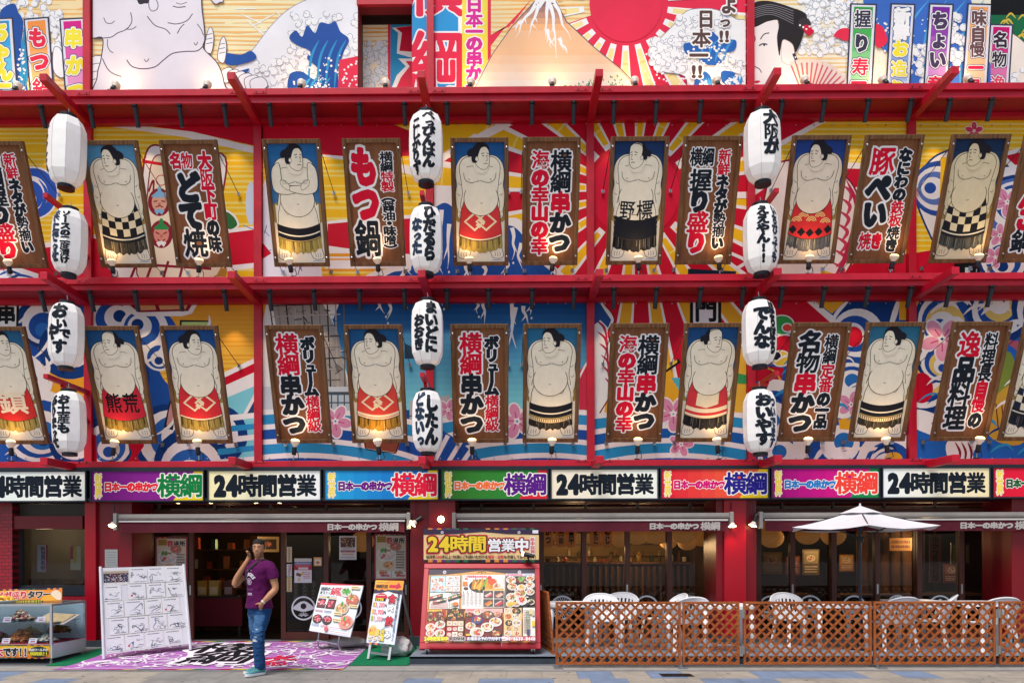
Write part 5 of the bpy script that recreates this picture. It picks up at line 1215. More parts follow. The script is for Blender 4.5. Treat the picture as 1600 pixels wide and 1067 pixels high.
lantern(1192, 172, 290, 12.02, [LV('大阪が', .08, .98, .3, .26)], 'hanging white paper lantern lettered 大阪が', R(-1))
lantern(1190, 318, 432, 12.02, [LV('ええやん!!', -.05, .98, .08, .19), LV('いちびっても', .17, .98, .1, .15, LB1)], 'hanging white paper lantern lettered ええやん', R(-1))
lantern(1187, 466, 576, 12.02, [LV('でんな', -.04, .9, .22, .25), LV('ぼちぼち', .18, 1.0, .14, .17)], 'hanging white paper lantern lettered ぼちぼちでんな', R(-1))
lantern(1188, 605, 712, 12.02, [LV('おいやす', -.02, .96, .1, .26), LV('ついでます', .18, .9, .06, .16, LB1)], 'hanging white paper lantern lettered おいやす', R(-1))

# ================================================================== light box signs
def sign_face(x0, x1, draw, label):
    p0, p1 = at(x0, 779.5-(x0+x1)/2*.004+3, 12.56), at(x1, 735-(x0+x1)/2*.004+2, 12.56)
    cx = (p0.x+p1.x)/2; t = thing('light_box_sign', label, 'sign', (cx, 12.6, p0.z), group='light box signs in a row')
    wd, ht = p1.x-p0.x, p1.z-p0.z
    g = MB(); e = .022
    g.box(-wd/2-e, -wd/2, -.05, .055, -e, ht+e, DARKST); g.box(wd/2, wd/2+e, -.05, .055, -e, ht+e, DARKST); g.box(-wd/2, wd/2, -.05, .055, -e, 0, DARKST); g.box(-wd/2, wd/2, -.05, .055, ht, ht+e, DARKST)
    g.build('frame', t, local=True)
    a = Art('lit'); k = wd/172; draw(a, 172., ht/k); g = MB(); a.emit(g, lambda u, v, h: ((u-86)*k, -.03-h, v*k))
    g.box(-wd/2, wd/2, -.028, .05, 0, ht, ink('#e8e0d0'))
    g.build('face', t, local=True)
def s24(tone):
    def d(a, w_, h_):
        cs = ramp_cols(tone[0], tone[1], 8)
        for i, c in enumerate(cs): a.rect(w_*i/8, 0, w_*(i+1)/8, h_, c)
        a.text(hrow('24時間営業', 8, w_-6, h_/2, 33, K1), .085)
    return d
def sname(bgc, tri, c1, c2, c3='#f2d522'):
    def d(a, w_, h_):
        cs = ramp_cols(bgc[0], bgc[1], 8)
        for i, c in enumerate(cs): a.rect(w_*i/8, 0, w_*(i+1)/8, h_, c)
        a.poly([(w_-46, 0), (w_, 0), (w_, h_), (w_-14, h_)], tri)
        a.text(vcol('新世界', 10, h_-3, 3, 10.5, c3), .05, '#f4eee0', .13, '#b02028', .15)
        a.text(hrow('日本一の串かつ', 19, 103, h_*.47, 13.5, c1), .075, '#f4eee8', .14)
        a.text(hrow('横綱', 102, 171, h_*.51, 35, c2), .07, '#f4eee0', .115)
    return d
CW = ('#e6efe8', '#f0efe6')
sign_face(-36, 133, s24(CW), 'white light box sign reading 24時間営業 at the left edge')
sign_face(143, 317, sname(('#7a1d7c', '#8c2a8e'), '#f0d020', '#e02a38', '#147a3c'), 'purple shop name light box with green 横綱')
sign_face(326, 500, s24(('#f4e9b4', '#eeeeea')), 'white 24時間営業 light box yellower at its left end, above the entrance')  # face colour runs from yellowish to off-white
sign_face(508, 684, sname(('#2aa0d4', '#1a62bc'), '#f0d020', '#6a1f7c', '#e02040'), 'blue shop name light box with red 横綱')
sign_face(691, 855, sname(('#3a7a2c', '#2f8a3c'), '#e02a3c', '#ee7038', '#5a1f82'), 'green shop name light box with purple 横綱')
sign_face(862, 1027, s24(('#f2e6cc', '#eef0e4')), 'cream 24時間営業 light box right of the green one')
sign_face(1034, 1200, sname(('#e02a3a', '#f07040'), '#f2cc20', '#d01470', '#2a2488'), 'orange red shop name light box with navy 横綱')
sign_face(1207, 1373, sname(('#a01478', '#e01c80'), '#1f8a48', '#2874b8', '#ea4238'), 'magenta shop name light box with red 横綱')
sign_face(1380, 1546, s24(('#e8ecea', '#f2e2b4')), 'white light box sign reading 24時間営業 above the parasol')
sign_face(1553, 1724, sname(('#e0203c', '#e0203c'), '#f0d020', '#1f5a2c', '#2a2a88'), 'red shop name light box cut by the right edge')

# ================================================================== awnings
AWF = mat('wine_awning_fabric', '#5a0f22', rough=.85, noise=.15, scale=5, bump=.2, bscale=9)
AWC = mat('awning_casing', '#a39c96', rough=.4, metal=.2, noise=.1)
def awning(px0, px1, tx, label):
    x0, x1 = at(px0, 810, 12.72).x, at(px1, 810, 12.72).x; z = zz(812, 12.72)
    t = thing('awning', label, 'awning', ((x0+x1)/2, 12.75, z), group='retracted wine red awnings')
    g = MB(); g.box(x0, x1, 12.62, 12.742, z+.02, z+.105, AWC); g.box(x0+.02, x1-.02, 12.6, 12.615, z+.05, z+.06, AWC); g.build('casing', t, bevel=.012)
    g = MB(); [g.box(x-.03, x+.03, 12.57, 12.74, z-.16, z+.12, AWC) for x in (x0-.03, )]; g.build('end_cap', t, bevel=.01)
    g = MB(); [g.box(x-.03, x+.03, 12.57, 12.74, z-.16, z+.12, AWC) for x in (x1+.03, )]; g.build('end_cap', t, bevel=.01)
    g = MB(); g.box(x0+.03, x1-.03, 12.585, 12.615, z-.028, z, mat('pale_bar', '#cfcac4', rough=.4)); g.build('front_bar', t)
    a = Art('paper'); n = 80; g = MB(); top, bot = z-.028, zz(830.5, 12.6)
    def yy(x, v): return 12.6+.006*sin(x*9)*v+.004*sin(x*23+1)*v
    vs = []
    for i in range(n+1):
        x = x0+.04+(x1-x0-.08)*i/n
        for j in range(4): vs.append((x, yy(x, j/3), top+(bot-top)*j/3))
    g.add(vs, [(i*4+j, i*4+4+j, i*4+5+j, i*4+1+j) for i in range(n) for j in range(3)], AWF)
    if tx:
        ta, tb = at(tx[0], 820, 12.6).x, at(tx[1], 820, 12.6).x; zc = (top+bot)/2; hh = (top-bot)*.6; m_ = ta+(tb-ta)*.7
        a.text(hrow('日本一の串かつ', ta, m_, zc, hh, '#b9b2ad')+hrow('横綱', m_+.03, tb, zc, hh*1.3, '#b9b2ad'), .06)
        a.emit(g, lambda u, v, h: (u, 12.588-h, v))
    g.build('valance', t, smooth=False)
awning(189, 637, (511, 623), 'wine red awning with white lettering over the open entrance')
awning(713, 1137, (1014, 1125), 'wine red awning with white lettering over the middle glass doors')
awning(1188, 1660, (1499, 1618), 'wine red awning partly hidden by the white parasol')
# ================================================================== ground floor lamps
def small_lamp(px, py, Y, aim, label, globe=False, lit=8):
    p = at(px, py, Y); t = thing('wall_lamp', label, 'lamp', p, group=None)
    g = MB()
    if globe:
        g.lathe([(.05, .0), (.05, .03)], BLACK, Matrix.Translation((0, .06, 0)) @ Matrix.Rotation(R(90), 4, 'X'), 12); g.build('base', t, local=True)
        g = MB(); g.lathe([(.004, -.058), (.04, -.042), (.058, 0), (.04, .042), (.004, .058)], mat('lit_globe', '#fff3d8', noise=0, emit=7, emitcol='#ffe2ae'), seg=18, cap=False); g.build('globe', t, local=True, smooth=True)
    else:
        d = Vector(aim).normalized(); q = d.to_track_quat('Z', 'Y').to_matrix().to_4x4()
        g.lathe([(.03, -.14), (.034, -.12), (.034, -.03), (.03, -.01)], BLACK, q, 12); g.tube([q @ Vector((0, 0, -.1)), (.0, .04, .12), (.0, .05, .35 if globe is False else .1)], .008, BLACK, 6); g.build('socket', t, local=True)
        g = MB(); g.lathe([(.03, -.01), (.05, .03), (.066, .055)], BULB, q, 16, cap=False); g.lathe([(.066, .056), (.03, .072), (.003, .075)], mat('lit_lamp_face', '#fff0d0', noise=0, emit=9, emitcol='#ffd08a'), q, 16, cap=False); g.build('bulb', t, local=True, smooth=True)
        l = bpy.data.lights.new('lamp_light', 'SPOT'); l.energy = lit; l.color = (1, .75, .42); l.spot_size = R(120); l.spot_blend = 1; l.shadow_soft_size = .05
        lo = bpy.data.objects.new('lamp_light', l); COL.objects.link(lo); lo.parent = t; lo.location = d*.1; lo.rotation_euler = (-d).to_track_quat('Z', 'Y').to_euler()
    return t
small_lamp(177, 817, 12.6, (0, -.5, -1), 'lit reflector lamp on the red pillar left of the entrance')
small_lamp(689, 811, 12.6, (0, 0, 0), 'round glowing globe lamp on the pillar above the menu board', True)
small_lamp(649, 815, 12.6, (-.8, -.3, -.6), 'black reflector lamp turned left on the pillar beside the entrance')
small_lamp(1144, 817, 12.6, (0, -.2, -1), 'lit reflector lamp shining down the bright red pillar')
small_lamp(1178, 816, 12.6, (-.4, -.1, -1), 'dim reflector lamp beside the right awning end', lit=3)
DL = mat('downlight_glow', '#ffe6b0', noise=0, emit=14, emitcol='#ffd48a')
for i, px in enumerate((276, 327, 398, 435)):
    p = at(px, 790, 12.98); g = MB(); g.lathe([(.035, -.008), (.03, 0)], DL, Matrix.Translation((p.x, 13.05, zS-.0)), 12); g.lathe([(.036, -.01), (.05, -.01), (.05, .0)], CHROME, Matrix.Translation((p.x, 13.05, zS-.0)), 14, cap=False)
    tag(g.build('downlight'), 'small glowing recessed downlight above the entrance, %s from the left' % ORD[i], 'downlight', 'recessed downlights above the entrance')
# ================================================================== ground floor things
def quadfn(P00, P10, P11, P01, w_, h_, off=0.):
    """map art units (0..w_, 0..h_) onto a quad; h lifts along the face normal towards the viewer"""
    P00, P10, P11, P01 = map(Vector, (P00, P10, P11, P01)); n = (P10-P00).cross(P01-P00).normalized()
    if n.y > 0: n = -n
    def f(u, v, h):
        a, b = u/w_, v/h_; return tuple((P00*(1-a)+P10*a)*(1-b)+(P01*(1-a)+P11*a)*b+n*(h+off))
    f.n = n
    return f
def slab(mb, fn, w_, h_, th, m, x0=0, y0=0, x1=None, y1=None, back=0.):
    x1 = w_ if x1 is None else x1; y1 = h_ if y1 is None else y1
    P = [fn(x, y, -back) for x, y in ((x0, y0), (x1, y0), (x1, y1), (x0, y1))]; mb.prism(P, -fn.n*th, m)
FOODC = ['#c8802c', '#e0a848', '#b84a24', '#d86a3c', '#e8c070', '#8c4a20', '#d8382c', '#f0d8a0', '#5a9a3a', '#e8e0c8', '#c83a4a', '#a86430']
def dish(a, cx, cy, r, rnd, plate='#eeeae4', pal=FOODC, n=16, asp=.75):
    a.ell(cx, cy, r, r*asp, plate, 16); a.ell(cx, cy, r*.86, r*asp*.84, mixh(plate, '#6a5a4a', .22), 16)
    for k in range(n):
        t, q = rnd.uniform(0, 6.3), rnd.random()**.6*r*.68; a.ell(cx+q*cos(t), cy+q*sin(t)*asp+r*.06, r*rnd.uniform(.12, .3), r*rnd.uniform(.09, .2), rnd.choice(pal), 8, rnd.uniform(0, 3))
def tinytext(a, x0, y0, x1, y1, rows, col, rnd, th=.45):
    """illegible small print: rows of short dashes"""
    for j in range(rows):
        y = y1-(y1-y0)*(j+.5)/rows; x = x0
        while x < x1-.5:
            l = rnd.uniform(.03, .09)*(x1-x0); a.rect(x, y-th*(y1-y0)/rows/2, min(x+l, x1), y+th*(y1-y0)/rows/2, col); x += l+.02*(x1-x0)
def kabuki(a, x0, x1, y0, y1, n=22):
    cs = ['#2a1a34', '#1f6a44', '#e08a2c', '#17161a', '#5a2a6a']
    for k in range(n): a.rect(x0+(x1-x0)*k/n, y0, x0+(x1-x0)*(k+1)/n, y1, cs[(k*2+k//3) % 5])

# ---- mat and carpet
def rampfn(u, v, h): return (u, v, ramp(v)+.012+h)
ml, mr = atz(82, 1046, .01), atz(535, 1045.5, .01); mx0, mx1, my0, my1 = ml.x, mr.x, 10.53, 13.36
GREEN = mat('green_turf_carpet', '#1c7a52', rough=.95, noise=.25, scale=40, bump=.6, bscale=200, spec=.1)
g = MB(); gx0 = at(70, 1040, 10.95).x; ys = [10.93, 11.12, 11.5, 11.9, 12.3, 12.8, 13.42]
vs = [(x, y, ramp(y)+.009) for y in ys for x in (gx0, xt-.005)]; g.add(vs, [(2*i, 2*i+1, 2*i+3, 2*i+2) for i in range(len(ys)-1)], GREEN)
tag(g.build('green_carpet'), 'green turf carpet laid under the purple mat at the entrance', 'carpet')
a = Art('cloth'); rnd = random.Random(31); PU = '#ac68b4'; LW = '#eee2ef'
mw, mh = mx1-mx0, my1-my0
a.rect(mx0, my0, mx1, my1, PU)
bc = ['#c81e46', '#eed23a', '#1f8a4a', '#ac68b4']
for (yA, yB) in ((my0, my0+.09), (my1-.12, my1)):
    k = 0; x = mx0
    while x < mx1-.02:
        x2 = min(x+.19, mx1); a.poly([(x, yA), (x2, yA), (min(x2+.1, mx1), yB), (min(x+.1, mx1), yB)], bc[k % 4]); x = x2; k += 1
a.line([(mx0+.05, my0+.14), (mx1-.05, my0+.14)], .025, LW); a.line([(mx0+.05, my1-.2), (mx1-.05, my1-.2)], .03, LW)
for side in (0, 1):
    for k in range(125):
        cx = rnd.uniform(mx0+.1, mx0+1.7) if side == 0 else rnd.uniform(mx1-1.7, mx1-.1); cy = rnd.uniform(my0+.25, my1-.35); r = rnd.uniform(.06, .3); t = rnd.uniform(0, 6)
        a.arc(cx, cy, r, t, t+rnd.uniform(1.5, 4), rnd.uniform(.02, .045), LW, 12, taper=True)
for k in range(60): a.ell(rnd.uniform(mx0+.1, mx1-.1), rnd.uniform(my0+.18, my0+.7), rnd.uniform(.02, .09), rnd.uniform(.02, .06), LW, 8, rnd.uniform(0, 3))
mcx = at(360, 1022, 11.7).x-.1
a.text([('横', mcx-.2, my1-.95, 1.1, 1.15, '#1d1a20', .05), ('綱', mcx+.05, my0+1.0, 1.1, 1.15, '#1d1a20', -.05)], .05, LW, .13)
a.text([('大', mcx+.95, my0+.9, .45, .5, '#c8284a', .4), ('阪', mcx+1.0, my0+.45, .42, .45, '#c8284a', .4)], .05)
g = MB(); nseg = 10; vs = []
YM = [my0, 10.9, 11.12, 11.5, 11.9, 12.3, 12.8, my1]; nseg = len(YM)-1
for y in YM:
    for x in (mx0, mx1): vs.append((x, y, ramp(y)+.011))
MATE = ink(PU, 'cloth'); g.add(vs, [(2*i, 2*i+1, 2*i+3, 2*i+2) for i in range(nseg)], MATE)
yl = [my0+mh*i/nseg for i in range(nseg+1)]
yc = sorted({my0, 11.12, 12.3, my1})
for q0, q1 in zip(yc, yc[1:]): a.emit(g, lambda u, v, h: (u, v, ramp(v)+.012+h*.5), clip=(mx0, q0, mx1, q1))
tag(g.build('entrance_mat'), 'purple entrance mat with white waves, black lettering and striped edges', 'mat')

# ---- autograph board
aBL, aBR, aTL, aTR = at(162, 1022, 11.42), at(297, 1005, 12.18), at(157, 887, 11.62), at(287, 883, 12.4)
fn = quadfn(aBL, aBR, aTR, aTL, 140, 125)
t = thing('autograph_board', 'white board of signed cards on two white posts beside the entrance mat', 'board', ((aBL+aBR)/2*1.0)*1.0)
g = MB(); slab(g, fn, 140, 125, .02, mat('white_board', '#e9e9ee', rough=.4, noise=.04, scale=3)); g.build('panel', t)
for (p, q, fy) in ((aBL, aTL, 1034), (aBR, aTR, 1018.5)):
    d = (p-q).normalized(); k = (p.z-ramp(p.y)-.02)/-d.z if d.z else 0; f0 = p+d*k; g = MB(); g.tube([f0-fn.n*-.0, q-d*.02], .022, mat('white_post', '#e4e4ea', rough=.35), 10); g.build('post', t)
rb = at(222, 1005, 12.6)
g = MB(); mtop = (aTL+aTR)/2; mb_ = Vector((mtop.x+.35, mtop.y+.55, ramp(12.9)+.02)); g.tube([mtop-Vector((0, 0, .15))-fn.n*.03, mb_], .018, mat('white_post', '#e4e4ea'), 8); g.build('rear_strut', t)
cards = []
for j, (y0, y1, xs) in enumerate(((100, 123, (46, 76, 106)), (76, 98, (2, 42, 74, 106)), (51, 74, (4, 36, 68, 98)), (26, 49, (10, 42, 74, 106)), (2, 24, (2, 34, 66, 98)))):
    for x in xs: cards.append((x+rnd.uniform(-1, 1), y0, x+rnd.uniform(29, 32), y1+1.2))
for i, (x0, y0, x1, y1) in enumerate(cards):
    a = Art('paper'); a.rect(x0, y0, x1, y1, '#d8cfae'); a.rect(x0+.3, y0+.3, x1-.3, y1-.3, '#efeef2')
    tinytext(a, x0+4, y1-4.5, x1-6, y1-2, 1, '#5a5a66', rnd)
    P = [(x0+rnd.uniform(5, 10), y0+rnd.uniform(4, 12))]
    for k in range(rnd.randint(5, 9)): P.append((min(max(P[-1][0]+rnd.uniform(-5, 8), x0+3), x1-3), min(max(P[-1][1]+rnd.uniform(-6, 6), y0+3), y1-6)))
    a.curve(P, rnd.uniform(.5, 1.1), rnd.choice(['#2a2c36', '#3a3e4c', '#565a68', '#2c4a7a']), taper=True, n=5)
    P = [(x, y-3) for x, y in P[::-1][:4]]; a.curve(P, .6, '#3a3e4c', n=4); tinytext(a, x0+8, y0+1.5, x1-3, y0+3.5, 1, '#8a8c98', rnd)
    if i % 6 == 4: a.ell(x0+6, y0+6, 1.8, 1.8, '#d85a5a', 10)
    for q in range(rnd.randint(2, 4)):
        bx, by = rnd.uniform(x0+4, x1-10), rnd.uniform(y0+3, y1-9); s_ = rnd.uniform(2, 4.5); P = []
        for k in range(rnd.randint(6, 11)): P.append((bx+k*s_*.42+rnd.uniform(-1.2, 1.2), by+rnd.uniform(-s_*.6, s_*.6)))
        P = [(min(max(x, x0+2), x1-2), min(max(y, y0+2), y1-5)) for x, y in P]
        a.curve(P, rnd.uniform(.35, .7), rnd.choice(['#3a3e4c', '#2a2c36', '#5a6072']), taper=True, n=4)
    g = MB(); a.emit(g, lambda u, v, h: fn(u, v, h+.001)); g.build('autograph_card', t)
a = Art('paper'); a.rect(3, 99, 45, 122, '#e8e4e0'); a.rect(4, 103, 44, 119, '#3c4252')
for k in range(150): a.ell(rnd.uniform(5, 43), rnd.uniform(104, 115), .9, .8, rnd.choice(['#e8e2e0', '#20242e', '#8a96b0', '#b84a4a', '#d8b8a0', '#4a5a80']), 6)
a.rect(4, 116, 44, 119.5, '#b8a894'); g = MB(); a.emit(g, lambda u, v, h: fn(u, v, h+.001)); g.build('crowd_photograph', t)

# ---- big wheeled menu board
RF = mat('red_board_frame', '#b80a28', rough=.35, noise=.06)
q = [at(655, 1013, 11.34), at(845, 1013, 11.34), at(843, 880, 11.97), at(663, 880, 11.97)]
fn = quadfn(q[0], q[1], q[2], q[3], 190, 133)
t = thing('menu_board', 'big red framed menu board full of dish pictures on casters', 'menu board', ((q[0]+q[1])/2).to_tuple()[:2]+(TZ,))
g = MB(); slab(g, fn, 190, 133, .07, RF, 0, 0, 190, 9); slab(g, fn, 190, 133, .07, RF, 0, 125, 190, 133); slab(g, fn, 190, 133, .07, RF, 0, 9, 8, 125); slab(g, fn, 190, 133, .07, RF, 182, 9, 190, 125); g.build('frame', t, bevel=.006)
a = Art('paper'); rnd = random.Random(77); WD = '#dfa55c'
a.rect(8, 9, 182, 125, WD)
for k in range(30): y = 9+116*k/30; a.rect(8, y, 182, y+.4, mixh(WD, '#b07a3a', rnd.uniform(.1, .5)))
a.poly([(8, 125), (8, 115), (40, 116), (75, 120), (95, 122.5), (115, 120), (150, 116), (182, 115), (182, 125)], '#2c1c38')
for x in (34, 157): a.ell(x, 119.5, 2.8, 2.8, '#d8d4de', 14); a.ell(x, 119.5, 1.6, 1.6, '#6a5a78', 12); a.ell(x, 119.5, .7, .7, '#d8d4de', 8)
a.curve([(88, 119), (95, 121), (102, 119)], .8, '#4a2a1a'); a.line([(95, 120.5), (93.5, 117)], .6, '#4a2a1a'); a.line([(95, 120.5), (96.5, 117)], .6, '#4a2a1a')
SUSHI = ['#e86a5a', '#f0e8e4', '#e89a7a', '#4a9a4a', '#c83a3a', '#f0b8a0', '#f4e4c0']
# sashimi and sushi sheet
a.rect(11, 60, 61, 114, '#1c1c22'); a.rect(12, 87.5, 36, 113.3, '#bcdcec'); a.rect(36.5, 87.5, 60.2, 113.3, '#e8d8d0'); a.rect(12, 61, 44, 86.5, '#e6e6e0'); a.rect(44.5, 61, 60.2, 86.5, '#eee8e0')
for (x, y, r) in ((18, 106, 6), (29, 107, 6.5), (22, 97, 8), (31, 94, 6), (18, 92, 5)): dish(a, x, y, r, rnd, '#dfe8ee', SUSHI, 18)
for i in range(3):
    for j in range(2): a.rect(37+12*j, 88+8.5*i, 48.2+12*j, 96+8.5*i, rnd.choice(['#f0d0b0', '#d8e4ec', '#f0e0e0'])); dish(a, 42.6+12*j, 92+8.5*i, 5, rnd, '#eeeeee', SUSHI, 10)
for (x, y, r) in ((22, 79, .25), (28, 73, .2), (52, 79, .3)):
    c, s_ = cos(r), sin(r); a.poly([(x-11*c, y-11*s_-3), (x+11*c, y+11*s_-3), (x+11*c, y+11*s_+3), (x-11*c, y-11*s_+3)], '#2a2a30')
    for k in range(7): a.ell(x+(-9+3*k)*c, y+(-9+3*k)*s_+.6, 1.7, 1.5, rnd.choice(SUSHI), 8)
tinytext(a, 14, 62, 42, 70, 4, '#c86a5a', rnd); tinytext(a, 46, 62, 52, 70, 4, '#7a9a5a', rnd); a.ell(54, 68, 5, 3, '#e0782c', 10); tinytext(a, 46, 82, 58, 86, 1, '#2a2a2a', rnd)
# skewer sheet
a.rect(64, 60, 133, 114, '#f2eeea'); tinytext(a, 66, 110, 84, 113.5, 2, '#5a4a4a', rnd); tinytext(a, 72, 109, 104, 113, 1, '#e04a6a', rnd, .8)
a.text([('串', 70, 106.5, 5.5, 5.5, '#c8183a', 0)], .06)
a.ell(95, 96, 20, 11, '#17151a', 22); a.ell(95, 97, 18, 9.4, '#3a2a20', 22)
for k in range(22):
    x = 80+k*1.5; a.line([(x, 89+rnd.uniform(0, 4)), (x+rnd.uniform(2, 8), 104+rnd.uniform(-2, 5))], rnd.uniform(2, 3.4), rnd.choice(['#e0a030', '#c87a20', '#eec050', '#d89030', '#7aa83a']))
a.ell(108, 109, 4, 3.4, '#d8282c', 12); a.ell(112, 103, 7, 5, '#d8542c', 14); a.poly([(122, 92), (130, 92), (132, 108), (124, 108)], '#e8dcd4'); dish(a, 121, 96, 7, rnd, '#eee6de', FOODC, 12)
a.poly([(64.5, 96), (73, 96), (72, 105), (65.5, 105)], '#d8782c'); a.rect(66, 103, 72, 106, '#f4ecdc'); a.ell(70, 92, 4, 2.4, '#1c1a1c', 12); a.ell(70, 92.4, 3, 1.6, '#7a3a1a', 12)
for k in range(5): a.ell(66+6.5*k, 86.5, 1, 1, ['#3a9a4a', '#d84a4a'][k % 2], 8); tinytext(a, 64.6+6.5*k, 66, 69.4+6.5*k, 85, 8, '#a8a098', rnd)
a.rect(98, 60.5, 132, 90, '#e8dcc8'); a.rect(98, 87, 132, 90, '#e0b050')
for i in range(2):
    for j in range(2): a.rect(99+17*j, 61.5+13*i, 114.5+17*j, 73.5+13*i, '#4a4248'); [a.line([(101+17*j+2*k, 65+13*i-k*.8), (111+17*j+k, 70.5+13*i-k*1.2)], 2.4, rnd.choice(['#d8742c', '#e8a84a', '#c83a4a', '#e8b8a8'])) for k in range(3)]
a.rect(97.5, 88, 101, 93.5, '#1c1a1c')
# dish collage
a.rect(135, 60, 181, 114, '#2a1c1c'); a.rect(135, 110, 181, 114, '#e6e8f0'); tinytext(a, 136, 110.5, 162, 113.5, 1, '#c82040', rnd, .9); tinytext(a, 164, 110.5, 180, 113.5, 1, '#2a3a7a', rnd)
for (x, y, r, p) in ((143, 104, 8, 0), (160, 104, 8, 1), (174, 106, 7, 0), (145, 93, 8, 2), (160, 91, 7.5, 3), (174, 95, 7.5, 0), (144, 76, 9, 0), (158, 82, 10, 2), (174, 84, 7, 0), (160, 70, 9, 4), (142, 65, 7, 3), (175, 68, 6, 2), (152, 64, 5, 0)):
    dish(a, x, y, r, rnd, ['#e8e4e0', '#8c2424', '#eee0d0', '#f0ece0', '#f4f0ea'][p], [FOODC, ['#4a9a3a', '#6ab04a', '#8ac86a'], FOODC, ['#e8b040', '#d89030', '#f0c860'], ['#c82838', '#e8c040', '#d84040']][p], 18)
a.line([(137, 63), (150, 67)], 4.5, '#e8b83a'); a.line([(168, 64), (179, 69)], 4, '#1c1a1c'); [a.rect(x, y, x+5, y+1.4, '#f0ece6') for x, y in ((146, 99), (164, 99), (148, 86), (168, 88), (150, 72), (166, 75))]
# lower row
a.rect(9, 14, 40, 57, '#b8301c'); tinytext(a, 11, 53, 34, 56.5, 1, '#f0d040', rnd, .9)
for (x, y, r) in ((16, 49, 6), (30, 49, 7), (15, 41, 5), (25, 41, 5), (35, 41, 5)): dish(a, x, y, r, rnd, '#4a2a20', FOODC, 12)
for (x, y, r) in ((17, 29, 8), (32, 33, 8), (17, 20, 7), (32, 20, 8)): dish(a, x, y, r, rnd, '#f0ebe4', FOODC, 16)
a.rect(42, 14, 69, 57, '#5a2c1c')
for (x, y, r) in ((55, 53, 8), (48, 47, 6), (62, 46, 6), (52, 41, 6)): dish(a, x, y, r, rnd, '#2c2420', FOODC, 14)
for i in range(3):
    for j in range(3): a.rect(42.6+8.8*j, 14.6+8*i, 51+8.8*j, 21.8+8*i, rnd.choice(['#e8c8a0', '#c83a4a', '#f0e0c8', '#8c4a2a'])); dish(a, 46.8+8.8*j, 18+8*i, 3.4, rnd, '#f0ece6', FOODC, 8)
a.rect(71, 14, 130, 57, '#7c1c20'); a.rect(71, 50, 130, 57, '#e8b0a8'); tinytext(a, 73, 53, 92, 56, 1, '#e0486a', rnd, .8)
for (x, y, r, p) in ((77, 47, 6, '#241c1c'), (90, 51, 6.5, '#e8e4d8'), (107, 47, 9, '#6a5a50'), (122, 48, 6, '#c8a090'), (90, 39, 9, '#2a4a8a'), (80, 30, 8, '#e8e0d0'), (119, 36, 10, '#f2eee8'), (106, 28, 10, '#f4f0ea'), (90, 20, 11, '#f4f0ea'), (120, 19, 9, '#3a3430')): dish(a, x, y, r, rnd, p, FOODC+['#d8302c', '#e8d8a0'], 18, .7)
a.rect(73, 15, 80, 18, '#e8b83a')
a.rect(132, 14, 160, 57, '#e8c48a')
for (x, y, r, p) in ((138, 53, 6, '#e8e4d8'), (152, 52, 7, '#1c1a1c'), (139, 44, 5, '#d86a2c'), (151, 44, 6, '#e8e4d8'), (140, 34, 6, '#3a3034'), (152, 34, 7, '#f2eee8'), (140, 26, 4, '#d8a060'), (151, 26, 4, '#e8e0d0'), (139, 18, 6, '#e8e4e4'), (152, 18, 6, '#f0e0c0')): dish(a, x, y, r, rnd, p, FOODC, 12)
a.rect(162, 14, 181, 57, '#e6e2d8'); tinytext(a, 163, 18, 174, 54, 14, '#b87a7a', rnd); tinytext(a, 166, 18, 173, 52, 11, '#6a9a6a', rnd); [a.rect(x, y, x+4.5, y+8, c) for x, y, c in ((172, 46, '#d8c890'), (176, 44, '#c8bca0'), (176, 28, '#e8c030'), (168, 15, '#2a3a6a'))]
# bottom strip
a.rect(8, 5.5, 182, 12.6, '#c81e3c'); kabuki(a, 8, 182, 9-3.6, 9-2.6, 18)
a.text(hrow('24時間営業中', 9, 46, 9.3, 6.2, '#f0e030'), .07, '#3a6a2a', .12)
a.text(hrow('年中無休', 47, 72, 9.3, 6.2, '#17151a'), .06, '#f0e8e4', .13)
a.rect(74, 6.4, 128, 12.2, '#1c1c58'); a.text(hrow('各種宴会予約受付中!', 75, 127, 9.3, 5, '#f2eef0'), .05)
a.text(hrow('☎06-6630-8440', 129, 181, 9.3, 5.6, '#f4f0f2'), .045)
g = MB(); a.emit(g, lambda u, v, h: fn(u, v, h-.018)); slab(g, fn, 190, 133, .02, RF, 8, 8.5, 182, 125, back=.02); g.build('menu_panel', t)
for x in (12, 178):
    p = Vector(fn(x, 0, -.04)); g = MB(); z = TZ+.003
    g.box(p.x-.03, p.x+.03, p.y-.03, p.y+.03, z+.05, p.z+.02, CHROME); g.lathe([(.036, -.014), (.042, -.008), (.042, .008), (.036, .014)], BLACK, Matrix.Translation((p.x, p.y-.005, z+.041)) @ Matrix.Rotation(R(90), 4, 'Y'), 14); g.build('caster', t)
    p2 = Vector((p.x, 12.3, 0)); g = MB(); g.tube([Vector(fn(x, 128, -.09)), (p.x, 12.45, TZ+.08)], .02, RF, 6); g.bar((p.x, p.y, TZ+.1), (p.x, 12.5, TZ+.1), .04, .04, RF); g.lathe([(.04, -.012), (.04, .012)], BLACK, Matrix.Translation((p.x, 12.45, z+.041)) @ Matrix.Rotation(R(90), 4, 'Y'), 12); g.build('rear_leg', t)
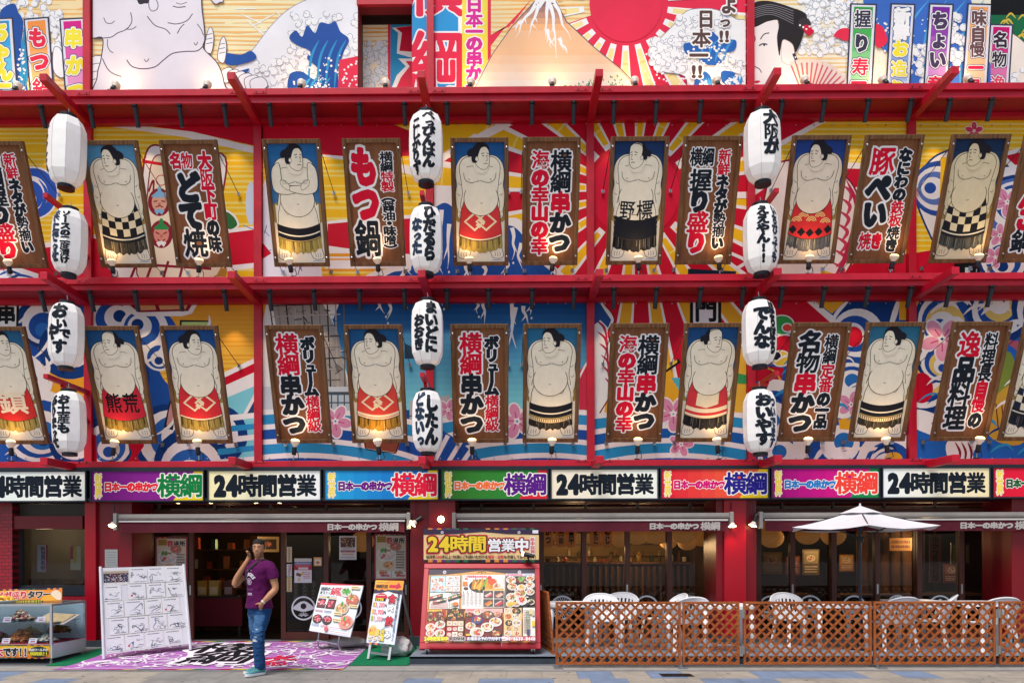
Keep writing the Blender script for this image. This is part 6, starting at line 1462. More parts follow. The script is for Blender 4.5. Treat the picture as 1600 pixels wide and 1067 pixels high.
# header banner above it
q = [at(662, 878, 11.99), at(842, 878, 11.99), at(842, 825, 12.03), at(662, 825, 12.03)]; fn2 = quadfn(*q, 180, 53)
t = thing('header_sign', 'cream 24時間営業中 banner sign with yellow letters above the big menu board', 'sign', (q[0]+q[1])/2)
a = Art('paper'); a.rect(0, 0, 180, 53, '#ecca92')
for k in range(14): a.rect(0, 5+3.4*k, 180, 5.25+3.4*k, '#d4a868')
kabuki(a, 0, 180, 0, 4, 26); kabuki(a, 0, 180, 51, 53, 26); a.poly([(0, 51), (0, 43), (50, 44), (92, 47.5), (130, 44), (180, 43), (180, 51)], '#34203e')
for x in (29, 149): a.ell(x, 46.5, 2.2, 2.2, '#d8d4de', 12); a.ell(x, 46.5, 1.1, 1.1, '#5a4a68', 10)
a.curve([(86, 47), (90, 48.4), (94, 47)], .7, '#4a2a1a')
it = hrow('24時間', 6, 98, 28.5, 25, '#f0cc28'); a.text(it, .05, '#1c1214', .1, '#cc2030', .15)
it = hrow('営業中', 100, 164, 26.5, 20, '#f2f0f2'); a.text(it, .05, '#1c1214', .1, '#cc2030', .15)
a.poly([(165, 13), (173, 12.5), (174.5, 39), (166.5, 39.5)], '#f0e4e0'); a.text(vcol('年中無休', 170, 38, 14, 6.4, '#c8203c'), .05); a.rect(170, 45, 179, 50, '#e8e4ea')
a.text(hrow([('総席数', '#1c1618'), ('300', '#d02038'), ('席以上!快適にご利用いただける', '#1c1618'), ('個室・座敷', '#d02038'), ('も完備しております!!', '#1c1618')], 4, 176, 8.4, 5.4, K1), .03)
g = MB(); a.emit(g, fn2); slab(g, fn2, 180, 53, .03, RF, back=.001); g.build('panel', t)
g = MB(); [g.box(fn2(x, 0, 0)[0]-.02, fn2(x, 0, 0)[0]+.02, 12.04, 12.08, q[0].z-.3, q[0].z+.3, RF) for x in (20,)]; g.build('post', t)
g = MB(); [g.box(fn2(x, 0, 0)[0]-.02, fn2(x, 0, 0)[0]+.02, 12.04, 12.08, q[0].z-.3, q[0].z+.3, RF) for x in (160,)]; g.build('post', t)
t = thing('clip_spotlight', 'black clip spotlight on the top right corner of the red menu board', 'spotlight', at(826, 878, 11.9))
g = MB(); p = at(826, 877, 11.93); g.box(p.x-.05, p.x+.05, p.y-.03, p.y+.03, p.z-.01, p.z+.01, BLACK); g.tube([p, p+Vector((.0, -.05, .07))], .012, BLACK, 8); g.build('clip', t)
g = MB(); c = p+Vector((.01, -.07, .1)); d = Vector((-1, .35, .22)).normalized(); g.tube([c+d*-.08, c, c+d*.06, c+d*.08], [.028, .034, .036, .04], BLACK, 14); g.build('head', t)
g = MB(); g.tube([c+d*.081, c+d*.12, c+d*.125], [.036, .04, .03], mat('spot_glass', '#e8e0d4', rough=.2, emit=.8, emitcol='#fff0d0'), 14); g.build('bulb', t)

# ---- tilted hotpot menu stand
q = [at(483, 984.5, 12.2), at(547, 995, 11.9), at(568, 914, 12.35), at(502, 910, 12.65)]; fn3 = quadfn(*q, 64, 80)
t = thing('menu_stand', 'tilted hotpot menu poster stand on a bent chrome tube base', 'menu stand', Vector(((q[0]+q[1])/2).to_tuple()[:2]+(ramp(12.1)+.01,)))
a = Art('paper'); rnd = random.Random(5); a.rect(0, 0, 64, 80, '#dfe8ee'); a.rect(0, 76.5, 64, 80, '#c8203c')
a.text(hrow('横綱の', 2, 17, 70, 6.5, '#22242c')+hrow('オススメ', 2, 18, 63.5, 5.5, '#22242c'), .06); a.text([('鍋', 24, 67, 13, 14, '#c82038', 0)], .06); a.text(vcol('料理', 32.5, 74, 60, 5.5, '#c82038'), .06)
a.rect(2, 55.5, 30, 57, '#e0a82c'); tinytext(a, 2, 57.5, 30, 59.5, 1, '#8a94a0', rnd)
for (x0, y0, x1, y1) in ((2, 38, 15, 54), (16, 38, 30, 54)): a.rect(x0, y0, x1, y1, '#4a2c2c'); dish(a, (x0+x1)/2, (y0+y1)/2, 7, rnd, '#6a3a3c', ['#d84a6a', '#e87a8a', '#c83a50', '#f0c0c0'], 20, 1)
a.poly([(14, 46), (17, 44), (18, 54), (15, 56)], '#f0f0ee'); a.ell(16.5, 56, 2, 1.6, '#2f8a3c', 8)
for x in (8.5, 23.5): dish(a, x, 20, 7.5, rnd, '#3a3034', ['#d84060', '#e86a80', '#c83050', '#f08a60', '#e8a0a8'], 22, 1)
for (x0, y0) in ((2, 31), (16, 31), (2, 8), (16, 8)): tinytext(a, x0, y0, x0+12, y0+4, 2, rnd.choice(['#6a74a0', '#c85a6a']), rnd)
for (x, y, r, p, pl) in ((42, 67, 8.5, ['#3f9a3f', '#5ab04a', '#2f7a34', '#8ac060'], '#e8e4e0'), (54, 55, 9.5, ['#c86a50', '#e0906a', '#b84a3a', '#e8d0b8'], '#c86a5a'), (42, 40, 10, ['#d88a5a', '#c85a3a', '#f0d0a0', '#e8b070', '#3f8a3c'], '#d8c0a8'), (53, 20, 11, ['#e05a5a', '#f08a80', '#d84a4a', '#f4c8b0', '#5aa03c'], '#e8a090')): dish(a, x, y, r, rnd, pl, p, 26, .95)
for (x, y) in ((41, 50), (50, 27), (52, 62)): a.ell(x, y-3, 1.5, 4.5, '#3f9a3c', 8)
for (x, y) in ((48, 72), (52, 43), (32, 29), (33, 19)): a.rect(x, y, x+13, y+4.6, '#e8dca8'); tinytext(a, x+1, y+.6, x+12, y+4, 1, '#8a5a3a', rnd)
a.line([(24, 3), (62, 3), (62, 9), (24, 9)], .6, '#c85a5a', closed=True); a.rect(24, 3, 29, 9, '#d86070')
g = MB(); a.emit(g, fn3); slab(g, fn3, 64, 80, .02, mat('white_board_edge', '#d8dce4', rough=.4), back=.001); g.build('panel', t)
zb = ramp(12.2)+.028
for x in (14, 46):
    p = Vector(fn3(x, 4, -.03)); g = MB(); f0 = Vector((p.x-.02, p.y-.03, zb+.05)); P = [Vector(fn3(x, 70, -.03)), p, f0+Vector((0, 0, .05)), f0+Vector((0, .03, -.0)), f0+Vector((.03, .1, -.045)), Vector((p.x+.5, p.y+.42, zb))]
    g.tube(P, .014, CHROME, 10); g.build('tube_leg', t, smooth=True)
g = MB(); g.tube([Vector(fn3(14, -12, -.035)), Vector(fn3(46, -12, -.035))], .012, CHROME, 8); g.build('cross_bar', t)

def sandbag(loc, sx, sy, sz, rot, col, label, seed):
    m = mat('sack_'+col, col, rough=.8, noise=.15, scale=14, bump=.5, bscale=12); r = random.Random(seed); bm = bmesh.new(); bmesh.ops.create_icosphere(bm, subdivisions=4, radius=1)
    from mathutils import noise as N
    for v in bm.verts:
        c = v.co; k = 1+.2*N.noise(c*2.1+Vector((seed, 0, 0)))-.22*abs(N.noise(c*4+Vector((0, seed, 0))))-.12*abs(N.noise(c*9))
        x, y, z = c.x*k, c.y*k, c.z*k
        x = math.copysign(abs(x)**.75, x); y = math.copysign(abs(y)**.75, y); v.co = Vector((x*sx, y*sy, max(z*sz, -sz*.75)+sz*.75))
    me = bpy.data.meshes.new('sandbag'); bm.to_mesh(me); bm.free(); me.polygons.foreach_set('use_smooth', [True]*len(me.polygons)); me.materials.append(m)
    o = bpy.data.objects.new('sandbag', me); COL.objects.link(o); o.location = loc; o.rotation_euler = (0, 0, rot); tag(o, label, 'sandbag'); return o
p = at(545, 1006, 12.35); sandbag((p.x-.03, 12.42, ramp(12.4)+.035), .34, .19, .09, R(12), '#b4b1ae', 'grey flat sandbag weighing down the tilted hotpot menu stand', 1)
p = at(616, 1025, 11.7); sandbag((p.x+.03, 11.75, ramp(11.75)+.01), .24, .19, .17, R(-10), '#d8d4d2', 'white crumpled sandbag behind the narrow set-meal sign', 4)

# ---- narrow easel sign
q = [at(572, 1005, 11.5), at(616, 1010, 11.35), at(631, 907, 11.8), at(587, 906, 11.95)]; fn4 = quadfn(*q, 44, 102)
t = thing('easel_sign', 'narrow white easel sign with red 食べ飲み lettering and an orange top', 'sign', Vector(((q[0]+q[1])/2).to_tuple()[:2]+(ramp(11.3)+.01,)))
a = Art('paper'); a.rect(0, 0, 44, 102, '#dde4ee'); kabuki(a, 0, 44, 0, 3, 10); a.rect(0, 87, 44, 102, '#ee9a28'); a.rect(0, 95, 20, 102, '#f0b040'); tinytext(a, 3, 97.5, 22, 99.5, 1, '#7a4a2a', rnd)
a.text(hrow('横綱別館', 2, 21, 92, 6.4, '#201c24'), .05); a.poly([(23, 90), (34, 90), (34, 87.8), (42, 91.5), (37, 99), (34, 95), (23, 95)], '#c8203c')
a.poly([(0, 87), (0, 80), (12, 81.5), (22, 84.5), (32, 81.5), (44, 80), (44, 87)], '#34203e'); kabuki(a, 0, 44, 85.4, 87, 9)
a.ell(13, 74.5, 9.5, 6.5, '#c8243c', 18); a.rect(4, 68, 20.5, 73, '#17151a'); a.text(hrow('1770', 5, 17, 70.6, 5, '#f0d030'), .06); tinytext(a, 6, 76, 19, 79, 1, '#f0e0d8', rnd)
for k, (s, c) in enumerate((('3,200', '#e04a68'), ('2,900', '#e04a68'), ('1,500', '#e07a90'))): y = 62-11*k; a.rect(2, y-4, 5, y+4, ['#c8a83a', '#d8b84a', '#a8b83a'][k]); a.text(hrow(s, 5.5, 20, y, 8, c), .05, '#f4f0f0', .1); a.text([('円', 22, y-1, 4, 5, '#4a4a54', 0)], .03)
a.text([('食', 30.5, 72, 13, 15, '#d0203c', 0), ('べ', 30.5, 56, 8, 9.5, '#f0f0f2', 0), ('飲', 31, 37, 12, 15, '#d0203c', 0), ('み', 31, 17, 9.5, 11, '#f0f0f2', 0)], .06, '#1c181c', .12, '#f4f2f2', .15)
a.text(vcol('横綱名物料理', 40, 82, 42, 3.4, '#2a2a34')+vcol('飲み放題プラン', 40, 42, 8, 3, '#4a6a9a'), .03)
a.text(vcol('放題', 23.5, 24, 6, 6, '#f0d838'), .07, '#1c181c', .12)
dish(a, 8, 20, 7.5, rnd, '#f0d8a8', ['#e0a030', '#d8702c', '#c84a2c', '#f0c860'], 22, 1.3); a.rect(4, 14, 12, 19, '#e0c030')
for (x, y) in ((5, 8), (13, 8), (20, 10)): dish(a, x, y, 3.2, rnd, '#f0ece6', FOODC, 9, 1)
a.rect(14.5, 13, 18.5, 24, '#e8c84a')
g = MB(); a.emit(g, fn4); slab(g, fn4, 44, 102, .018, mat('white_board_edge', '#d8dce4'), back=.001); g.build('panel', t)
LG = mat('grey_easel_leg', '#9ea3aa', rough=.4, metal=.4)
for x in (6, 38):
    p = Vector(fn4(x, 0, -.02)); d = (Vector(fn4(x, 0, 0))-Vector(fn4(x, 100, 0))).normalized(); f0 = p+d*((p.z-ramp(p.y-.1)-.02)/-d.z); g = MB(); g.bar(Vector(fn4(x, 98, -.03)), f0, .035, .03, LG); g.build('front_leg', t)
    p = Vector(fn4(x, 96, -.05)); g = MB(); g.bar(p, Vector((p.x+.16, p.y+.55, ramp(p.y+.5)+.012)), .03, .025, LG); g.build('rear_leg', t)
g = MB(); a0 = Vector(fn4(6, -12, -.03)); b0 = Vector(fn4(38, -12, -.03)); g.bar(a0, b0, .03, .03, LG); g.build('cross_bar', t)

# ---- posters and stickers on the glass
def poster(px0, py0, px1, py1, Y, draw, label, cat='poster', w_=50., th=.006, bk='#d8d0c8', name='poster'):
    q = [at(px0, py1, Y), at(px1, py1, Y), at(px1, py0, Y), at(px0, py0, Y)]; h_ = w_*(py1-py0)/(px1-px0); f = quadfn(*q, w_, h_); a = Art('paper'); draw(a, w_, h_); g = MB(); a.emit(g, f); slab(g, f, w_, h_, th, ink(bk, 'paper'), back=.0006)
    return tag(g.build(name), label, cat)
def spring(a, w_, h_):
    r = random.Random(8); a.rect(0, 0, w_, h_, '#8c1c34'); a.rect(2, 2, w_-2, h_-2, '#dccfb4'); kabuki(a, 1, w_-1, h_-3, h_-1, 12)
    a.text([('春', w_*.46, h_-11, 11, 11, '#c8203c', 0), ('場', w_*.65, h_-11, 9, 9, '#1c181c', 0), ('所', w_*.84, h_-11, 9, 9, '#1c181c', 0)], .06, '#f0e8dc', .1)
    a.rect(4, h_-14, 18, h_-4, '#c8a048'); tinytext(a, 5, h_-13, 17, h_-5, 3, '#5a3a1a', r)
    dish(a, w_*.38, h_-32, 15, r, '#ece8e0', ['#d8a0a0', '#e8c8c0', '#5a9a4a', '#e8e0d0', '#c86a5a'], 30); dish(a, w_*.42, h_-48, 8, r, '#e0b080', FOODC, 14); dish(a, w_*.65, h_-20, 9, r, '#c88a70', ['#d86a6a', '#e89a8a', '#c84a4a'], 14)
    tinytext(a, w_*.66, h_-54, w_-4, h_-26, 7, '#6a5a70', r)
    for i in range(2):
        x = 4+i*w_*.47; a.rect(x, 4, x+w_*.43, h_-58, '#ece4dc'); dish(a, x+w_*.2, (h_-54)*.65, 8, r, '#e8e0d8', ['#c8702c', '#d8903c', '#5a9a3a', '#d84a3c'], 16); tinytext(a, x+6, 5, x+w_*.4, 9, 1, '#c8304a', r, .8)
    a.line([(1, 1), (w_-1, 1), (w_-1, h_-1), (1, h_-1)], 1.2, '#b8243c', closed=True)
poster(243, 838, 293, 907, YG-.09, spring, 'red bordered 春場所 food poster behind the autograph board')
poster(585, 833, 636, 906, YG-.09, spring, 'red bordered 春場所 food poster at the right end of the entrance glass')
def notice(a, w_, h_):
    r = random.Random(4); a.rect(0, 0, w_, h_, '#e4dedc'); a.rect(4, h_*.52, w_-4, h_-4, '#5a3c2c')
    for k in range(60): a.ell(r.uniform(5, w_-5), r.uniform(h_*.54, h_-6), 1.6, 1.4, r.choice(['#e0b080', '#a8402c', '#e8d8c0', '#3c2a24', '#c87a4a']), 6)
    tinytext(a, 8, h_*.44, w_-8, h_*.49, 1, '#2c2c34', r); tinytext(a, 5, h_*.3, w_-4, h_*.41, 1, '#a84a5c', r, .8); tinytext(a, 8, h_*.2, w_-6, h_*.26, 1, '#d8903c', r, .8); tinytext(a, 4, 4, w_-4, h_*.14, 2, '#4a4a54', r)
poster(530, 837, 557, 874, YG-.075, notice, 'white notice with a dark crowd photograph high on the entrance glass')
def notice2(a, w_, h_):
    r = random.Random(6); a.rect(0, 0, w_, h_, '#e8e4e6'); a.rect(0, h_*.76, w_, h_*.86, '#2a4a8c'); a.rect(0, h_*.52, w_, h_*.75, '#b8243c'); a.rect(0, h_*.87, w_, h_, '#d8d0c4'); tinytext(a, 3, h_*.78, w_-3, h_*.84, 1, '#e8e8f0', r); tinytext(a, 4, h_*.66, w_-4, h_*.73, 1, '#e89aa4', r); tinytext(a, 12, h_*.54, w_-10, h_*.64, 1, '#f4eef0', r, .9)
    a.poly([(5, h_*.3), (18, h_*.24), (20, h_*.36), (7, h_*.42)], '#7a4a2a'); a.blob([(20, h_*.3), (24, h_*.34), (28, h_*.48), (22, h_*.42)], '#e0a84a'); tinytext(a, 26, h_*.16, w_-4, h_*.46, 4, '#d87a88', r); a.rect(10, h_*.06, 16, h_*.2, '#e8b880')
poster(460, 872, 487, 910, YG-.075, notice2, 'white notice with blue and red bands on the entrance glass')
def stick(a, w_, h_): a.rect(0, 0, w_, h_, '#d88a24'); a.rect(6, 6, w_-6, h_-12, '#e8e0d4'); a.ell(w_/2, h_*.4, 12, 9, '#c87a34', 12); tinytext(a, 5, h_-10, w_-5, h_-3, 1, '#f4e8d0', random.Random(2))
poster(490, 870, 503, 884, YG-.075, stick, 'small orange square sticker on the entrance glass', 'sticker', name='sticker')
for y0, y1, c, lb in ((854, 878, '#d8cfa8', 'cream upper'), (881, 900, '#e4dede', 'white and red middle'), (901, 924, '#d8c890', 'yellowish lower')):
    poster(448, y0, 456, y1, YG-.075, lambda a, w_, h_, c=c: (a.rect(0, 0, w_, h_, c), tinytext(a, 14, 8, w_-14, h_-8, 9, '#8a3a3a', random.Random(len(c))), a.rect(w_*.7, h_*.5, w_*.8, h_-6, '#c82838') if 'red' in lb else None), lb+' strip label at the left edge of the entrance glass', 'label', name='door_label')
def black_strip(s, r=1):
    def d(a, w_, h_): a.rect(0, 0, w_, h_, '#3a3436'); a.rect(3, 3, w_-3, h_-3, '#544c4c'); a.text(vcol(s, w_/2, h_-6, 6, w_*.6, '#b8b0a8'), .04)
    return d
for px, s in ((462, '関東煮'), (476, '名物'), (490, '串かつ')): poster(px-5, 906, px+5, 942, YG+.3, black_strip(s), 'dim grey vertical menu strip lettered %s behind the entrance glass, %s of three' % (s, {462: 'leftmost', 476: 'middle', 490: 'rightmost'}[px]), 'menu strip', name='menu_strip')

# ---- food display case at the left edge
cxr = at(81, 1000, 11.13).x; cxl = cxr-1.75; cy0, cy1 = 11.13, 12.05; zt_ = .885
t = thing('display_case', 'white glass food display case with a yellow banner at the left edge', 'display case', ((cxl+cxr)/2, (cy0+cy1)/2, ramp(11.5)))
CW_ = mat('white_enamel', '#d4d8de', rough=.3, noise=.06, scale=3); SIL = mat('silver_profile', '#c6cad0', rough=.3, metal=.6)
g = MB(); g.box(cxl, cxr, cy0, cy1, .085, .29, CW_); g.build('base_cabinet', t, bevel=.008)
for x in (cxl+.05, cxr-.04):
    for y in (cy0+.05, cy1-.05): g = MB(); g.lathe([(.022, ramp(y)), (.022, .05), (.012, .055), (.012, .086)], CHROME, Matrix.Translation((x, y, 0)), 10); g.build('foot', t)
g = MB()
for x in (cxl+.016, cxr-.016):
    for y in (cy0+.016, cy1-.016): g.box(x-.016, x+.016, y-.016, y+.016, .291, zt_-.03, SIL)
for y in (cy0+.016, cy1-.016): g.box(cxl, cxr, y-.016, y+.016, zt_-.03, zt_, SIL)
for x in (cxl+.016, cxr-.016): g.box(x-.016, x+.016, cy0+.033, cy1-.033, zt_-.03, zt_, SIL)
g.build('case_frame', t)
for nm, b in (('front_pane', (cxl+.033, cxr-.033, cy0+.012, cy0+.016, .292, zt_-.031)), ('side_pane', (cxr-.016, cxr-.012, cy0+.034, cy1-.034, .292, zt_-.031)), ('top_pane', (cxl+.033, cxr-.033, cy0+.034, cy1-.034, zt_-.008, zt_-.003))): g = MB(); g.box(*b, GLASS); g.build(nm, t)
g = MB(); g.box(cxl+.03, cxr-.03, cy1-.03, cy1-.02, .29, zt_-.03, mat('case_mirror_back', '#b4ccd8', rough=.35)); g.build('back_panel', t)
g = MB(); g.box(cxl+.04, cxr-.04, cy0+.1, cy1-.1, .60, .608, mat('shelf_glass', '#7f9096', rough=.1, metal=.2)); [g.tube([(x, cy1-.14, .29), (x, cy1-.14, .6)], .01, CHROME, 8) for x in (cxl+.4, cxr-.1, cxr-.6)]; g.build('shelf', t)
g = MB(); g.box(cxl+.033, cxr-.033, cy0+.034, cy1-.034, .291, .297, mat('red_liner', '#b01c38', rough=.7)); g.build('liner', t)
q = [(cxl, cy0-.006, .085), (cxr-.02, cy0-.006, .085), (cxr-.02, cy0-.006, .29), (cxl, cy0-.006, .29)]; f = quadfn(*q, 173, 20.5)
a = Art('paper'); cs = ramp_cols('#e87a1c', '#f2c824', 6); [a.rect(0, 20.5*i/6, 173, 20.5*(i+1)/6, c) for i, c in enumerate(cs)]; kabuki(a, 0, 173, 0, 1.6, 36); kabuki(a, 0, 173, 19.2, 20.5, 36)
a.text([('大', 96, 10.5, 15, 14, '#c8203c', 0)]+hrow('です!!', 104, 140, 10, 12.5, '#201a1e'), .055, '#f4f2f0', .11)
a.text(hrow('横綱は特', 30, 88, 10.5, 14, '#201a1e'), .055, '#f4f2f0', .11)
a.ell(156, 10, 15, 8, '#17302a', 20); a.text(hrow('横綱ワールドの', 142, 170, 13, 4, '#e8e8e0'), .04); a.text(hrow('横綱鍋!!', 143, 170, 7.4, 5.5, '#e8d830'), .05)
g = MB(); a.emit(g, f); slab(g, f, 173, 20.5, .005, ink('#e8a020', 'paper'), back=.0004); g.build('front_banner', t)
# dishes and price cards, each a thing
def heap(loc, r, h, pal, plate, label, seed, n=70, bs=.03, oval=1.):
    rr = random.Random(seed); t = thing('food_plate', label, 'food plate', loc, group=None)
    g = MB(); g.lathe([(r*.5, 0), (r*.9, .012), (r*1.08, .035), (r*1.05, .038), (r*.85, .018), (.01, .014)], mat('plate_'+plate, plate, rough=.25, noise=.04), Matrix.Scale(oval, 4, (1, 0, 0)), 24, cap=False); g.build('plate', t, local=True, smooth=True)
    g = MB()
    for k in range(n):
        q = rr.random()**.5; th = rr.uniform(0, 6.28); z = .02+h*(1-q)*rr.uniform(.75, 1.05); x, y = q*r*.9*cos(th)*oval, q*r*.9*sin(th); s = bs*rr.uniform(.6, 1.3)
        M = Matrix.Translation((x, y, z)) @ Matrix.Rotation(rr.uniform(0, 3), 4, Vector((rr.random(), rr.random(), rr.random()+.1)).normalized()) @ Matrix.Diagonal((s*rr.uniform(.8, 1.7), s, s*.75, 1))
        g.lathe([(.25, -.95), (.8, -.55), (1, 0), (.8, .6), (.3, .95)], mat('food_'+rr.choice(pal)[1:], '#888888') if 0 else ink(rr.choice(pal), 'food'), M, 7)
    g.build('food', t, local=True, smooth=True); return t
def sx(px, Y): return at(px, 960, Y).x
FR = ['#b8622a', '#c87a34', '#a04e20', '#d08a3c']
heap((sx(35, 11.5), 11.5, .298), .2, .2, FR, '#2c1c20', 'dark plate heaped with orange fried pieces in the display case', 3, 90, .032)
heap((sx(73, 11.42), 11.42, .298), .17, .1, ['#e6dccc', '#d8c8b0', '#c8a088', '#b0c090', '#ece6dc'], '#5a6a68', 'plate of pale salad slices at the front right of the display case', 5, 70, .022)
heap((sx(0, 11.5), 11.5, .298), .18, .13, ['#8a5a3c', '#a8785a', '#6a4030', '#c85a7a'], '#2c1c20', 'plate of brown meat slices in the display case at the photo edge', 6, 60, .028)
heap((sx(100, 11.85)-.05, 11.82, .40), .16, .13, ['#a8582a', '#8c421c', '#c0763a', '#5a7a2c'], '#2c2024', 'raised plate of dark fried cutlets at the back right of the display case', 7, 70, .028)
heap((sx(47, 11.9), 11.9, .36), .16, .12, ['#e2c07a', '#d4ac5a', '#ecd8a0'], '#e4e0d8', 'plate of yellow noodles at the back of the display case', 8, 70, .02)
heap((sx(33, 11.55), 11.55, .61), .17, .15, ['#dcc8b0', '#c8a080', '#8a5a40', '#e8dccc', '#a84a5a'], '#3a2c2c', 'upper shelf plate heaped with pale grilled skewers', 9, 90, .024)
g = MB(); p = Vector((sx(88, 11.6), 11.6, .625)); M = Matrix.Translation(p) @ Matrix.Rotation(R(18), 4, 'X') @ Matrix.Rotation(R(-8), 4, 'Z'); g.box(-.26, .26, -.19, .19, 0, .015, mat('white_tray', '#e6e2da', rough=.3), M); g.box(-.22, .22, -.15, .15, .016, .03, mat('breaded_sheet', '#d8b98a', rough=.8, noise=.2, scale=30, bump=.5, bscale=60), M); tag(g.build('cutlet_tray'), 'white rectangular tray with a huge flat cutlet on the upper shelf', 'tray')
for i, (px, Y, z, lb) in enumerate(((10, 11.25, .61, 'upper shelf price card at the photo edge'), (63, 11.3, .61, 'upper shelf price card under the flat cutlet tray'), (8, 11.2, .3, 'price card before the brown meat plate'), (50, 11.2, .3, 'price card between the fried heap and the salad plate'))):
    x = sx(px, Y); f = quadfn((x-.06, Y, z), (x+.06, Y, z), (x+.065, Y+.03, z+.075), (x-.055, Y+.03, z+.075), 12, 7.5); a = Art('paper'); a.rect(0, 0, 12, 7.5, '#ece6ec'); tinytext(a, 1, 4.5, 10, 6.5, 1, '#6a5a80', rnd); tinytext(a, 3, 1.5, 10, 4, 1, '#d83a5c', rnd, .7)
    g = MB(); a.emit(g, f); slab(g, f, 12, 7.5, .004, ink('#ece6ec', 'paper'), back=.0004); tag(g.build('price_card'), 'white %s' % lb, 'price card')
q = [at(-60, 943, 11.75), at(96.5, 939, 11.75), at(97, 918, 11.8), at(-60, 922, 11.8)]; f = quadfn(*q, 157, 21)
a = Art('paper'); cs = ramp_cols('#f0a01c', '#e88a20', 4); [a.rect(157*i/4, 0, 157*(i+1)/4, 21, c) for i, c in enumerate(cs)]; kabuki(a, 0, 157, 19, 21, 34); a.rect(0, 0, 128, 3.4, '#2a2a1c'); tinytext(a, 66, .6, 126, 2.8, 1, '#d8c838', rnd, .8)
a.text(hrow([('横綱メガ盛り', '#c8203c'), ('タワー', '#241c20')], 30, 140, 11.5, 11.5, K1), .05, '#f2e8d8', .1)
a.blob([(126, 2), (130, 9), (140, 11), (148, 7), (150, 2)], '#e8a830'); a.blob([(140, 12), (148, 18), (156, 12), (156, 3), (150, 3)], '#ecd4b8')
g = MB(); a.emit(g, f); slab(g, f, 157, 21, .01, ink('#e89a20', 'paper'), back=.0004); g.box(q[0].x+.1, q[0].x+.13, 11.76, 11.8, zt_, q[0].z+.05, SIL); g.box(q[1].x-.13, q[1].x-.1, 11.76, 11.8, zt_, q[1].z+.05, SIL)
tag(g.build('topper_sign'), 'orange メガ盛り banner sign standing on top of the display case', 'sign')
p = at(6, 938, 11.5); heap((p.x-.05, 11.5, zt_+.002), .22, .07, ['#e8b030', '#f0c850', '#dc9c24'], '#cfe0e0', 'plate of yellow omelette on top of the display case', 12, 40, .04)

# ---- lattice fence sections, each a thing
def lattice(fn, w_, h_, t, fw=3.2, pitch=13.4, sw=3.1, deep=.02):
    g = MB()
    for (x0, y0, x1, y1) in ((0, 0, w_, fw), (0, h_-fw, w_, h_), (0, fw, fw, h_-fw), (w_-fw, fw, w_, h_-fw)): slab(g, fn, w_, h_, .034, LATT, x0, y0, x1, y1, back=-.017)
    g.build('frame', t, bevel=.003)
    for s, bk in ((1, -.009), (-1, .0005)):
        g = MB(); k = -h_
        while k < w_+h_:
            hw = sw*.72
            P = [(k-hw, 0, 0), (k+hw, 0, 0), (k+hw+s*h_, h_, 0), (k-hw+s*h_, h_, 0)]
            if s < 0: P = [(x+h_*0, y, z) for x, y, z in P]
            Q = clip_rect(P, (fw-.6, fw-.6, w_-fw+.6, h_-fw+.6))
            if len(Q) > 2: g.prism([fn(x, y, -bk) for x, y, z in Q], -fn.n*.009, LATT)
            k += pitch
        g.build('slats', t)
FY = 10.75
def fence(px0, px1, label, y0=FY, y1=FY, foot=None, hinge=None):
    A, B = at(px0, 1000, y0), at(px1, 1000, y1); w_ = (B-A).to_2d().length*100 if False else math.hypot(B.x-A.x, B.y-A.y)*100
    zb0, zt0 = .045, .93
    f = quadfn((A.x, y0, zb0), (B.x, y1, zb0), (B.x, y1, zt0), (A.x, y0, zt0), w_, 88.5)
    t = thing('lattice_fence', label, 'fence panel', ((A.x+B.x)/2, (y0+y1)/2, 0), group='orange brown lattice fence panels along the terrace')
    lattice(f, w_, 88.5, t)
    if foot is not None:
        for px in foot:
            p = at(px, 1000, FY); g = MB(); g.box(p.x-.02, p.x+.02, FY+.02, FY+.035, .008, .16, CHROME); g.box(p.x-.06, p.x+.07, FY-.16, FY+.2, .002, .012, mat('steel_plate', '#8c9096', rough=.4, metal=.5)); g.build('foot_plate', t)
    if hinge is not None:
        for z in (.25, .76):
            p = at(hinge, 1000, FY); g = MB(); g.box(p.x-.035, p.x+.035, FY-.03, FY-.019, z-.06, z+.06, mat('hinge_steel', '#a8a49c', rough=.35, metal=.7)); g.lathe([(.008, -.06), (.008, .06)], CHROME, Matrix.Translation((p.x, FY-.034, z)), 8); g.build('hinge', t)
fence(868, 1063.5, 'wide lattice fence panel with a steel foot at its left end', foot=(871, 1064))
fence(1066.5, 1155, 'narrow lattice fence panel, the smallest of the row', hinge=1158.5)
fence(1161.5, 1361.5, 'wide lattice fence panel hinged to the narrow one')
fence(1364.5, 1555, 'lattice fence panel in front of the parasol pole side, with a loose steel foot', foot=(1372,), hinge=1558)
fence(1561, 1760, 'lattice fence panel cut by the right edge of the photo')
t = thing('lattice_fence', 'folded lattice panel standing edge-on beside the red menu board', 'fence panel', (at(857, 1010, 11.9).x, 11.9, TZ), group='orange brown lattice fence panels along the terrace')
f = quadfn(at(846, 1008, 12.55), at(865.5, 1023, 11.3), at(856, 924, 11.4), at(843.5, 921, 12.5), 128, 92); lattice(f, 128, 92, t)

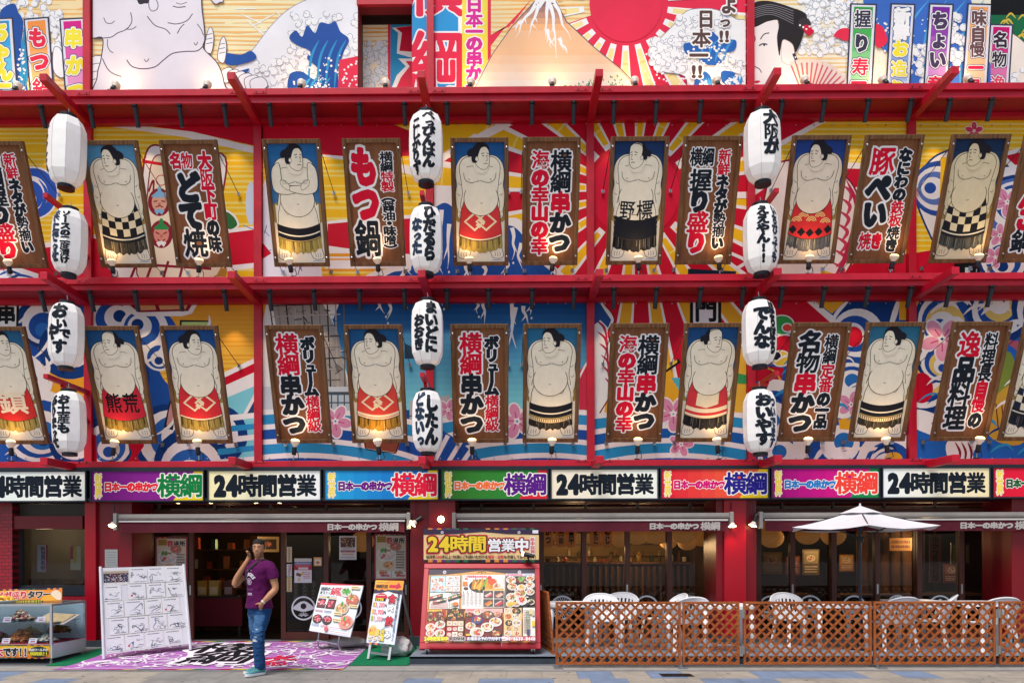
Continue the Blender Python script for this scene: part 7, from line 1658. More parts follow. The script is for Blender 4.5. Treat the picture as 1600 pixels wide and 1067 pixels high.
# ---- white plastic chairs and tables
def make_chair():
    t = thing('plastic_chair', 'x', 'chair', (0, 0, 0), group='white plastic chairs on the terrace')
    g = MB(); rings = []
    n = 14; top = []; 
    P = [(.25*math.copysign(abs(cos(2*pi*k/24))**.5, cos(2*pi*k/24)), .23*math.copysign(abs(sin(2*pi*k/24))**.5, sin(2*pi*k/24))) for k in range(24)]
    g.loft([[Vector((x*.9, y*.9, .405)) for x, y in P], [Vector((x, y, .415)) for x, y in P], [Vector((x, y, .435)) for x, y in P], [Vector((x*.93, y*.93, .43)) for x, y in P]], WHITEP); g.build('seat', t, local=True, smooth=True)
    # backrest: curved shell with slots
    g = MB(); th0, th1 = R(200), R(340)
    def bp(s, v, rr=0): th = th0+(th1-th0)*s; r = .275+.03*v+rr; return Vector((r*cos(th), -(.22+.13*v)*1-.06+(.22+.0*v)*(1+sin(th)) - rr, .43+v*(.40-.13*abs(2*s-1)**2.2)))
    N = 22
    for i in range(N):
        s0, s1 = i/N, (i+1)/N
        slot = i % 2 == 1 and 3 < i < N-3
        for v0, v1 in ((0, .25), (.25, .78), (.78, 1.)):
            if slot and v0 == .25: continue
            vs = [bp(s0, v0), bp(s1, v0), bp(s1, v1), bp(s0, v1), bp(s0, v0, .012), bp(s1, v0, .012), bp(s1, v1, .012), bp(s0, v1, .012)]
            g.add(vs, [(0, 1, 2, 3), (4, 7, 6, 5), (0, 4, 5, 1), (3, 2, 6, 7), (0, 3, 7, 4), (1, 5, 6, 2)], WHITEP)
    g.tube([bp(i/20, 1, .006) for i in range(21)], .014, WHITEP, 8); g.build('backrest', t, local=True)
    for s in (-1, 1):
        g = MB(); g.tube([bp(0 if s < 0 else 1, .55, .006), (s*.29, -.1, .65), (s*.29, .1, .65), (s*.275, .2, .60), (s*.27, .22, .43)], [.02, .024, .026, .024, .02], WHITEP, 8); g.build('armrest', t, local=True, smooth=True)
        for y0, y1 in ((.2, .26), (-.2, -.27)):
            g = MB(); g.bar((s*.23, y0, .425), (s*.27, y1, 0), .055, .035, WHITEP); g.build('leg', t, local=True, bevel=.004)
    return t
c0 = make_chair(); first = True
for px, Y, yaw, lb in ((941, 12.35, 178, 'white plastic chair nearest the folded lattice panel'), (966, 12.75, 160, 'white plastic chair close to the middle glass doors, half behind the first'), (1033, 12.5, 100, 'white plastic chair seen from the side before the middle doors'), (1069, 11.95, 10, 'white plastic chair with its back to the narrow fence panel'), (1243, 12.5, 190, 'white plastic chair right of the bright red pillar'), (1392, 11.9, 5, 'white plastic chair with its back to the fence beside the parasol pole'), (1449, 12.3, 60, 'turned white plastic chair behind the right-hand table'), (1546, 11.75, 0, 'white plastic chair at the far right with its slotted back to the fence')):
    o = c0 if first else copy_tree(c0); first = False; p = at(px, 950, Y); o.location = (p.x, Y, TZ+.003); o.rotation_euler = (0, 0, R(yaw)); o['label'] = lb
def make_table():
    t = thing('plastic_table', 'x', 'table', (0, 0, 0), group='white plastic tables on the terrace')
    P = [(.42*math.copysign(abs(cos(2*pi*k/32))**.35, cos(2*pi*k/32)), .36*math.copysign(abs(sin(2*pi*k/32))**.35, sin(2*pi*k/32))) for k in range(32)]
    g = MB(); g.loft([[Vector((x, y, .66)) for x, y in P], [Vector((x, y, .71)) for x, y in P], [Vector((x*.985, y*.985, .715)) for x, y in P]], WHITEP); g.build('table_top', t, local=True)
    for sx_ in (-1, 1):
        for sy in (-1, 1): g = MB(); g.tube([(sx_*.34, sy*.28, .66), (sx_*.36, sy*.30, 0)], [.04, .028], WHITEP, 8); g.build('leg', t, local=True, smooth=True)
    return t
t0 = make_table(); first = True
for px, Y, lb in ((893, 12.3, 'white plastic table behind the left end of the fence'), (1003, 11.9, 'white plastic table between the left chairs'), (1130, 11.75, 'white plastic table before the bright red pillar'), (1304, 12.0, 'white plastic table around the parasol pole'), (1425, 12.75, 'white plastic table close to the right glass doors'), (1524, 12.3, 'white plastic table at the far right')):
    o = t0 if first else copy_tree(t0); first = False; p = at(px, 950, Y); o.location = (p.x, Y, TZ+.003); o['label'] = lb

# ---- parasol
PY_ = 12.0; pp = at(1344, 900, PY_)
t = thing('parasol', 'open white parasol on a dark pole rising behind the lattice fence', 'parasol', (pp.x, PY_, TZ))
PARA = mat('parasol_cloth', '#d9d6da', rough=.8, noise=.05, scale=4, bump=.15, bscale=6)
g = MB(); g.lathe([(.26, 0), (.26, .05), (.06, .09), (.05, .3)], DARKST, seg=20); g.build('base', t, local=True)
g = MB(); g.tube([(0, 0, .05), (0, 0, 2.2)], .022, mat('navy_pole', '#2a3446', rough=.35), 12); g.build('pole', t, local=True)
zr, za, rad = 1.90, 2.215, 1.16; g = MB(); g2 = MB()
def cpt(k, s):
    th = 2*pi*(k+.18)/6; r = rad*s; sag = .05*sin(pi*s); return Vector((r*cos(th), r*sin(th), za-(za-zr)*s**.92-sag*.5))
vs = []; fs = []; NS = 7; SUB = 4
for k in range(6):
    for j in range(SUB):
        for i in range(NS):
            def pt(i_, j_):
                s = .16+.84*i_/(NS-1); f_ = j_/SUB; p = cpt(k, s).lerp(cpt(k+1, s), f_); p.z -= .05*s*sin(pi*f_); p = p*1.0; e = 1-.03*sin(pi*f_)*s; return Vector((p.x*e, p.y*e, p.z))
            if i < NS-1: g.add([pt(i, j), pt(i+1, j), pt(i+1, j+1), pt(i, j+1)], [(0, 1, 2, 3)], PARA)
        a0, a1 = cpt(k, 1).lerp(cpt(k+1, 1), j/SUB), cpt(k, 1).lerp(cpt(k+1, 1), (j+1)/SUB)
    # vent cap
    A_, B_ = Vector((.34*cos(2*pi*(k+.18)/6), .34*sin(2*pi*(k+.18)/6), za-.10)), Vector((.34*cos(2*pi*(k+1.18)/6), .34*sin(2*pi*(k+1.18)/6), za-.10)); m_ = (A_+B_)/2; m_.z += .012
    g2.add([(0, 0, za+.03), A_, m_, B_], [(0, 1, 2, 3)], PARA)
o = g.build('canopy', t, local=True); md = o.modifiers.new('thick', 'SOLIDIFY'); md.thickness = .004
o = g2.build('vent_cap', t, local=True); md = o.modifiers.new('thick', 'SOLIDIFY'); md.thickness = .004
for k in range(6): g = MB(); e = cpt(k, .99); g.bar(cpt(k, .1)-Vector((0, 0, .02)), e-Vector((0, 0, .015)), .016, .012, DARKST); g.bar(cpt(k, .55)-Vector((0, 0, .02)), (0, 0, 1.72), .012, .01, DARKST); g.build('rib', t, local=True)
g = MB(); g.lathe([(.05, 1.68), (.05, 1.76)], DARKST, seg=14); g.lathe([(.04, 2.13), (.04, 2.19)], DARKST, seg=14); g.lathe([(.018, 2.24), (.014, 2.27), (.002, 2.285)], PARA, seg=10); g.build('hub', t, local=True)

# ---- things seen through the glass
PAPER = mat('lit_paper_globe', '#d8ac70', rough=.8, noise=.15, scale=3, emit=.2, emitcol='#e89c4c')
def globe(px, py, Y, r, label):
    r *= .88; p = at(px, py+8, Y); t = thing('paper_globe', label, 'paper lamp', p, group='round paper lamps inside the restaurant')
    prof = [(max(.04, r*sin(pi*k/18))*(1+.012*(-1)**k), -r*.86*cos(pi*k/18)) for k in range(1, 18)]
    g = MB(); g.lathe(prof, PAPER, seg=24); g.build('shade', t, local=True, smooth=True); g = MB(); g.tube([(0, 0, r*.85), (0, 0, max(r*.9, 2.6-p.z))], .005, BLACK, 5); g.build('cord', t, local=True)
for i, (px, py, Y, r) in enumerate(((970, 832, 14.7, .24), (995, 826, 14.4, .27), (1027, 824, 14.3, .29), (1044, 838, 15.4, .2), (1068, 822, 14.2, .3), (1074, 838, 15.0, .22), (1096, 830, 14.8, .25))): globe(px, py, Y, r, 'round glowing paper lamp inside the middle doors, %s from the left' % ORD[i])
for i, (px, py, Y, r) in enumerate(((1192, 824, 14.4, .29), (1206, 832, 15, .26), (1262, 826, 14.4, .26), (1302, 828, 14.6, .26))): globe(px, py, Y, r, 'round glowing paper lamp inside the right doors, %s from the left' % ORD[i])
globe(566, 838, 14.5, .26, 'round glowing paper lamp inside the entrance glass')
CYL = mat('amber_lantern', '#9a5a28', rough=.7, noise=.2, scale=4, emit=.22, emitcol='#c8702c')
for i, (px, s) in enumerate(((856, 'かつ'), (876, '酒一番'), (892, '串'), (930, 'かたこ'), (948, 'のじ'))):
    p = at(px, 838, 14.6); t = thing('amber_lantern', 'dim amber cylinder lantern lettered %s behind the middle glass doors' % s, 'lantern', p, group='amber cylinder lanterns inside')
    g = MB(); g.lathe([(.06, -.2), (.1, -.16), (.11, 0), (.1, .16), (.06, .2)], CYL, seg=16); g.build('shade', t, local=True, smooth=True)
    a = Art('vinyl'); a.text(vcol(s, 0, .17, -.14, .1, '#2a1c14'), .05); g = MB(); a.emit(g, lambda u, v, h: (.117*sin(u/.117), -.117*cos(u/.117), v)); g.build('lettering', t, local=True)
# kitchen shelf on a wall with its glow built in, wooden partitions, souvenirs in the entrance
GLOWW = mat('self_glow_kitchen_wall', '#8c6a3c', rough=.7, noise=.35, scale=1.2, emit=.10, emitcol='#c88a3c')  # wall glows by itself, in place of light falling on it
g = MB(); x0, x1 = at(848, 870, 18).x, at(1112, 870, 18).x; g.box(x0, x1, 18.2, 18.3, 1.3, 2.3, GLOWW)
for i in range(3): g.box(x0, x1, 17.9, 18.19, 1.55+.28*i, 1.57+.28*i, DKBROWN)
sh_ = g.build('kitchen_shelf'); tag(sh_, 'kitchen shelf of bottles with a self-glowing back wall far behind the middle doors', 'shelf')
rb_ = random.Random(9)
for i in range(34):
    x = x0+.1+(x1-x0-.2)*rb_.random(); z = 1.571+.28*rb_.randint(0, 2); h = rb_.uniform(.1, .2); r = rb_.uniform(.025, .05); g = MB(); c = rb_.choice(['#c8b48c', '#5a4a2c', '#e8e0d0', '#7a2c20', '#a87a3a', '#3c4a2c'])
    g.lathe([(r*.9, 0), (r, .01), (r, h*.6), (r*.4, h*.75), (r*.4, h)], ink(c, 'food'), Matrix.Translation((x, 18.0, z)), 10); tag(g.build('bottle'), 'small bottle on the dim kitchen shelf behind the middle doors', 'bottle', 'bottles on the kitchen shelf')
def lamp_in(px, py, Y, e, r=.05):
    p = at(px, py, Y); l = bpy.data.lights.new('interior_lamp', 'POINT'); l.energy = e; l.color = (1, .68, .34); l.shadow_soft_size = .15; o = bpy.data.objects.new('interior_lamp', l); COL.objects.link(o); o.location = p
lamp_in(1000, 850, 15.5, 34); lamp_in(900, 850, 16.8, 34); lamp_in(1090, 850, 16.8, 14); lamp_in(1300, 845, 14.9, 28); lamp_in(1450, 845, 15.0, 26); lamp_in(560, 850, 15, 14); lamp_in(360, 850, 15.8, 12); lamp_in(70, 835, 14.2, 4)
g = MB()
for i, px in enumerate((1345, 1368, 1392, 1460)):
    x = at(px, 900, 15.6).x
g = MB(); x0, x1 = at(1340, 900, 15.6).x, at(1440, 900, 15.6).x; g.box(x0, x1, 15.6, 15.66, .07, 2.55, INT); [g.box(x0+.22*k, x0+.22*k+.03, 15.57, 15.6, .07, 2.55, DKBROWN) for k in range(8)]
tag(g.build('wooden_partition'), 'tall brown wooden partition inside the right glass doors', 'partition')
poster(1452, 835, 1471, 910, YG+.5, lambda a, w_, h_: (a.rect(0, 0, w_, h_, '#b0602a'), a.text(vcol('串かつ名物料理', w_*.5, h_-8, 8, 26, '#3a1810'), .05)), 'orange hanging menu banner inside the right glass doors', 'banner', name='menu_banner')
poster(1486, 848, 1515, 882, YG+1.2, lambda a, w_, h_: (a.rect(0, 0, w_, h_, '#3a4a5c'), [a.rect(4+i*12, 6, 12+i*12, h_-6, c) for i, c in enumerate(('#8a9a3a', '#a8a84a', '#6a7a3a', '#8a8a4a'))]), 'dim blue and yellow poster inside the right glass doors')
poster(1390, 840, 1425, 860, YG+1.8, lambda a, w_, h_: (a.rect(0, 0, w_, h_, '#c8924c'), tinytext(a, 4, 4, w_-4, h_-4, 2, '#7a3a1c', random.Random(3), .6)), 'amber lettered panel inside the right glass doors', 'panel', name='wall_panel')
# left window contents
g = MB(); p0, p1 = at(15, 900, 14.9), at(150, 900, 14.9); g.box(p0.x-.5, p1.x+.3, 14.9, 15.0, .07, 2.6, mat('beige_inner_wall', '#8a857c', rough=.8, noise=.2, scale=2)); tag(g.build('inner_wall'), 'beige inner wall seen through the small left window', 'wall')
poster(58, 851, 75, 893, 13.6, lambda a, w_, h_: (a.rect(0, 0, w_, h_, '#c8ccd4'), a.rect(w_*.8, 0, w_, h_, '#b83a4c'), a.text(vcol('新世界名物', w_*.55, h_-6, 6, 22, '#3a3a44'), .04)), 'pale vertical poster inside the small left window')
poster(110, 853, 126, 890, 13.9, lambda a, w_, h_: (a.rect(0, 0, w_, h_, '#d8d4b0'), a.rect(w_*.35, h_*.3, w_*.6, h_, '#e8c83a'), a.rect(0, h_*.45, w_*.3, h_, '#c85a6a')), 'yellow and pink poster at the right of the small left window')
g = MB(); p0, p1 = at(50, 905, 13.9), at(134, 905, 13.9); g.box(p0.x, p1.x, 13.8, 14.3, .07, zz(903, 13.9), INT); tag(g.build('wooden_counter'), 'pale wooden counter inside the small left window', 'counter')
# entrance: souvenir rack and table
t = thing('souvenir_table', 'dark table with a red cloth inside the open entrance', 'table', (at(345, 950, 14.6).x, 14.6, .07))
g = MB(); g.box(-.5, .5, -.3, .3, .72, .76, DKBROWN); g.build('table_top', t, local=True); g = MB(); g.box(-.52, .52, -.315, -.302, .2, .72, mat('red_cloth', '#6a1420', rough=.9)); g.build('cloth_skirt', t, local=True)
for x in (-.45, .45):
    for y in (-.25, .25): g = MB(); g.box(x-.025, x+.025, y-.025, y+.025, 0, .719, BLACK); g.build('leg', t, local=True)
for i, (dx, c, lb) in enumerate(((-.3, '#b8862c', 'gold'), (-.08, '#c8a04a', 'pale gold'), (.2, '#5a2c1c', 'brown'))):
    g = MB(); x = at(345, 950, 14.6).x+dx; g.box(x-.09, x+.09, 14.45, 14.6, .832, 1.12, ink(c, 'food')); g.box(x-.07, x+.07, 14.445, 14.449, .86, 1.0, ink(mixh(c, '#ffffff', .4), 'food')); tag(g.build('gift_box'), '%s upright gift packet on the souvenir table' % lb, 'gift box')
g = MB(); x0 = at(322, 900, 15.6).x; g.box(x0-.6, x0+.9, 15.6, 15.9, .07, .1, INT); [g.box(x0-.6, x0+.9, 15.6, 15.9, .5+.4*k, .53+.4*k, INT) for k in range(4)]; g.box(x0-.63, x0-.6, 15.6, 15.9, .07, 2.0, INT); g.box(x0+.9, x0+.93, 15.6, 15.9, .07, 2.0, INT); tag(g.build('souvenir_shelf'), 'dim wooden souvenir shelf at the back of the entrance', 'shelf')
for i in range(16):
    x = x0-.5+.085*i; z = .53+.4*(i % 4); g = MB(); c = rb_.choice(['#b8862c', '#a8402c', '#d8ccb0', '#3a5a3c', '#c8743a']); g.box(x, x+.07+.02*(i % 3), 15.62, 15.75, z, z+rb_.uniform(.12, .26), ink(c, 'food')); tag(g.build('packet'), 'small packet on the dim souvenir shelf in the entrance', 'packet', 'packets on the souvenir shelf')
poster(402, 838, 436, 862, 16.5, lambda a, w_, h_: (a.rect(0, 0, w_, h_, '#c8a870'), a.rect(6, 6, w_-6, h_-6, '#3a2018'), dish(a, w_/2, h_/2, 9, random.Random(3), '#8a4a3a', ['#c85a4a', '#e8a080'], 12)), 'small framed food picture inside the entrance', 'picture')

# menu strips, crates and diners' clutter behind the glass
rs_ = random.Random(44)
for i, (px, py, wd, ht, c) in enumerate(((1192, 862, 30, 34, '#a8863c'), (1228, 868, 22, 30, '#8a3a2c'), (1254, 858, 26, 40, '#6a5a3c'), (1312, 866, 22, 26, '#a8743c'), (1474, 880, 26, 30, '#7a2a20'), (1540, 856, 24, 40, '#94602c'))):
    def dr_(a, w_, h_, c=c, k=i):
        r = random.Random(k+3); a.rect(0, 0, w_, h_, c); a.rect(4, h_*.45, w_-4, h_-5, mixh(c, '#e8d8b0', .4)); dish(a, w_/2, h_*.66, w_*.26, r, '#e8e0d0', FOODC, 14); tinytext(a, 6, 6, w_-6, h_*.38, 3, '#e8d8b8', r)
    poster(px, py, px+wd, py+ht, 15.0+.2*i, dr_, '%s menu poster hung inside the right glass doors, %s from the left' % (('mustard', 'rust red', 'olive', 'tan', 'dark red', 'orange brown')[i], ORD[i]), 'poster')
for px, Y, lb in ((1215, 15.4, 'left'), (1350, 15.2, 'middle'), (1480, 15.6, 'right')):
    x = at(px, 900, Y).x; t = thing('dining_table', 'dark wooden dining table inside the %s part of the right glass doors' % lb, 'table', (x, Y, .07))
    g = MB(); g.box(-.6, .6, -.35, .35, .7, .74, INT); g.build('table_top', t, local=True)
    for sx_ in (-.52, .52):
        for sy in (-.28, .28): g = MB(); g.box(sx_-.03, sx_+.03, sy-.03, sy+.03, 0, .7, DKBROWN); g.build('leg', t, local=True)

for i in range(22):
    x = at(858, 900, 16.5).x+.2*i+rs_.uniform(-.05, .05); h = rs_.uniform(.08, .26); r = rs_.uniform(.03, .06); c = rs_.choice(['#d8c8a0', '#7a4a2c', '#c85a3a', '#3c4a3a', '#e8e0d0', '#a8843c']); g = MB()
    g.lathe([(r*.8, 0), (r, .01), (r, h*.65), (r*.45, h*.8), (r*.45, h)] if i % 3 else [(r, 0), (r*1.25, h*.35), (r*1.3, h*.4)], ink(c, 'food'), Matrix.Translation((x, 16.6, 1.451)), 12)
    tag(g.build('jar' if i % 3 else 'bowl'), 'small %s on the slatted service counter inside' % ('jar' if i % 3 else 'bowl'), 'jar' if i % 3 else 'bowl', 'jars on the service counter' if i % 3 else 'bowls on the service counter')
# ================================================================== the person on the mat
def ring(z, rx, ry, cx=0, cy=0, n=24, sq=1.):
    return [Vector((cx+rx*math.copysign(abs(cos(2*pi*k/n))**sq, cos(2*pi*k/n)), cy+ry*math.copysign(abs(sin(2*pi*k/n))**sq, sin(2*pi*k/n)), z)) for k in range(n)]
def smooth_path(P, n=5):
    """Catmull-Rom through (x, y, z, r)"""
    out = []
    for i in range(len(P)-1):
        p0, p1, p2, p3 = P[max(i-1, 0)], P[i], P[i+1], P[min(i+2, len(P)-1)]
        for k in range(n):
            t = k/n; out.append([.5*(2*b+(-a+c)*t+(2*a-5*b+4*c-d)*t*t+(-a+3*b-3*c+d)*t**3) for a, b, c, d in zip(p0, p1, p2, p3)])
    out.append(list(P[-1])); return out
def limb(g, P, m, n=5, seg=14):
    Q = smooth_path(P, n); g.tube([q[:3] for q in Q], [q[3] for q in Q], m, seg)
    for q in (Q[0], Q[-1]): g.lathe([(max(q[3]*cos(a), .001), q[3]*sin(a)) for a in [R(-88+22*k) for k in range(9)]], m, Matrix.Translation(q[:3]), 12)
def fuse(g, voxel, m, name, parent, mats=None, picker=None, smooth_it=4, fold=None):
    o = g.build(name, None); recalc(o)
    md = o.modifiers.new('r', 'REMESH'); md.mode = 'VOXEL'; md.voxel_size = voxel; md.use_smooth_shade = True
    ms = o.modifiers.new('s', 'SMOOTH'); ms.iterations = smooth_it; ms.factor = .5
    me = bpy.data.meshes.new_from_object(o.evaluated_get(bpy.context.evaluated_depsgraph_get())); old = o.data
    bpy.data.objects.remove(o); bpy.data.meshes.remove(old)
    if fold:
        from mathutils import noise as N
        amp, sx_, sz_ = fold
        me.update(); nn = [v.normal.copy() for v in me.vertices]
        for v, n in zip(me.vertices, nn):
            c = v.co; k = N.noise(Vector((c.x*sx_+c.z*4, c.y*sx_, c.z*sz_))); k2 = N.noise(Vector((c.x*sx_*2.2-c.z*9, c.y*sx_*2.2, c.z*sz_*2)))
            v.co = c+n*amp*((1-2*abs(k))*.8+k2*.5)
    me.materials.clear()
    for q in (mats or [m]): me.materials.append(q)
    if picker: me.polygons.foreach_set('material_index', [picker(p.center, p.normal) for p in me.polygons])
    else: me.polygons.foreach_set('material_index', [0]*len(me.polygons))
    me.polygons.foreach_set('use_smooth', [True]*len(me.polygons)); me.name = name
    o = bpy.data.objects.new(name, me); COL.objects.link(o); o.parent = parent; return o
SKINM = mat('brown_skin', '#b98460', rough=.5, noise=.06, scale=30, alb=1)
STUB = mat('stubbled_skin', '#8f6247', rough=.6, noise=.15, scale=60)
HAIRM = mat('black_short_hair', '#17120f', rough=.8, noise=.2, scale=90)
SHIRT = mat('purple_shirt', '#58124e', rough=.85, noise=.08, scale=8, bump=.35, bscale=9, spec=.15)
JEAN = mat('blue_denim', '#254b7c', rough=.85, noise=.28, scale=9, bump=.35, bscale=26, spec=.15)
JEANL = mat('worn_denim', '#3f6a98', rough=.9, noise=.25, scale=14)
RIP = mat('frayed_threads', '#c9ccd2', rough=.95, noise=.25, scale=60)
TEALM = mat('teal_shoe_knit', '#4f8f97', rough=.8, noise=.15, scale=40, bump=.3, bscale=150)
SOLE = mat('white_sole', '#e2e2e4', rough=.5); CORAL = mat('coral_lining', '#e0705c', rough=.8)
mp = atz(405, 1050.5, .02)
man = thing('person', 'man in purple t-shirt and ripped blue jeans holding a phone to his ear', 'person', (mp.x, mp.y, ramp(mp.y)+.012), (0, 0, R(-38)))
HY = R(42)                                    # head turned towards the street
Hm = Matrix.Translation((0, 0, 1.56)) @ Matrix.Rotation(HY, 4, 'Z') @ Matrix.Rotation(R(4), 4, 'X') @ Matrix.Translation((0, 0, -1.56))
Hi = Hm.inverted()
PH = Hm @ Vector((-.093, -.030, 1.628)); PD = PH-Vector((-.104, -.068, 1.622))      # the phone lies against his right ear
LF, RFt = (.10, -.075), (-.085, .055)
armL = [(.17, .01, 1.455, .058), (.232, .03, 1.38, .058), (.262, .05, 1.25, .052), (.285, .055, 1.14, .043), (.265, -.01, 1.06, .042), (.215, -.085, .965, .029)]
armR = [(-.17, .0, 1.455, .058), (-.228, -.04, 1.37, .058), (-.262, -.11, 1.27, .051), (-.29, -.175, 1.185, .043), (-.25, -.17, 1.28, .043), (-.175, -.12, 1.44, .034), (-.148, -.095, 1.51, .028)]
armR[-2] = (armR[-2][0]+PD.x*.8, armR[-2][1]+PD.y*.8, armR[-2][2]+PD.z, armR[-2][3]); armR[-1] = (armR[-1][0]+PD.x, armR[-1][1]+PD.y, armR[-1][2]+PD.z, armR[-1][3])
TOR = [(.90, .155, .115, 0), (.97, .165, .118, 0), (1.06, .158, .112, -.004), (1.16, .158, .115, -.008), (1.26, .172, .125, -.01), (1.35, .19, .132, -.008), (1.42, .198, .122, 0), (1.47, .165, .098, .008), (1.50, .105, .078, .012)]
g = MB()
g.loft([ring(z, a*.93, b*.93, 0, y) for z, a, b, y in TOR], SKINM)
limb(g, [(0, .015, 1.46, .07), (0, .008, 1.54, .06), (0, -.005, 1.62, .056)], SKINM)
hd = [(1.552, .022, .03, -.068), (1.565, .038, .046, -.058), (1.59, .052, .068, -.038), (1.62, .062, .082, -.026), (1.655, .068, .09, -.018), (1.69, .073, .094, -.012), (1.73, .0745, .096, -.006), (1.765, .068, .087, -.002), (1.788, .05, .065, 0), (1.80, .022, .03, 0)]
g.loft([[Hm @ p for p in ring(z, a, b, 0, y, 28, .92)] for z, a, b, y in hd], SKINM)
# nose, brow, ears, lips
g.loft([[Hm @ Vector(p) for p in q] for q in ([(-.008, -.108, 1.70), (.008, -.108, 1.70), (.01, -.085, 1.70), (-.01, -.085, 1.70)], [(-.01, -.122, 1.672), (.01, -.122, 1.672), (.014, -.09, 1.67), (-.014, -.09, 1.67)], [(-.019, -.122, 1.652), (.019, -.122, 1.652), (.021, -.092, 1.648), (-.021, -.092, 1.648)])], SKINM)
g.tube([Hm @ Vector(p) for p in ((-.045, -.086, 1.712), (0, -.104, 1.708), (.045, -.086, 1.712))], .0085, SKINM, 8)
for s in (-1, 1):
    g.lathe([(.004, -.03), (.016, -.02), (.019, 0), (.02, .016), (.012, .028), (.003, .033)], SKINM, Hm @ Matrix.Translation((s*.076, .008, 1.672)) @ Matrix.Diagonal((.55, 1.0, 1, 1)), 10)
g.tube([Hm @ Vector(p) for p in ((-.022, -.103, 1.616), (0, -.112, 1.618), (.022, -.103, 1.616))], [.005, .008, .005], SKINM, 8); g.tube([Hm @ Vector(p) for p in ((-.019, -.102, 1.607), (0, -.11, 1.605), (.019, -.102, 1.607))], [.004, .008, .004], SKINM, 8)
limb(g, armL, SKINM); limb(g, armR, SKINM)
# right hand round the phone: palm, four bent fingers, thumb
palmR = Vector((-.150, -.128, 1.565)); 
limb(g, [(x+PD.x, y+PD.y, z+PD.z, r) for x, y, z, r in ((-.148, -.095, 1.505, .027), (-.139, -.082, 1.545, .031), (-.130, -.066, 1.585, .028))], SKINM)
for k, (dz, l) in enumerate(((.028, 1.0), (.012, 1.1), (-.005, 1.0), (-.022, .82))):
    b = PD+Vector((-.136+.002*k, -.085+.004*k, 1.597+dz*.9)); limb(g, [(*b, .0095), (*(b+Vector((.004, -.03*l, .010))), .009), (*(b+Vector((.020, -.046*l, .013))), .0085), (*(b+Vector((.040, -.038*l, .010))), .0075)], SKINM, 3, 8)
limb(g, [(x+PD.x, y+PD.y, z+PD.z, r) for x, y, z, r in ((-.148, -.06, 1.555, .012), (-.138, -.038, 1.585, .011), (-.126, -.028, 1.612, .0095), (-.116, -.03, 1.632, .008))], SKINM, 3, 8)
# left hand: palm and fingers slipping into the pocket, thumb outside
limb(g, [(.215, -.085, .965, .028), (.172, -.085, .925, .031), (.142, -.07, .885, .03)], SKINM)
for k in range(4): limb(g, [(.158-.016*k, -.070-.003*k, .885, .009), (.150-.016*k, -.072-.003*k, .845, .0085), (.14-.014*k, -.07, .80+.006*abs(k-1.5), .0075)], SKINM, 3, 8)
limb(g, [(.172, -.11, .95, .012), (.150, -.130, .945, .010), (.130, -.140, .935, .008)], SKINM, 3, 8)
# legs under the jeans and feet under the shoes keep the figure whole
for s, F in ((1, LF), (-1, RFt)):
    limb(g, [(s*.085, 0, .93, .085), (s*.095, F[1]*.3-.01, .74, .078), (s*.095+(F[0]-s*.09)*.5, F[1]*.6-.025, .52, .05), (F[0], F[1]+.01, .30, .046), (F[0], F[1]+.025, .10, .032), (F[0], F[1]+.02, .06, .03)], SKINM)
    limb(g, [(F[0], F[1]+.04, .05, .03), (F[0], F[1]-.08, .04, .028)], SKINM)
def skinpick(c, n):
    q = Hi @ c
    if 1.555 < q.z < 1.635 and q.y < .0 and q.z < 1.60+.045*abs(q.x)/.06 and (abs(q.x) > .027 or q.z < 1.596) : return 1
    if 1.622 < q.z < 1.634 and q.y < -.085 and abs(q.x) < .026: return 1
    if abs(q.x) < .019 and 1.604 < q.z < 1.617 and q.y < -.103: return 2
    return 0
body = fuse(g, .0055, SKINM, 'body', man, [SKINM, STUB, mat('lip', '#8f5244', rough=.5)], skinpick, 2)
# hair: a close cut cap lifted off the scalp
me = body.data; bm = bmesh.new(); bm.from_mesh(me); bm.normal_update()
keep = []
for f_ in bm.faces:
    q = Hi @ f_.calc_center_median()
    line = 1.742-.010*(abs(q.x) > .04) if q.y < -.05 else 1.735-(q.y+.05)*.7
    if -.03 < q.y < -.005 and abs(q.x) > .05: line = 1.665
    if q.y > .03: line = 1.60
    keep.append(q.z > line and q.z > 1.58 and not (abs(q.x) > .079))
bmesh.ops.delete(bm, geom=[f_ for f_, k in zip(list(bm.faces), keep) if not k], context='FACES')
for v in bm.verts: v.co += v.normal*.003
hm = bpy.data.meshes.new('hair'); bm.to_mesh(hm); bm.free(); hm.materials.clear(); hm.materials.append(HAIRM); hm.polygons.foreach_set('material_index', [0]*len(hm.polygons))
hair = bpy.data.objects.new('hair', hm); COL.objects.link(hair); hair.parent = man; hair.modifiers.new('t', 'SOLIDIFY').thickness = .004
EYEW = mat('eye_white', '#e4ddd6', rough=.2, noise=0); EYEB = mat('eye_brown', '#1a0f0a', rough=.15, noise=0)
for s in (-1, 1):
    g = MB(); c = Vector((s*.031, -.0915, 1.688)); g.lathe([(max(.011*cos(a), .0003), .0056*sin(a)) for a in [R(-85+17*k) for k in range(11)]], EYEW, Hm @ Matrix.Translation(c), 12)
    g.lathe([(.0050, 0), (.004, .0016), (.0006, .002)], EYEB, Hm @ Matrix.Translation(c+Vector((.0, -.0098, 0))) @ Matrix.Rotation(R(90), 4, 'X'), 10, cap=False); g.build('eye', man, local=True, smooth=True)
    g = MB(); g.tube([Hm @ Vector(p) for p in ((s*.014, -.107, 1.706), (s*.03, -.104, 1.712), (s*.05, -.088, 1.706))], [.003, .0042, .002], HAIRM, 8); g.build('eyebrow', man, local=True)
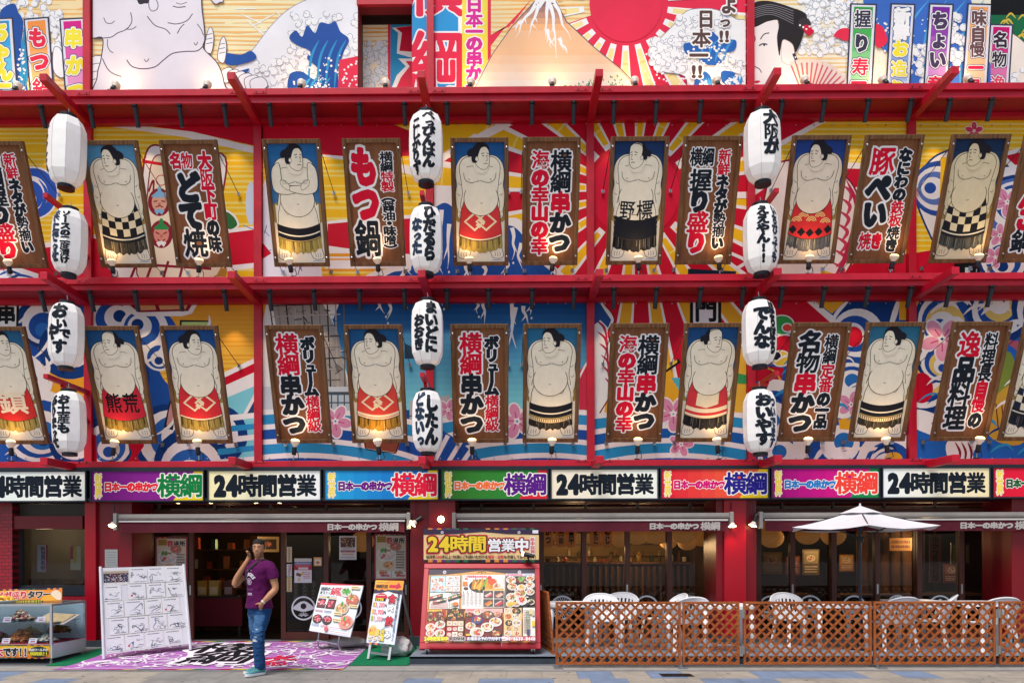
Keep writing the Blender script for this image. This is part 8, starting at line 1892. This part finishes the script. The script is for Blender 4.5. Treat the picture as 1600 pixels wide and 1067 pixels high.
# t-shirt
g = MB(); sh_r = [(z, a+.02, b+.021, y) for z, a, b, y in TOR]; sh_r[0] = (.88, .202, .165, .004); sh_r[1] = (.97, .188, .145, 0)
def torso_r(z):
    for p, q in zip(sh_r, sh_r[1:]):
        if p[0] <= z <= q[0]: t_ = (z-p[0])/(q[0]-p[0]); return [p[i]+(q[i]-p[i])*t_ for i in range(4)]
    return sh_r[-1]
g.loft([ring(z, a, b, 0, y) for z, a, b, y in sh_r], SHIRT)
g.loft([ring(1.46, .15, .10, 0, .01), ring(1.495, .118, .095, 0, .012), ring(1.525, .082, .082, 0, .012)], SHIRT)
for arm in (armL, armR):
    Q = smooth_path(arm, 5); 
    n_c = 9 if arm is armL else 8
    Q = Q[:n_c+1]; g.tube([q[:3] for q in Q], [q[3]+.016+.005*i/n_c for i, q in enumerate(Q)], SHIRT, 16); g.lathe([(max(.072*cos(a_), .001), .072*sin(a_)) for a_ in [R(-88+22*k) for k in range(9)]], SHIRT, Matrix.Translation((arm[0][0]*.93, arm[0][1], arm[0][2]-.012)), 14)
shirt = fuse(g, .007, SHIRT, 't_shirt', man, smooth_it=3, fold=(.009, 9, 8))
a = Art('vinyl'); PR = '#ddd2e0'
word = 'CHARGES'; its = []
for i, ch in enumerate(word): th = R(112-38*i*.62*1.0)-R(20); th = R(150-20*i); its.append((ch, (.09*cos(th)), 1.235+.10*sin(th), .065, .06, PR, th-pi/2))
a.text(its, .06); a.arc(0, 1.235, .04, 0, 2*pi, .007, PR, 24); a.ell(0, 1.235, .022, .024, PR, 14); a.ell(0, 1.235, .012, .014, '#6a1460', 10); a.rect(-.05, 1.385, .05, 1.388, PR)
a.rect(-.07, 1.135, .05, 1.139, '#9a6a98'); a.rect(-.07, 1.12, .06, 1.123, '#9a6a98'); a.rect(-.05, 1.055, .035, 1.085, PR); a.rect(-.044, 1.061, .029, 1.079, '#6a1460'); a.rect(-.038, 1.067, .02, 1.073, PR)
def shirtfn(u, v, h):
    z, rx, ry, yo = torso_r(v); u2 = u+.02
    return (u2, yo-ry*math.sqrt(max(0, 1-(u2/rx)**2))-.013-h, v)
g = MB(); a.emit(g, shirtfn); g.build('shirt_print', shirt, local=True)
# jeans
g = MB(); g.loft([ring(.955, .166, .122), ring(.93, .168, .126), ring(.88, .176, .136, 0, .008), ring(.82, .176, .138, 0, .012), ring(.76, .15, .11, 0, .01)], JEAN)
for s, F in ((1, LF), (-1, RFt)):
    kx = s*.095+(F[0]-s*.09)*.5
    limb(g, [(s*.085, .005, .88, .105), (s*.095, F[1]*.3-.0, .74, .097), (kx, F[1]*.6-.025, .56, .078), (kx, F[1]*.7-.022, .49, .072), (F[0], F[1]+.0, .36, .070), (F[0], F[1]+.012, .20, .064), (F[0], F[1]+.016, .12, .066)], JEAN, 6, 18)
def jeanpick(c, n):
    if n.y < -.1 and .42 < c.z < .62:
        from mathutils import noise as N
        v = N.noise(Vector((c.x*16, c.y*10, c.z*46))); kx = .097
        if c.x > -.02 and abs(c.x-kx) < .05 and v > .12 and abs(c.z-.53) < .085: return 2
        if abs(c.z-.55) < .1 and v > -.25: return 1
    if n.y < -.35 and .62 < c.z < .80: return 1
    return 0
fuse(g, .009, JEAN, 'jeans', man, [JEAN, JEANL, RIP], jeanpick, 3, fold=(.010, 8, 15))
g = MB(); g.loft([ring(.945, .181, .137), ring(.962, .181, .137)], JEAN, cap=False); 
# shoes
for s, F, yaw in ((1, LF, R(4)), (-1, RFt, R(-14))):
    M = Matrix.Translation((F[0], F[1], 0)) @ Matrix.Rotation(yaw, 4, 'Z')
    prof = [(.085, .030, .03), (.06, .040, .034), (.01, .042, .03), (-.06, .045, .022), (-.12, .048, .015), (-.165, .043, .01), (-.195, .028, .008)]
    def rg(y, wx, z0, z1): return [M @ Vector((wx*cos(t_), y, z0 if sin(t_) < 0 else z0+(z1-z0)*abs(sin(t_))**.7)) for t_ in [2*pi*k/18 for k in range(18)]]
    g = MB(); g.loft([rg(y, wx*.97, .022, h) for (y, wx, _), h in zip(prof, (.09, .115, .105, .085, .066, .055, .035))], TEALM); sh = g.build('shoe', man, local=True, smooth=True)
    g = MB(); 
    out = [(0.0, .095)]+[(wx, y) for y, wx, _ in prof]+[(0, -.208)]+[(-wx, y) for y, wx, _ in prof[::-1]]
    P = spline([(x*1.06, y*1.03) for x, y in out], True, 3); g.loft([[M @ Vector((x, y, 0)) for x, y in P], [M @ Vector((x, y, .024)) for x, y in P], [M @ Vector((x*.97, y*.98, .03)) for x, y in P]], SOLE); g.build('sole', sh, local=True)
    g = MB(); g.tube([M @ Vector((.036*cos(t_), .045+.04*sin(t_), .112)) for t_ in [2*pi*k/14 for k in range(15)]], .008, CORAL, 8, cap=False); g.build('lining', sh, local=True)
    for j in range(4): g = MB(); y = -.03-.022*j; g.tube([M @ Vector((-.024, y, .088-.008*j)), M @ Vector((0, y-.004, .097-.009*j)), M @ Vector((.024, y, .088-.008*j))], .0045, mat('dark_lace', '#2f5a62'), 6); g.build('lace', sh, local=True)
# strap, watch
g = MB(); P = [(.075, .085, 1.50), (.082, .01, 1.532), (.06, -.07, 1.49), (.01, -.138, 1.41), (-.05, -.15, 1.33), (-.1, -.135, 1.24), (-.15, -.1, 1.16)]
Q = []
for k in range(25):
    t_ = k/24; v = 1.475-.33*t_; u = .085-.25*t_; x_, y_, z_ = shirtfn(u-.02, v, .004); Q.append((x_, y_, z_))
Q = [(.105, .07, 1.50), (.102, .03, 1.525), (.096, -.03, 1.518), (.09, -.075, 1.496)]+Q
for i in range(len(Q)-1): g.bar(Q[i][:3], Q[i+1][:3], .032, .007, mat('dark_strap', '#2c2724', rough=.8), up=(0, -1, .4))
g.build('cross_strap', man, local=True)
g = MB(); g.tube([(.222, -.075, .978), (.212, -.09, .960)], .033, mat('pale_watch', '#cfc8b8', rough=.4, metal=.3), 14); g.build('wristwatch', man, local=True)
# phone in his right hand (a thing of its own)
W_ = Matrix.LocRotScale(man.location, man.rotation_euler, None)
g = MB(); M = W_ @ Matrix.Translation(PH) @ Matrix.Rotation(R(-6), 4, 'Y') @ Matrix.Rotation(R(22), 4, 'X') @ Matrix.Rotation(R(24), 4, 'Z'); g.box(-.0045, .0045, -.034, .034, -.07, .07, mat('black_phone', '#0c0d10', rough=.2), M)
tag(g.build('mobile_phone', bevel=.003), 'black mobile phone pressed to the ear of the man in purple', 'phone')
